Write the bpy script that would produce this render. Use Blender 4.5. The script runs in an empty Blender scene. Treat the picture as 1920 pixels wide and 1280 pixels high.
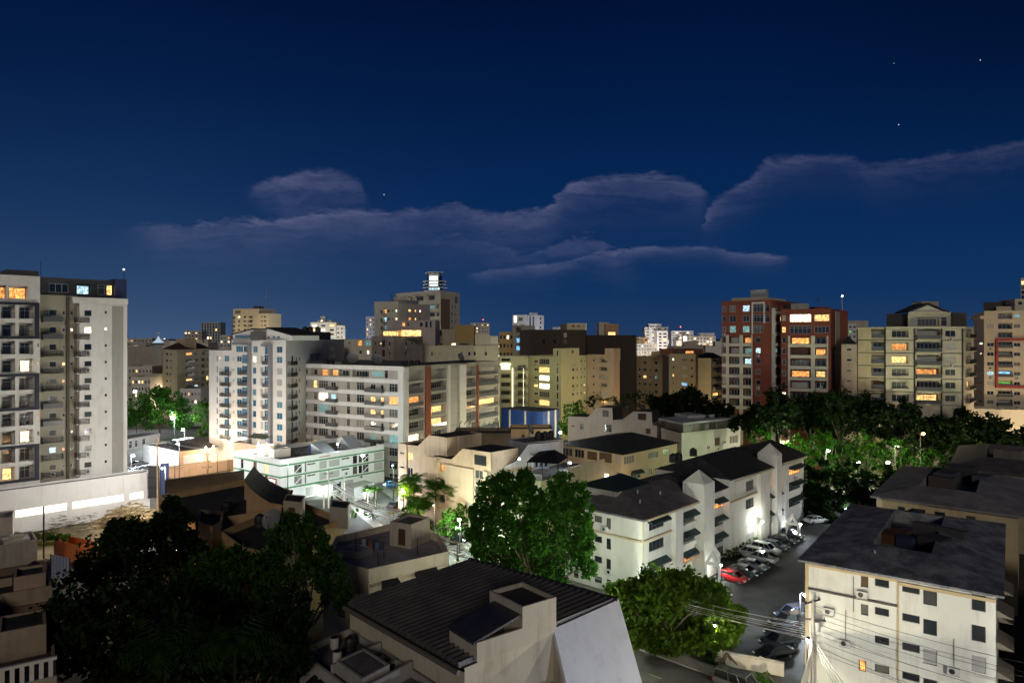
import bpy, math, random
import numpy as np
from mathutils import Vector, Matrix
R = random.Random(11)
SC = bpy.context.scene
COL = SC.collection
# ---------------------------------------------------------------- camera, sky, added facade fill, exposure
CH, F, HZ, CX = 35.0, 1300.0, 630.0, 960.0          # eye height, focal length in photo pixels, horizon row, centre column
cam = bpy.data.cameras.new('camera'); cam_o = bpy.data.objects.new('camera', cam); COL.objects.link(cam_o)
cam_o.location = (0, 0, CH); cam_o.rotation_euler = (math.radians(90), 0, 0)
cam.sensor_width = 36.0; cam.lens = 36.0 * F / 1920.0; cam.shift_y = (HZ - 640.0) / 1920.0
cam.clip_start = 0.5; cam.clip_end = 9000
SC.camera = cam_o
SC.view_settings.view_transform = 'Standard'; SC.view_settings.look = 'None'
SC.view_settings.exposure = 0.42; SC.view_settings.gamma = 1.0
moon = bpy.data.lights.new('moon', 'SUN'); moon.energy = 0.45; moon.angle = math.radians(12); moon.color = (1.0, .90, .76)  # unseen sun lamp added to brighten the facades that face the camera
fill_sun_o = bpy.data.objects.new('moon', moon); COL.objects.link(fill_sun_o)
_el, _az = math.radians(17), math.radians(178)       # behind the camera, a little to the left
_d = Vector((math.sin(_az) * math.cos(_el), math.cos(_az) * math.cos(_el), math.sin(_el)))
fill_sun_o.rotation_euler = _d.to_track_quat('Z', 'Y').to_euler()
SC.cycles.max_bounces = 5; SC.cycles.diffuse_bounces = 2; SC.cycles.glossy_bounces = 3
SC.cycles.transmission_bounces = 3; SC.cycles.transparent_max_bounces = 6
SC.cycles.caustics_reflective = False; SC.cycles.caustics_refractive = False
SC.cycles.sample_clamp_indirect = 4.0; SC.cycles.use_adaptive_sampling = True; SC.cycles.adaptive_threshold = 0.01

world = bpy.data.worlds.new('World'); SC.world = world; world.use_nodes = True
WT = world.node_tree; WT.nodes.clear()

class NT:
    def __init__(s, t): s.t = t
    def n(s, typ, **k):
        x = s.t.nodes.new(typ)
        for a, v in k.items(): setattr(x, a, v)
        return x
    def put(s, sock, v):
        if hasattr(v, 'is_output') or isinstance(v, bpy.types.NodeSocket): s.t.links.new(v, sock)
        elif v is not None: sock.default_value = v
    def m(s, op, a, b=None, c=None, clamp=False):
        x = s.n('ShaderNodeMath', operation=op, use_clamp=clamp)
        s.put(x.inputs[0], a); s.put(x.inputs[1], b); s.put(x.inputs[2], c)
        return x.outputs[0]
    def ss(s, v, a, b, lo=0.0, hi=1.0):
        x = s.n('ShaderNodeMapRange', interpolation_type='SMOOTHSTEP')
        for i, q in enumerate((v, a, b, lo, hi)): s.put(x.inputs[i], q)
        return x.outputs[0]
    def ramp(s, v, stops, interp='LINEAR'):
        x = s.n('ShaderNodeValToRGB'); cr = x.color_ramp; cr.interpolation = interp
        while len(cr.elements) < len(stops): cr.elements.new(0.5)
        for e, (p, c) in zip(cr.elements, stops): e.position = p; e.color = (*c, 1)
        s.put(x.inputs[0], v); return x.outputs[0]
    def curve(s, v, pts):
        x = s.n('ShaderNodeFloatCurve'); c = x.mapping.curves[0]
        while len(c.points) < len(pts): c.points.new(0.5, 0.5)
        for p, (a, b) in zip(c.points, pts): p.location = (a, b); p.handle_type = 'AUTO_CLAMPED'
        x.mapping.update(); s.put(x.inputs[1], v); return x.outputs[0]
    def noise(s, vec, scale, detail=3, rough=0.5, dist=0.0):
        x = s.n('ShaderNodeTexNoise'); s.put(x.inputs['Vector'], vec)
        x.inputs['Scale'].default_value = scale; x.inputs['Detail'].default_value = detail
        x.inputs['Roughness'].default_value = rough; x.inputs['Distortion'].default_value = dist
        return x.outputs['Fac']
    def mix(s, f, a, b, typ='MIX'):
        x = s.n('ShaderNodeMix', data_type='RGBA', blend_type=typ)
        s.put(x.inputs[0], f); s.put(x.inputs[6], a if not isinstance(a, tuple) else (*a, 1)[:4]); s.put(x.inputs[7], b if not isinstance(b, tuple) else (*b, 1)[:4])
        return x.outputs[2]

def build_sky():
    t = NT(WT)
    tc = t.n('ShaderNodeTexCoord').outputs['Generated']
    sp = t.n('ShaderNodeSeparateXYZ'); t.put(sp.inputs[0], tc); x, y, z = sp.outputs
    el = t.m('ARCSINE', z)
    base = t.ramp(t.m('DIVIDE', el, 0.6), [(0.0, (.0125, .036, .100)), (.10, (.0045, .0275, .094)), (.30, (.0018, .0190, .080)), (.52, (.0007, .0105, .053)), (.80, (.0002, .0040, .026)), (1.0, (.0002, .003, .018))])
    az = t.m('ARCTAN2', x, y)
    # city glow low on the left of the view and all round the horizon
    gl = t.m('MULTIPLY', t.ss(az, 0.12, -0.55), t.m('POWER', 2.718, t.m('MULTIPLY', t.m('MAXIMUM', el, 0.0), -11.5)))
    base = t.mix(t.m('MULTIPLY', gl, 0.66), base, (.060, .108, .195))
    dark = t.ss(t.m('ABSOLUTE', t.m('ADD', az, 0.12)), 0.35, 0.9, 1.0, 0.55)
    dk = t.mix(1.0, base, (1, 1, 1), 'MULTIPLY')
    mx = t.n('ShaderNodeMix', data_type='RGBA', blend_type='MULTIPLY'); mx.inputs[0].default_value = 1
    t.put(mx.inputs[6], dk)
    cb = t.n('ShaderNodeCombineXYZ'); [t.put(cb.inputs[i], t.ss(el, 0.05, 0.4, 1.0, dark)) for i in range(3)]
    t.put(mx.inputs[7], cb.outputs[0]); base = mx.outputs[2]
    # clouds: soft banks with a bright upper rim; azimuth and elevation tangents as coordinates
    yy = t.m('MAXIMUM', y, 0.02)
    u = t.m('ADD', t.m('MULTIPLY', t.m('DIVIDE', x, yy), .650), .480)       # 0..1 over 2000 columns
    v = t.m('ADD', t.m('MULTIPLY', t.m('DIVIDE', z, yy), -1.3), .630)       # 0..1 over 1000 rows
    cv = t.n('ShaderNodeCombineXYZ'); t.put(cv.inputs[0], t.m('MULTIPLY', u, 2.0)); t.put(cv.inputs[1], t.m('MULTIPLY', v, 2.6))
    n1 = t.m('SUBTRACT', t.noise(cv.outputs[0], 9, 6, .55, .6), .5)
    n2 = t.m('SUBTRACT', t.noise(cv.outputs[0], 28, 5, .6, .8), .5)
    cw = t.n('ShaderNodeCombineXYZ'); t.put(cw.inputs[0], t.m('MULTIPLY', u, 1.6)); t.put(cw.inputs[1], t.m('ADD', t.m('MULTIPLY', v, 7.0), t.m('MULTIPLY', n1, .5)))
    n3 = t.noise(cw.outputs[0], 5, 6, .62, .8)
    front = t.ss(y, 0.1, 0.3)
    uu = t.m('ADD', u, t.m('MULTIPLY', n1, .016))
    total = None
    layers = [
        ([(0, 420), (230, 416), (430, 409), (560, 398), (640, 384), (690, 387), (740, 392), (800, 386), (860, 380), (920, 396), (1000, 391), (1035, 374), (1060, 345), (1120, 326), (1200, 318), (1270, 326), (1315, 343), (1340, 375), (1360, 420), (2000, 430)],
         [(0, 0), (200, 0), (320, .75), (450, .85), (560, .8), (700, .75), (1000, .75), (1180, .7), (1290, .6), (1318, .4), (1345, 0), (2000, 0)], 16, 34, 17, 1.0),
        ([(0, 440), (1305, 440), (1318, 398), (1338, 372), (1375, 347), (1412, 322), (1440, 297), (1480, 286), (1555, 283), (1600, 290), (1640, 303), (1670, 299), (1710, 289), (1760, 283), (1830, 277), (1880, 268), (1920, 256), (2000, 230)],
         [(0, 0), (1308, 0), (1330, .75), (1400, .7), (1500, .6), (1600, .45), (1700, .5), (2000, .4)], 17, 26, 12, .9),
        ([(0, 520), (860, 512), (960, 499), (1060, 489), (1130, 468), (1200, 462), (1330, 459), (1375, 470), (1480, 478), (1500, 500), (2000, 520)],
         [(0, 0), (850, 0), (900, .6), (1100, .8), (1200, .9), (1340, .8), (1450, .8), (1490, 0), (2000, 0)], 8, 10, 9, 1.15),
        ([(0, 470), (690, 416), (760, 422), (850, 432), (930, 452), (1010, 462), (1080, 443), (1130, 452), (1200, 480), (2000, 490)],
         [(0, 0), (690, 0), (780, .35), (930, .5), (1080, .55), (1180, .25), (1240, 0), (2000, 0)], 22, 26, 40, 1.0),
        ([(0, 420), (430, 372), (452, 351), (520, 327), (600, 312), (668, 328), (686, 352), (720, 400), (2000, 430)],
         [(0, 0), (440, 0), (470, .5), (560, .85), (640, .65), (680, .3), (705, 0), (2000, 0)], 18, 55, 9, .75, [(0, 350), (440, 352), (480, 374), (520, 404), (550, 450), (640, 460), (720, 445), (2000, 445)]),
    ]
    for out, env, edge, fade, amp, k, *bot in layers:
        o = t.curve(uu, [(a / 2000, b / 1000) for a, b in out])
        e = t.curve(u, [(a / 2000, b) for a, b in env])
        d = t.m('ADD', t.m('SUBTRACT', v, o), t.m('ADD', t.m('MULTIPLY', n1, amp / 1000 * 2.2), t.m('MULTIPLY', n2, amp / 1000 * 1.5)))
        a = t.m('MULTIPLY', t.ss(d, 0.0, edge / 1000), t.m('POWER', 2.718, t.m('MULTIPLY', t.m('MAXIMUM', d, 0.0), -1000.0 / fade)))
        a = t.m('MULTIPLY', t.m('MULTIPLY', a, e), t.m('MULTIPLY', t.ss(t.m('ADD', n3, t.m('MULTIPLY', n2, .5)), .28, .72, .35, 1.15), k))
        if bot:
            bo = t.m('ADD', t.curve(u, [(p / 2000, q / 1000) for p, q in bot[0]]), t.m('MULTIPLY', n2, .03)); a = t.m('MULTIPLY', a, t.ss(t.m('SUBTRACT', bo, v), -.03, .05))
        total = a if total is None else t.m('MAXIMUM', total, a)
    total = t.m('MULTIPLY', total, front, clamp=True)
    base = t.mix(t.m('MULTIPLY', total, 1.0, clamp=True), base, (.122, .130, .235))
    # four stars
    st = None
    for px, py, w in ((720, 365, 1.0), (1685, 234, 1.2), (1838, 113, .8), (1676, 119, .3)):
        sv = Vector(((px - CX) / F, 1, (HZ - py) / F)).normalized()
        dp = t.n('ShaderNodeVectorMath', operation='DISTANCE'); t.put(dp.inputs[0], tc); dp.inputs[1].default_value = sv
        s_ = t.m('MULTIPLY', t.m('LESS_THAN', dp.outputs['Value'], .00055), w)
        st = s_ if st is None else t.m('ADD', st, s_)
    base = t.mix(st, base, (.85, .9, 1.0), 'ADD')
    bg = t.n('ShaderNodeBackground'); t.put(bg.inputs[0], base); bg.inputs[1].default_value = 0.86
    ow = t.n('ShaderNodeOutputWorld'); t.t.links.new(bg.outputs[0], ow.inputs[0])
build_sky()

# ---------------------------------------------------------------- materials
_M = {}
def newmat(name):
    m = bpy.data.materials.new(name); m.use_nodes = True; m.node_tree.nodes.clear()
    t = NT(m.node_tree); o = t.n('ShaderNodeOutputMaterial'); b = t.n('ShaderNodeBsdfPrincipled')
    t.t.links.new(b.outputs[0], o.inputs[0]); return m, t, b, o
def wall(c, dirt=.55, rough=.85):
    """painted render with streaks running down and blotches of grime"""
    k = ('wall', c, dirt)
    if k in _M: return _M[k]
    m, t, b, o = newmat('painted_wall')
    g = t.n('ShaderNodeNewGeometry').outputs['Position']
    mp = t.n('ShaderNodeMapping'); t.put(mp.inputs[0], g); mp.inputs['Scale'].default_value = (1, 1, .12)
    st = t.noise(mp.outputs[0], 1.3, 5, .65); bl = t.noise(g, .35, 4, .6); fi = t.noise(g, 5, 3, .6)
    f = t.m('ADD', t.m('MULTIPLY', t.ss(st, .48, .72), .8), t.m('MULTIPLY', t.ss(bl, .46, .72), .6))
    f = t.m('MULTIPLY', f, dirt, clamp=True)
    d = tuple(v * k2 for v, k2 in zip(c, (.52, .48, .42)))
    t.put(b.inputs['Base Color'], t.mix(f, c, d)); b.inputs['Roughness'].default_value = rough
    bp = t.n('ShaderNodeBump'); bp.inputs['Strength'].default_value = .25; bp.inputs['Distance'].default_value = .02
    t.put(bp.inputs['Height'], fi); t.put(b.inputs['Normal'], bp.outputs[0])
    _M[k] = m; return m
def plain(c, rough=.6, metal=0.0, var=.25, name='paint', coat=0.0):
    k = ('plain', c, rough, metal, name)
    if k in _M: return _M[k]
    m, t, b, o = newmat(name)
    g = t.n('ShaderNodeNewGeometry').outputs['Position']
    n = t.noise(g, 2.2, 4, .6)
    t.put(b.inputs['Base Color'], t.mix(t.m('MULTIPLY', n, var * 2, clamp=True), c, tuple(v * .55 for v in c)))
    b.inputs['Roughness'].default_value = rough; b.inputs['Metallic'].default_value = metal; b.inputs['Coat Weight'].default_value = coat
    _M[k] = m; return m
def ground_mat(c, c2, scale, name, rough=.9, c3=None):
    k = ('gr', c, c2, scale, name)
    if k in _M: return _M[k]
    m, t, b, o = newmat(name)
    g = t.n('ShaderNodeNewGeometry').outputs['Position']
    n = t.noise(g, scale, 6, .65, .4); n2 = t.noise(g, scale * 12, 3, .6)
    f = t.ss(t.m('ADD', t.m('MULTIPLY', n, .75), t.m('MULTIPLY', n2, .25)), .38, .64)
    col = t.mix(f, c, c2)
    if c3: col = t.mix(t.ss(t.noise(g, scale * .45, 3, .5), .56, .66), col, c3)
    t.put(b.inputs['Base Color'], col); b.inputs['Roughness'].default_value = rough
    bp = t.n('ShaderNodeBump'); bp.inputs['Strength'].default_value = .3; bp.inputs['Distance'].default_value = .02
    t.put(bp.inputs['Height'], n2); t.put(b.inputs['Normal'], bp.outputs[0])
    _M[k] = m; return m
def glass():
    if 'glass' in _M: return _M['glass']
    m, t, b, o = newmat('window_glass')
    oi = t.n('ShaderNodeObjectInfo').outputs['Random']
    t.put(b.inputs['Base Color'], t.ramp(oi, [(0, (.012, .018, .025)), (.6, (.03, .036, .04)), (.82, (.10, .10, .09)), (1, (.2, .19, .16))]))
    b.inputs['Roughness'].default_value = .12; b.inputs['Specular IOR Level'].default_value = .9
    _M['glass'] = m; return m
def sky_glass():  # the sky's reflection is put into the base colour of these panes
    if 'skyglass' in _M: return _M['skyglass']
    m, t, b, o = newmat('sky_blue_glass')
    oi = t.n('ShaderNodeObjectInfo').outputs['Random']
    t.put(b.inputs['Base Color'], t.ramp(oi, [(0, (.025, .09, .16)), (.5, (.05, .19, .31)), (1, (.11, .27, .36))]))
    b.inputs['Roughness'].default_value = .15; b.inputs['Specular IOR Level'].default_value = .9
    _M['skyglass'] = m; return m
def lit(kind):
    k = ('lit', kind)
    if k in _M: return _M[k]
    c = {'w': (1, .58, .2), 'o': (1, .40, .10), 'W': (1, .84, .58), 'c': (.55, .85, 1.0), 't': (.3, .62, .62), 'g': (.25, .75, .12), 'b': (.25, .62, 1.0)}[kind]
    s = {'w': 1.5, 'o': 1.0, 'W': 2.6, 'c': .95, 't': .35, 'g': .6, 'b': .9}[kind]
    m, t, b, o = newmat('lit_window_' + {'w': 'warm', 'o': 'amber', 'W': 'white', 'c': 'cool', 't': 'teal', 'g': 'green', 'b': 'blue'}[kind])
    tc = t.n('ShaderNodeTexCoord').outputs['Object']; rnd = t.n('ShaderNodeObjectInfo').outputs['Random']
    ad = t.n('ShaderNodeVectorMath', operation='ADD'); t.put(ad.inputs[0], tc)
    cb = t.n('ShaderNodeCombineXYZ'); t.put(cb.inputs[0], t.m('MULTIPLY', rnd, 37.0)); t.put(cb.inputs[2], t.m('MULTIPLY', rnd, 91.0)); t.put(ad.inputs[1], cb.outputs[0])
    mp = t.n('ShaderNodeMapping'); t.put(mp.inputs[0], ad.outputs[0]); mp.inputs['Scale'].default_value = (1, 1, .25)
    fold = t.noise(mp.outputs[0], 7, 2, .5); room = t.noise(ad.outputs[0], 1.9, 4, .7)
    f = t.m('ADD', t.m('MULTIPLY', t.ss(fold, .3, .7), .6), t.ss(room, .35, .7))
    f = t.m('ADD', t.m('MULTIPLY', t.m('MULTIPLY', f, f), 1.25), .22)
    f = t.m('MULTIPLY', f, t.m('ADD', t.m('MULTIPLY', rnd, .6), .6))
    t.put(b.inputs['Emission Color'], (*c, 1)); t.put(b.inputs['Emission Strength'], t.m('MULTIPLY', f, s))
    b.inputs['Base Color'].default_value = (*[v * .4 for v in c], 1); b.inputs['Roughness'].default_value = .4
    _M[k] = m; return m
def emit(c, s, name='lamp_glow'):
    k = ('emit', c, s)
    if k in _M: return _M[k]
    m, t, b, o = newmat(name)
    b.inputs['Base Color'].default_value = (.8, .8, .8, 1); b.inputs['Emission Color'].default_value = (*c, 1); b.inputs['Emission Strength'].default_value = s
    _M[k] = m; return m
def foliage(c, c2, name='leaves'):
    k = ('fol', c, c2)
    if k in _M: return _M[k]
    m, t, b, o = newmat(name)
    g = t.n('ShaderNodeNewGeometry'); n = t.noise(g.outputs['Position'], 1.4, 3, .6)
    ri = g.outputs['Random Per Island']
    f = t.m('ADD', t.m('MULTIPLY', ri, .55), t.m('MULTIPLY', n, .5), clamp=True)
    col = t.mix(f, c, c2)
    t.put(b.inputs['Base Color'], col); b.inputs['Roughness'].default_value = .6; b.inputs['Specular IOR Level'].default_value = .15
    tr = t.n('ShaderNodeBsdfTranslucent'); t.put(tr.inputs[0], t.mix(.5, col, (c2[0] * 1.3, c2[1] * 1.5, c2[2] * .5)))
    mx = t.n('ShaderNodeMixShader'); mx.inputs[0].default_value = .4
    t.t.links.new(b.outputs[0], mx.inputs[1]); t.t.links.new(tr.outputs[0], mx.inputs[2]); t.t.links.new(mx.outputs[0], o.inputs[0])
    _M[k] = m; return m
def stripes(c, c2, axis, scale, name, rough=.5, metal=0.0):
    k = ('str', c, c2, axis, scale)
    if k in _M: return _M[k]
    m, t, b, o = newmat(name)
    tc = t.n('ShaderNodeTexCoord').outputs['Object']; w = t.n('ShaderNodeTexWave', bands_direction=axis)
    t.put(w.inputs[0], tc); w.inputs['Scale'].default_value = scale; w.inputs['Distortion'].default_value = .6
    t.put(b.inputs['Base Color'], t.mix(w.outputs['Fac'], c, c2)); b.inputs['Roughness'].default_value = rough; b.inputs['Metallic'].default_value = metal
    _M[k] = m; return m
WHITE = (.72, .71, .68); CREAM = (.66, .60, .47); BEIGE = (.55, .48, .37); GREY = (.36, .36, .36); NAVY = (.014, .016, .034)
PEACH = (.68, .53, .37); SAND = (.60, .50, .34); BRICK = (.30, .075, .035); BROWN = (.2, .1, .055); LEMON = (.66, .66, .40)
ROOF = ground_mat((.035, .034, .037), (.14, .135, .138), .5, 'flat_roof_felt')
ROOFL = ground_mat((.10, .095, .09), (.2, .19, .18), .45, 'flat_roof_screed')
SHINGLE = ground_mat((.06, .056, .058), (.12, .11, .112), .8, 'roof_shingles')
SHINGLED = ground_mat((.018, .018, .02), (.038, .037, .038), .7, 'dark_roof_shingles')
CONC = ground_mat((.22, .215, .2), (.34, .33, .31), .4, 'concrete')
METAL = plain((.028, .028, .03), .5, .3, name='dark_metal'); STEEL = plain((.4, .41, .42), .45, .7, name='galvanised_steel')
FRAMEW = plain((.55, .55, .53), .5, name='pale_window_frame'); FRAMED = plain((.06, .06, .065), .5, name='dark_window_frame')
RUBBER = plain((.02, .02, .02), .8, name='tyre_rubber'); BARK = ground_mat((.06, .045, .03), (.13, .1, .07), 3, 'bark')
TIMBER = ground_mat((.16, .1, .055), (.3, .2, .11), 1.5, 'weathered_timber')

# ---------------------------------------------------------------- mesh helpers
def V2(px, Y): return ((px - CX) / F * Y, Y)
def G(px, py, z=0.0):
    Y = (CH - z) * F / (py - HZ); return ((px - CX) / F * Y, Y)
def ZZ(py, Y): return CH - (py - HZ) * Y / F

class MB:
    def __init__(s): s.v = []; s.f = []; s.mi = []; s.cur = 0
    def face(s, *p):
        i = len(s.v); s.v += [tuple(q) for q in p]; s.f.append(tuple(range(i, i + len(p)))); s.mi.append(s.cur); return s
    def box(s, x0, x1, y0, y1, z0, z1, M=None):
        c = [(x0, y0, z0), (x1, y0, z0), (x1, y1, z0), (x0, y1, z0), (x0, y0, z1), (x1, y0, z1), (x1, y1, z1), (x0, y1, z1)]
        if M is not None: c = [tuple(M @ Vector(q)) for q in c]
        i = len(s.v); s.v += c
        for f in ((0, 3, 2, 1), (4, 5, 6, 7), (0, 1, 5, 4), (1, 2, 6, 5), (2, 3, 7, 6), (3, 0, 4, 7)):
            s.f.append(tuple(i + k for k in f)); s.mi.append(s.cur)
        return s
    def prism(s, pts, z0, z1, caps=True):
        n = len(pts); i = len(s.v); s.v += [(x, y, z0) for x, y in pts] + [(x, y, z1) for x, y in pts]
        for k in range(n):
            s.f.append((i + k, i + (k + 1) % n, i + n + (k + 1) % n, i + n + k)); s.mi.append(s.cur)
        if caps:
            s.f.append(tuple(i + n + k for k in range(n))); s.mi.append(s.cur)
            s.f.append(tuple(i + k for k in reversed(range(n)))); s.mi.append(s.cur)
        return s
    def tube(s, pts, r, n=6, r2=None, cap=True):
        pts = [Vector(p) for p in pts]; L = len(pts); rings = []
        for k, p in enumerate(pts):
            d = (pts[min(k + 1, L - 1)] - pts[max(k - 1, 0)]).normalized()
            a = d.cross(Vector((0, 0, 1)))
            if a.length < 1e-3: a = Vector((1, 0, 0))
            a.normalize(); b = d.cross(a); rr = r if r2 is None else r + (r2 - r) * k / (L - 1)
            i = len(s.v); s.v += [tuple(p + (a * math.cos(q * 2 * math.pi / n) + b * math.sin(q * 2 * math.pi / n)) * rr) for q in range(n)]; rings.append(i)
        for k in range(L - 1):
            for q in range(n):
                s.f.append((rings[k] + q, rings[k] + (q + 1) % n, rings[k + 1] + (q + 1) % n, rings[k + 1] + q)); s.mi.append(s.cur)
        if cap:
            s.f.append(tuple(rings[0] + q for q in range(n))); s.mi.append(s.cur)
            s.f.append(tuple(rings[-1] + q for q in reversed(range(n)))); s.mi.append(s.cur)
        return s
    def lathe(s, c, prof, n=12):
        i0 = len(s.v)
        for r, z in prof: s.v += [(c[0] + r * math.cos(q * 2 * math.pi / n), c[1] + r * math.sin(q * 2 * math.pi / n), c[2] + z) for q in range(n)]
        for k in range(len(prof) - 1):
            for q in range(n):
                s.f.append((i0 + k * n + q, i0 + k * n + (q + 1) % n, i0 + (k + 1) * n + (q + 1) % n, i0 + (k + 1) * n + q)); s.mi.append(s.cur)
        s.f.append(tuple(i0 + (len(prof) - 1) * n + q for q in range(n))); s.mi.append(s.cur)
        return s
    def mesh(s, name, mats):
        me = bpy.data.meshes.new(name); me.from_pydata(s.v, [], s.f)
        for m in (mats if isinstance(mats, (list, tuple)) else [mats]): me.materials.append(m)
        if any(s.mi): me.polygons.foreach_set('material_index', s.mi)
        me.update(); return me
def orient(me):
    import bmesh
    b = bmesh.new(); b.from_mesh(me); bmesh.ops.recalc_face_normals(b, faces=b.faces); b.to_mesh(me); b.free(); return me

def thing(name, label, cat, loc=(0, 0, 0), group=None, rz=0.0):
    o = bpy.data.objects.new(name, None); COL.objects.link(o); o.location = loc if len(loc) == 3 else (*loc, 0); o.rotation_euler = (0, 0, rz)
    o['label'] = label; o['category'] = cat
    if group: o['group'] = group
    return o
def put(name, me, parent=None, loc=(0, 0, 0), rz=0.0, fix=True):
    """fix: loc is a world place and the parent is an unturned Empty"""
    o = bpy.data.objects.new(name, me); COL.objects.link(o)
    if parent is not None:
        o.parent = parent
        if fix: loc = Vector(loc) - world_of(parent)
    o.location = loc; o.rotation_euler = (0, 0, rz); return o
def world_of(o):
    v = Vector((0, 0, 0))
    while o is not None: v = v + o.location; o = o.parent
    return v
def partw(name, mb, mats, parent, smooth=False):
    """a part whose builder holds world coordinates"""
    me = mb.mesh(name, mats); orient(me)
    if smooth: me.polygons.foreach_set('use_smooth', [True] * len(me.polygons))
    w = world_of(parent) if parent is not None else Vector((0, 0, 0))
    me.transform(Matrix.Translation(-w)); return put(name, me, parent, (0, 0, 0), fix=False)
def single(name, mb, mats, label, cat, group=None, kind=None, at=None, smooth=False):
    me = mb.mesh(name, mats); orient(me)
    if smooth: me.polygons.foreach_set('use_smooth', [True] * len(me.polygons))
    if at is not None: me.transform(Matrix.Translation(-Vector(at)))
    o = put(name, me, None, at if at is not None else (0, 0, 0))
    if label: o['label'] = label; o['category'] = cat
    if group: o['group'] = group
    if kind: o['kind'] = kind
    return o
def struct(name, mb, mats, kind='structure'): return single(name, mb, mats, None, None, kind=kind)

# ---------------------------------------------------------------- windows
_W = {}
def win_mesh(w, h, frame, bars):
    w, h = round(w * 10) / 10, round(h * 10) / 10; w = max(w, .3); h = max(h, .3)
    k = (w, h, frame, bars)
    if k in _W: return _W[k]
    t = .07; m = MB(); a, b = w / 2, h / 2
    m.box(-a, a, -.05, .04, b - t, b).box(-a, a, -.05, .04, -b, -b + t)
    m.box(-a, -a + t, -.05, .04, -b + t, b - t).box(a - t, a, -.05, .04, -b + t, b - t)
    n = max(1, round(w / .95)) if bars else 1
    for i in range(1, n): x = -a + w * i / n; m.box(x - .03, x + .03, -.045, .035, -b + t, b - t)
    if bars and h > 1.9: m.box(-a + t, a - t, -.04, .03, b * .42 - .03, b * .42 + .03)
    f = m.mesh('window', FRAMEW if frame else FRAMED)
    p = MB().box(-a + t, a - t, 0, .02, -b + t, b - t)
    g = {q: p.mesh('pane', glass() if q == 'd' else sky_glass() if q == 'k' else lit(q)) for q in ('d', 'k', 'w', 'o', 'W', 'c', 't', 'g', 'b')}
    _W[k] = (f, g); return _W[k]
_S = {}
def shut_mesh(w, h, c):
    w, h = round(w * 10) / 10, round(h * 10) / 10; k = (w, h, c)
    if k in _S: return _S[k]
    m = MB(); n = max(3, int(h / .18))
    for i in range(n): z = -h / 2 + h * i / n; m.box(-w / 2, w / 2, -.03 if i % 2 else -.015, .03, z, z + h / n)
    _S[k] = m.mesh('shutter', plain(c, .6, name='shutter_slats')); return _S[k]

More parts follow.
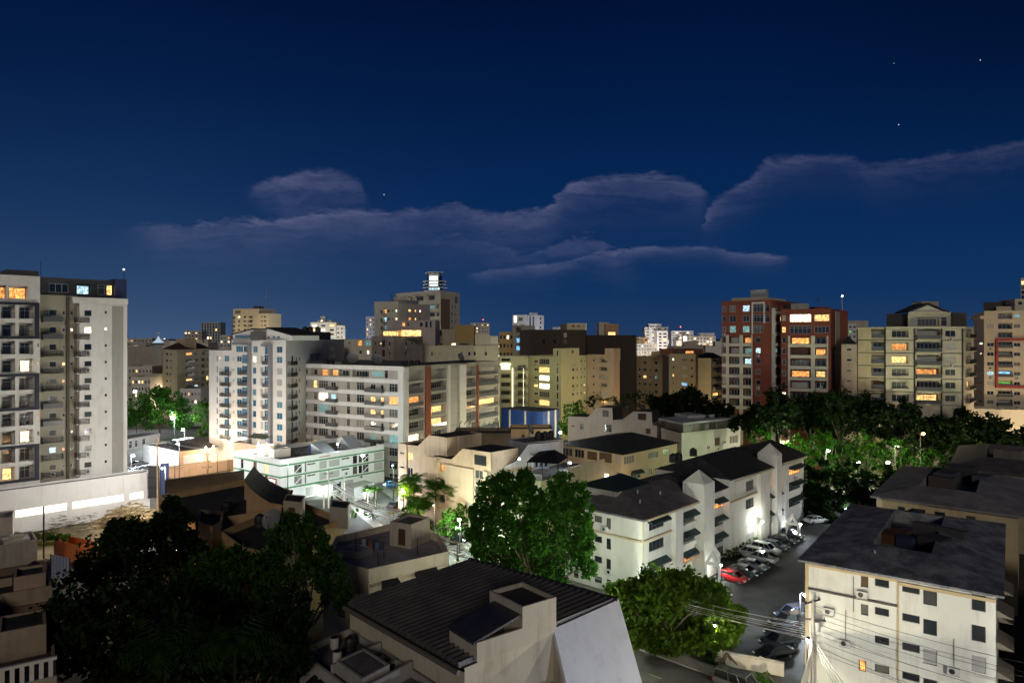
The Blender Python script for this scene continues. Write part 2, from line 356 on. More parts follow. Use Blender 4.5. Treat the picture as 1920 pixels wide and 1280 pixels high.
VOLS = []
class Vol:
    """one walled volume of a building: footprint counter-clockwise, holes cut per face, parapet and roof"""
    def __init__(s, parent, pts, z0, z1, wm, rm=None, par=.8, name='wall', far=False, frame=1, pt=.2):
        s.p = parent; s.pts = [Vector((*p[:2], 0)) for p in pts]; s.z0 = z0; s.z1 = z1; s.wm = wm; s.rm = rm or ROOF; s.par = par; s.name = name; s.far = far; s.frame = frame; s.pt = pt
        s.holes = {i: [] for i in range(len(pts))}; VOLS.append(s); s.extra = MB()
    def edge(s, i):
        p, q = s.pts[i], s.pts[(i + 1) % len(s.pts)]; L = (q - p).length; d = (q - p) / L; return p, d, L, Vector((d.y, -d.x, 0))
    def u(s, i, px):
        p, d, L, n = s.edge(i); k = (px - CX) / F; return (k * p.y - p.x) / (d.x - k * d.y)
    def Yat(s, i, px):
        p, d, L, n = s.edge(i); return (p + d * s.u(i, px)).y
    def z(s, i, px, py): return ZZ(py, s.Yat(i, px))
    def win(s, i, u0, u1, z0, z1, kind='d', deep=0.0, rail=None, bars=True, back=None):
        p, d, L, n = s.edge(i); rz = math.atan2(d.y, d.x)
        if u1 - u0 < .25: c = (u0 + u1) / 2; u0, u1 = c - .15, c + .15
        u0 = max(u0, .06); u1 = min(u1, L - .06); z0 = max(z0, s.z0 + .05); z1 = min(z1, s.z1 - .12)
        if u1 - u0 < .2 or z1 - z0 < .2: return
        for h in s.holes[i]:
            if u0 < h[1] + .02 and u1 > h[0] - .02 and z0 < h[3] + .02 and z1 > h[2] - .02: return
        dp = deep if deep else .16
        s.holes[i].append((u0, u1, z0, z1, dp, bool(deep)))
        cu, cz = (u0 + u1) / 2, (z0 + z1) / 2
        w, h = u1 - u0, z1 - z0
        if deep: w *= (.66 if deep > 1.3 and w < 4 else .86); h = h * .84; cz = z0 + h / 2 + .02
        pos = p + d * cu - n * (dp - (.08 if deep else .04)); pos.z = cz
        if s.far and kind == 'd' and R.random() < .07: kind = R.choice('wwWWoc')
        elif kind == 'd' and s.pts[0].y > 110 and R.random() < .035: kind = R.choice('wwWo')
        if kind == 's' or kind == 'n':
            put('shutter', shut_mesh(w, h, (.45, .45, .43) if kind == 's' else (.1, .05, .025)), s.p, pos, rz)
        else:
            f, g = win_mesh(w, h, s.frame, bars)
            if s.far:
                put('window', g[kind], s.p, pos, rz)
            else:
                o = put('window', f, s.p, pos, rz); put('pane', g[kind], o, (0, 0, 0), fix=False)
        if rail: s.rail(i, u0, u1, z0, rail, .03)
    def w(s, i, pxc, wpx, zc, h, kind='d', **k):
        a, b = s.u(i, pxc - wpx / 2), s.u(i, pxc + wpx / 2); s.win(i, min(a, b), max(a, b), zc - h / 2, zc + h / 2, kind, **k)
    def grid(s, i, cols, zs, lits=None):
        """cols: (px centre, px width, height, kind, options)"""
        for r, zc in enumerate(zs):
            for c, col in enumerate(cols):
                px, wp, h, kind = col[:4]; o = dict(col[4]) if len(col) > 4 else {}
                kk = (lits or {}).get((r, c), kind)
                if kk is None: continue
                dz = o.pop('dz', 0)
                s.w(i, px, wp, zc + dz, h, kk, **o)
    def M(s, i, z=0.0):
        p, d, L, n = s.edge(i); return Matrix(((d.x, -n.x, 0, p.x), (d.y, -n.y, 0, p.y), (0, 0, 1, z), (0, 0, 0, 1)))   # x along, y inward, z up
    def fbox(s, mb, i, u0, u1, n0, n1, z0, z1):
        """box on a face, n measured outward"""
        mb.box(u0, u1, -n1, -n0, z0, z1, s.M(i)); return mb
    def fboxp(s, name, mats, i, boxes):
        mb = MB()
        for b in boxes: s.fbox(mb, i, *b)
        return partw(name, mb, mats, s.p)
    def rail(s, i, u0, u1, z, kind, out):
        mb = MB()
        if kind == 'glass': s.fbox(mb, i, u0, u1, out - .02, out, z, z + 1.0); partw('railing', mb, plain((.12, .13, .14), .15, name='tinted_glass_rail'), s.p); return
        if kind == 'solid': s.fbox(mb, i, u0, u1, out - .08, out, z, z + .95); partw('railing', mb, plain((.08, .08, .085), .5, name='dark_rail_panel'), s.p); return
        s.fbox(mb, i, u0, u1, out - .05, out, z + .95, z + 1.02); n = max(2, int((u1 - u0) / .22))
        for k in range(n + 1): x = u0 + (u1 - u0) * k / n; s.fbox(mb, i, x - .02, x + .02, out - .04, out - .01, z, z + .95)
        partw('railing', mb, METAL, s.p)
    def balc(s, i, px0, px1, z, out=1.1, kind='bars', sm=None):
        a, b = sorted((s.u(i, px0), s.u(i, px1))); mb = MB(); s.fbox(mb, i, a, b, .003, out, z - .18, z)
        o = partw('balcony', mb, sm or s.wm, s.p)
        r = MB()
        def seg(u0, u1, n0, n1):
            if kind == 'solid': s.fbox(r, i, u0, u1, n0, n1, z, z + .95)
            elif kind == 'glass': s.fbox(r, i, u0, u1, n0, n1, z, z + .95)
            else:
                for zz in ((.12, .22), (.38, .48), (.64, .74), (.9, 1.01)) if kind == 'hbars' else ((.9, .98), (.05, .09)): s.fbox(r, i, u0, u1, n0, n1, z + zz[0], z + zz[1])
                L = max(u1 - u0, n1 - n0); nn = max(1, int(L / (.9 if kind == 'hbars' else .2)))
                for k in range(nn + 1):
                    if u1 - u0 > n1 - n0: x = u0 + (u1 - u0) * k / nn; s.fbox(r, i, x - .02, x + .02, n0, n1, z, z + .95)
                    else: y = n0 + (n1 - n0) * k / nn; s.fbox(r, i, u0, u1, y - .02, y + .02, z, z + .95)
        seg(a, b, out - .06, out); seg(a, a + .06, .05, out - .06); seg(b - .06, b, .05, out - .06)
        me = r.mesh('railing', plain((.10, .105, .11), .3, name='grey_rail') if kind in ('solid', 'glass') else METAL); me.transform(Matrix.Translation(-world_of(o))); put('railing', me, o, (0, 0, 0), fix=False)
        return o
    def band(s, i, z0, z1, out=.08, mats=None, name='band', a=None, b=None):
        L = s.edge(i)[2]; mb = MB(); s.fbox(mb, i, 0 if a is None else a, L if b is None else b, .004, out, z0, z1); return partw(name, mb, mats or s.wm, s.p)
    def awn(s, i, u0, u1, z, out=.9, drop=.5, mat=None):
        M = s.M(i); mb = MB()
        P = lambda u, n, zz: tuple(M @ Vector((u, -n, zz)))
        mb.face(P(u0, .02, z), P(u1, .02, z), P(u1, out, z - drop), P(u0, out, z - drop))
        mb.face(P(u0, .02, z - .05), P(u0, out, z - drop - .05), P(u1, out, z - drop - .05), P(u1, .02, z - .05))
        mb.face(P(u0, out, z - drop), P(u1, out, z - drop), P(u1, out, z - drop - .22), P(u0, out, z - drop - .22))
        mb.face(P(u0, .02, z), P(u0, out, z - drop), P(u0, .02, z - drop)); mb.face(P(u1, .02, z), P(u1, .02, z - drop), P(u1, out, z - drop))
        return partw('awning', mb, mat or AWN, s.p)
    def ac(s, i, u, z, w=.85):
        M = s.M(i); mb = MB(); mb.box(u - w / 2, u + w / 2, -.42, -.08, z, z + .62, M)
        mb.box(u - w / 2, u + w / 2 , -.5, -.02, z - .06, z - .02, M)
        o = partw('air_conditioner', mb, plain((.62, .62, .6), .5, name='white_casing'), s.p)
        f = MB(); c = [(u - .1 + .24 * math.cos(k * math.pi / 6), -.425, z + .31 + .24 * math.sin(k * math.pi / 6)) for k in range(12)]
        f.face(*[tuple(M @ Vector(q)) for q in c]); me = f.mesh('fan_grille', METAL); me.transform(Matrix.Translation(-world_of(o))); put('fan_grille', me, o, (0, 0, 0), fix=False)
    def finish(s):
        mb = s.extra; n = len(s.pts)
        for i in range(n):
            p, d, L, nn = s.edge(i); H = sorted(s.holes[i])
            P = lambda u, y, z: (p.x + d.x * u - nn.x * y, p.y + d.y * u - nn.y * y, z)
            us = sorted({0.0, L} | {h[0] for h in H} | {h[1] for h in H})
            for a, b in zip(us, us[1:]):
                m_ = (a + b) / 2; cuts = sorted((h[2], h[3]) for h in H if h[0] < m_ < h[1]); z = s.z0
                for c0, c1 in cuts:
                    if c0 - z > 1e-4: mb.face(P(a, 0, z), P(b, 0, z), P(b, 0, c0), P(a, 0, c0))
                    z = max(z, c1)
                if s.z1 - z > 1e-4: mb.face(P(a, 0, z), P(b, 0, z), P(b, 0, s.z1), P(a, 0, s.z1))
            for u0, u1, z0, z1, dp, bk in H:
                mb.face(P(u0, 0, z0), P(u1, 0, z0), P(u1, dp, z0), P(u0, dp, z0)); mb.face(P(u0, 0, z1), P(u0, dp, z1), P(u1, dp, z1), P(u1, 0, z1))
                mb.face(P(u0, 0, z0), P(u0, dp, z0), P(u0, dp, z1), P(u0, 0, z1)); mb.face(P(u1, 0, z0), P(u1, 0, z1), P(u1, dp, z1), P(u1, dp, z0))
                mb.face(P(u0, dp, z0), P(u1, dp, z0), P(u1, dp, z1), P(u0, dp, z1))
        t = s.pt; ins = []
        for i in range(n):
            p0, d0, L0, n0 = s.edge((i - 1) % n); p1, d1, L1, n1 = s.edge(i)
            a = p0 - n0 * t; b = p1 - n1 * t; cr = d0.x * d1.y - d0.y * d1.x
            if abs(cr) < 1e-3: ins.append(s.pts[i] - n1 * t); continue
            w_ = b - a; k = (w_.x * d1.y - w_.y * d1.x) / cr; ins.append(a + d0 * k)
        zr = s.z1 - s.par; rf = MB()
        if s.par > 0.01:
            for i in range(n):
                j = (i + 1) % n; a, b, c, e = s.pts[i], s.pts[j], ins[j], ins[i]
                mb.face((a.x, a.y, s.z1), (b.x, b.y, s.z1), (c.x, c.y, s.z1), (e.x, e.y, s.z1))
                mb.face((e.x, e.y, zr), (e.x, e.y, s.z1), (c.x, c.y, s.z1), (c.x, c.y, zr))
            rf.face(*[(q.x, q.y, zr) for q in ins])
        else: rf.face(*[(q.x, q.y, s.z1) for q in s.pts])
        me = mb.mesh(s.name, s.wm); w = world_of(s.p); me.transform(Matrix.Translation(-w)); put(s.name, me, s.p, (0, 0, 0), fix=False)
        if s.par >= 0: me = rf.mesh('roof', s.rm); me.transform(Matrix.Translation(-w)); put('roof', me, s.p, (0, 0, 0), fix=False)
AWN = plain((.012, .035, .033), .6, name='dark_green_awning')
def quad(L, C, Rr): return [L, C, Rr, (L[0] + Rr[0] - C[0], L[1] + Rr[1] - C[1])]
def slab2(p, q, vec):
    return [p, q, (q[0] + vec[0], q[1] + vec[1]), (p[0] + vec[0], p[1] + vec[1])]
def slab(p, q, dep):
    d = Vector((q[0] - p[0], q[1] - p[1])); d.normalize(); n = (-d.y * dep, d.x * dep)
    return [p, q, (q[0] + n[0], q[1] + n[1]), (p[0] + n[0], p[1] + n[1])]
def bld(name, label, cat, pts, group=None):
    return thing(name, label, cat, (sum(p[0] for p in pts) / len(pts), sum(p[1] for p in pts) / len(pts), 0), group)
# ================================================================= ground, streets, yards
g = MB(); g.face((-4000, -300, 0), (4000, -300, 0), (4000, 8000, 0), (-4000, 8000, 0)); struct('ground', g, ground_mat((.03, .033, .025), (.075, .07, .06), .12, 'dark_ground'))
ASPH = ground_mat((.045, .044, .043), (.085, .083, .08), .35, 'asphalt', c3=(.11, .105, .095))
def ribbon(c, w0, w1, z):
    m = MB(); L = []
    for k, p in enumerate(c):
        a = Vector(c[max(k - 1, 0)]); b = Vector(c[min(k + 1, len(c) - 1)]); d = (b - a).normalized(); n = Vector((d.y, -d.x)); L.append((Vector(p) + n * w0, Vector(p) + n * w1))
    for (a, b), (a2, b2) in zip(L, L[1:]): m.face((*a, z), (*b, z), (*b2, z), (*a2, z))
    return m, L
ST = [(-70, 224), (-42, 174), (-33, 155), (-22, 133), (-11, 112), (1, 91), (6, 82.5), (11.3, 74.6), (18.9, 67.5), (30, 57), (48, 40)]
m, _ = ribbon(ST, -4, 4, .012); struct('road', m, ASPH)
for nm, a, b in (('pavement', 4.02, 6.0), ('pavement', -6.0, -4.02)):
    m, L = ribbon(ST, a, b, .14)
    for (p, q), (p2, q2) in zip(L, L[1:]):
        for s_, t_ in ((p, p2), (q, q2)): m.face((*s_, 0), (*t_, 0), (*t_, .14), (*s_, .14))
    struct(nm, m, CONC)
m = MB()
for (a, b), k in zip(zip(ST, ST[1:]), range(20)):
    a, b = Vector(a), Vector(b); d = (b - a); L = d.length; d.normalize(); n = Vector((d.y, -d.x)) * .06
    x = 0
    while x < L - 1.6: p, q = a + d * x, a + d * (x + 1.5); m.face((*(p - n), .018), (*(p + n), .018), (*(q + n), .018), (*(q - n), .018)); x += 4
struct('road_marking', m, plain((.45, .36, .12), .7, name='worn_yellow_paint'))
LOTM = ground_mat((.03, .03, .031), (.06, .06, .058), .25, 'lot_asphalt', .75, (.075, .072, .066))
m = MB(); m.face((19.6, 88.5, .008), (27, 72, .008), (29.5, 70.5, .008), (44.6, 91.6, .008), (51, 97.2, .008), (66, 118, .008), (72, 129, .008), (57, 136, .008), (45.5, 121, .008)); struct('parking_lot', m, LOTM)
m = MB(); m.face((-8, 125, .007), (-3, 119, .007), (18, 91, .007), (24, 73, .007), (17, 73, .007), (2, 97, .007)); struct('forecourt', m, ground_mat((.1, .1, .085), (.2, .19, .16), .4, 'concrete_forecourt'))
m = MB(); m.face((-33, 150, .007), (-22.5, 139, .007), (-22.5, 158, .007), (-28, 166, .007)); m.face((-47, 146, .009), (-35, 152, .009), (-30, 164, .009), (-44, 156, .009)); struct('driveway', m, ground_mat((.12, .12, .11), (.2, .2, .18), .5, 'concrete_drive'))
m = MB(); m.face((*G(300, 935), .006), (*G(460, 930), .006), (*G(470, 878), .006), (*G(312, 890), .006)); struct('yard', m, ground_mat((.2, .15, .09), (.3, .23, .15), .3, 'orange_lit_yard'))  # asphalt, with the orange of the sodium light put into its colour
m = MB(); m.face((-145, 200, .006), (-100, 172, .006), (-84, 186, .006), (-94, 260, .006), (-160, 260, .006)); struct('car_park', m, ground_mat((.16, .16, .16), (.24, .24, .23), .3, 'pale_concrete'))
m = MB(); m.face((-120, 234, .009), (-88, 216, .009), (-80, 224, .009), (-106, 255, .009)); struct('court', m, ground_mat((.06, .13, .04), (.12, .18, .06), .3, 'lawn'))
m = MB(); m.face((50, 142, .01), (72, 139, .01), (92, 140, .01), (98, 158, .01), (70, 162, .01), (50, 160, .01)); struct('lit_ground', m, ground_mat((.25, .24, .21), (.4, .38, .34), .3, 'pale_lit_ground'))  # pale sheet added so that lit ground shows between the park trees
m = MB(); m.face((*G(-40, 1060), .008), (*G(160, 1055), .008), (*G(300, 1000), .008), (*G(300, 952), .008), (*G(0, 1014), .008)); struct('soil', m, ground_mat((.20, .15, .075), (.33, .26, .14), .35, 'dry_soil'))
# painted bay lines in the lot
m = MB(); A = Vector((26.5, 100.5)); D = Vector((.682, .731)); N = Vector((.731, -.682))
for k in range(13):
    p = A + D * 2.55 * k; q = p + N * 4.6; e = D * .06; m.face((*(p - e), .014), (*(p + e), .014), (*(q + e), .014), (*(q - e), .014))
struct('bay_line', m, plain((.3, .3, .28), .7, name='worn_white_paint'))
# ================================================================= tall buildings
def on(p, q, px):
    k = (px - CX) / F; dx, dy = q[0] - p[0], q[1] - p[1]; t = (k * p[1] - p[0]) / (dx - k * dy); return (p[0] + dx * t, p[1] + dy * t)
def inward(p, q, dist):
    d = Vector((q[0] - p[0], q[1] - p[1])); d.normalize(); return Vector((-d.y * dist, d.x * dist))
def off(p, v): return (p[0] + v[0], p[1] + v[1])
def tower_left():
    p, q = V2(0, 126), V2(240, 141); I = inward(p, q, 1)
    W1, W2 = wall((.70, .68, .64), .35), wall((.34, .31, .24), .4)
    b = bld('apartment_tower', 'tall white and beige apartment tower with navy balcony frames at the left edge', 'apartment tower', [p, q])
    zs = [39.5 - 3.3 * k for k in range(10)]
    a0, a1 = on(p, q, -120), on(p, q, 75)
    s1 = Vol(b, [a0, a1, off(a1, I * 14), off(a0, I * 14)], 0, 46.2, W1, par=1.2)
    li = {(0, 1): 'd', (3, 1): 'W', (7, 1): 'W', (9, 0): 'w', (8, 0): 'd'}
    s1.grid(0, [(15, 27, 2.5, 'd', dict(deep=1.5)), (49, 27, 2.5, 'd', dict(deep=1.5)), (-40, 40, 2.5, 'd'), (71.5, 3.2, .8, 'd', dict(dz=.4, bars=False))], zs, {**li, (3, 3): 'w'})
    s1.grid(0, [(5, 14, 2.4, 'o', dict(deep=1.2)), (34, 36, 2.4, 'o', dict(deep=1.2)), (-40, 40, 2.4, 'd')], [43.1])
    for k in range(10):
        for u0, u1 in ((2, 28), (36, 62)):
            a, c = sorted((s1.u(0, u0), s1.u(0, u1))); s1.rail(0, a, c, zs[k] - 1.22, 'bars', .05) if (k % 2 == 0 or u0 > 30) else None
    nv = plain(NAVY, .6, name='navy_paint')
    for k0, k1 in ((0, 1), (4, 5), (8, 9)):
        zt, zb = zs[k0] + 1.75, zs[k1] - 1.7; uL, uR, ur = s1.u(0, -60), s1.u(0, 73), s1.u(0, 65)
        s1.fboxp('balcony_frame', nv, 0, [(ur, uR, .004, .55, zb, zt), (uL, ur - .003, .004, .5, zt - .45, zt), (uL, ur - .003, .004, .5, zb, zb + .5)])
    # recessed middle bay
    b0, b1 = off(on(p, q, 75), I * 1.8), off(on(p, q, 150), I * 1.8)
    s2 = Vol(b, [b0, b1, off(b1, I * 12), off(b0, I * 12)], 0, 42.9, W2, par=.6)
    s2.grid(0, [(99, 14, 1.15, 'd'), (119.5, 5.5, .65, 'd', dict(bars=False)), (134.5, 5, .65, 'd', dict(bars=False))], zs, {(1, 2): 'W', (3, 1): 'w', (8, 0): 'c', (9, 0): 'd'})
    for k in range(10): s2.balc(0, 78, 116, zs[k] - 1.75, 1.3, 'solid' if k < 2 or k in (5, 6) else 'hbars', W2)
    s2.fboxp('downpipe_strip', plain((.09, .085, .06), .8, name='dark_strip'), 0, [(s2.u(0, 124), s2.u(0, 129.5), .004, .3, 0, 42.6)])
    # white stair end
    c0, c1 = on(p, q, 149), on(p, q, 238.5)
    s3 = Vol(b, [c0, c1, off(c1, I * 13), off(c0, I * 13)], 0, 42.6, W1, par=.5)
    s3.grid(0, [(165, 14, 1.15, 'd'), (198.5, 5.2, .6, 'd', dict(bars=False, dz=.25))], zs, {(1, 0): 'W', (1, 1): 'W'})
    for k in range(10):
        s2.balc(0, 139, 149.5, zs[k] - 1.85, 1.75, 'hbars', W1); s3.balc(0, 149.5, 167, zs[k] - 1.85, 1.0 - .75, 'hbars', W1)
    gs = wall((.33, .32, .29), .3)
    s3.fboxp('grey_stripe', gs, 0, [(s3.u(0, 210), s3.u(0, 231), .004, .12, 0, 41.0)])
    s3.fboxp('parapet_band', W1, 0, [(s3.u(0, 149.5) - 1.3, s3.u(0, 238.4), .004, .55, 41.4, 42.55)])
    # dark set-back roof storey
    d0, d1 = off(on(p, q, 80), I * 2.2), off(on(p, q, 241), I * 2.2)
    s4 = Vol(b, [d0, d1, off(d1, I * 9), off(d0, I * 9)], 42.3, 46.3, plain((.05, .052, .06), .8, name='dark_render'), par=.4, name='roof_storey')
    s4.grid(0, [(110, 36, 1.7, 'd'), (157, 26, 2.0, 'c', dict(deep=1.0)), (190, 14, 2.0, 'd'), (205, 10, 2.0, 'w', dict(bars=False))], [44.3])
    e0, e1 = off(on(p, q, 219), I * 1.0), off(on(p, q, 240.5), I * 1.0)
    Vol(b, [e0, e1, off(e1, I * 8), off(e0, I * 8)], 42.62, 46.6, plain((.02, .035, .12), .6, name='blue_panel'), par=.3, name='blue_corner')
    f0, f1 = off(on(p, q, 22), I * 5), off(on(p, q, 84), I * 5)
    Vol(b, [f0, f1, off(f1, I * 6), off(f0, I * 6)], 46.2, 47.6, plain((.12, .12, .11), .8, name='plant_room_render'), par=.3, name='plant_room')
    m = MB(); x, y = off(on(p, q, 88), I * 5); m.tube([(x, y, 46), (x, y, 49.6)], .05, 5); partw('antenna', m, METAL, b)
    x, y = off(on(p, q, 238), I * 2); m = MB(); m.tube([(x, y, 46), (x, y, 48.6)], .06, 5); a = partw('antenna', m, METAL, b)
    m = MB(); m.lathe((x, y, 48.5), [(.02, 0), (.16, .1), (.16, .22), (.02, .32)], 8); partw('beacon', m, emit((1, .7, .4), 6), b)
tower_left()

def slab_white():
    b = bld('apartment_block', 'long white and grey seven storey block with white floor bands in the middle', 'apartment block', [V2(563, 189), V2(937, 210)])
    L, C, Rr = [Vector(p) for p in (V2(563, 189), V2(757, 170), V2(937, 210))]; n1 = inward(L, C, 12).to_2d() if hasattr(inward(L, C, 12), 'to_2d') else Vector(inward(L, C, 12)[:2]); n2 = Vector(inward(C, Rr, 12)[:2]); q = [tuple(p) for p in (L, C, Rr, Rr + n2, C + n1 + n2, L + n1)]; W = wall((.40, .375, .33), .4); WB = wall((.72, .71, .69), .25)
    v = Vol(b, q, 0, 27.57, W, par=.5); zs = [22.2 - 3.18 * k for k in range(8)]
    cols = [(574.5, 3, 1.1, 'd', dict(bars=False, dz=.2)), (591, 7, 1.95, 'd'), (606, 17, 2.0, 'd'), (625, 9, 1.7, 'd', dict(dz=-.1)), (653, 6.5, 1.95, 'd'), (675.5, 14, 1.95, 'd'), (699, 9, 1.3, 'd'), (716.5, 5, 1.3, 'd'), (742, 25, 2.0, 'd')]
    li = {(0, 1): 'w', (1, 2): 'W', (1, 3): 'c', (2, 2): 't', (3, 2): 'd', (1, 6): 'w', (1, 7): 'w', (1, 8): 'o', (2, 7): 'w', (2, 6): 'w', (5, 1): 'w', (4, 8): 't', (5, 5): 'c', (4, 6): 't', (0, 5): 'd'}
    v.grid(0, cols, zs, li)
    v.grid(0, [(572, 11, 1.5, 'd'), (589, 13, 1.7, 'd', dict(deep=1.2)), (606, 17, 1.95, 'o', dict(deep=1.2)), (625.5, 16, 1.7, 'w', dict(deep=1.2)), (645.5, 20, 1.7, 'd', dict(deep=1.2)), (676, 31, 1.7, 'd', dict(deep=1.2)), (708, 20, 1.3, 'd'), (724, 7, 2.0, 'd')], [25.45], {(0, 6): 't', (0, 3): 'o'})
    for k in range(6):
        v.band(0, zs[k] + 1.1, zs[k] + 2.1, .1, WB)
        v.balc(0, 616, 634, zs[k] - 1.29, 1.2, 'solid', WB); v.balc(0, 689, 720.5, zs[k] - 1.29, 1.2, 'solid', WB)
    v.band(0, 26.5, 27.55, .12, WB, 'parapet_band')
    v.fboxp('corner_pier', WB, 0, [(v.u(0, 747), v.edge(0)[2], .004, .2, 0, 26.49)])
    # right face: open loggias between brick piers
    br = wall((.24, .075, .04), .3); zz = [25.1 - 3.18 * k for k in range(8)]
    v.grid(1, [(780, 29, 2.6, 's', dict(deep=1.5)), (822.5, 28, 2.6, 'd', dict(deep=1.5)), (851, 16, 2.5, 's'), (882.5, 19, 2.6, 's', dict(deep=1.3)), (916, 37, 2.6, 's', dict(deep=1.3))], zz,
           {(0, 1): 's', (0, 2): 's', (1, 1): 'd', (1, 0): 's', (2, 0): 'o', (2, 1): 'd', (2, 3): 'd', (3, 1): 'w', (3, 0): 'd', (3, 4): 'w', (3, 3): 'd', (4, 0): 'd', (4, 1): 'd', (5, 0): 'W', (5, 1): 'd', (2, 4): 's', (4, 4): 's', (4, 3): 'd', (6, 4): 'd'})
    for k in range(1, 7):
        for a, c in ((766.5, 794), (809, 836), (873.5, 892), (898, 934)):
            u0, u1 = sorted((v.u(1, a), v.u(1, c))); v.rail(1, u0, u1, zz[k] - 1.27, 'glass', .04)
    v.fboxp('brick_pier', br, 1, [(v.u(1, 796.5), v.u(1, 806.5), .004, .35, 0, 27.2)])
    v.fboxp('brick_pier', br, 1, [(v.u(1, 893.2), v.u(1, 896.5), .004, .35, 0, 26.9)])
    v.fboxp('corner_pier', WB, 1, [(.004, v.u(1, 765), .004, .25, 0, 27.2)])
    v.fboxp('corner_pier', WB, 1, [(v.u(1, 838), v.u(1, 842), .004, .45, 0, 27.2)])
    v.fboxp('corner_pier', WB, 1, [(v.u(1, 860), v.u(1, 872), .004, .45, 0, 27.2)])
    # roof clutter
    o = thing('satellite_dish', 'round grey satellite dish on the dark roof below the lit round penthouse', 'satellite dish', (*V2(706, 181), 27.07), 'satellite dishes on the grey block roof')
    dish(o, 1.55, .5)
    o = thing('satellite_dish', 'dark satellite dish on the block roof left of the twin dish', 'satellite dish', (*V2(661, 185), 27.07), 'satellite dishes on the grey block roof'); dish(o, 1.5, .3)
    o = thing('satellite_dish', 'dark oval satellite dish on the block roof beside the three small windows', 'satellite dish', (*V2(863, 202), 27.07), 'satellite dishes on the grey block roof'); dish(o, 1.25, .9)
    mb = MB(); c = V2(660, 172); e = V2(760, 162)
    w0 = Vol(b, slab(V2(640, 188), V2(752, 178), 3.0), 26.9, 28.6, plain((.07, .075, .085), .6, name='roof_plant_cladding'), par=.1, name='plant_screen')
    w1 = Vol(b, slab(V2(800, 188), V2(892, 210), 2.5), 26.9, 27.8, plain((.07, .075, .085), .6, name='roof_plant_cladding'), par=.1, name='plant_screen')
def dish(o, r, yaw, tilt=.5):
    m = MB(); prof = [(r * k / 6, .32 * r * (k / 6) ** 2) for k in range(1, 7)]; m.lathe((0, 0, 0), prof, 18)
    m2 = MB(); rows = [(0.02, 0)] + prof
    me = m2.lathe((0, 0, 0), rows, 18).mesh('reflector', plain((.2, .2, .21), .6, name='dish_grey'))
    me.polygons[-1].use_smooth = False
    # drop the closing cap so that the bowl stays open
    import bmesh
    bm = bmesh.new(); bm.from_mesh(me); bm.faces.ensure_lookup_table(); big = max(bm.faces, key=lambda f: len(f.verts)); bmesh.ops.delete(bm, geom=[big], context='FACES_ONLY'); bm.to_mesh(me); bm.free()
    Mx = Matrix.Translation((0, 0, 1.0 + r * .55)) @ Matrix.Rotation(yaw, 4, 'Z') @ Matrix.Rotation(math.radians(62), 4, 'X'); me.transform(Mx)
    put('reflector', me, o, (0, 0, 0), fix=False)
    s = MB(); s.tube([(0, .25, 0), (0, .2, 1.0 + r * .5)], .07, 6); put('mast', s.mesh('mast', METAL), o, (0, 0, 0), fix=False)
    a = MB(); a.tube([tuple(Mx @ Vector((0, -r * .9, .3 * r))), tuple(Mx @ Vector((0, 0, r * 1.0)))], .03, 5); a.lathe(tuple(Mx @ Vector((0, 0, r * 1.0))), [(.08, -.1), (.1, .1)], 8)
    put('feed_arm', a.mesh('feed_arm', METAL), o, (0, 0, 0), fix=False)
slab_white()

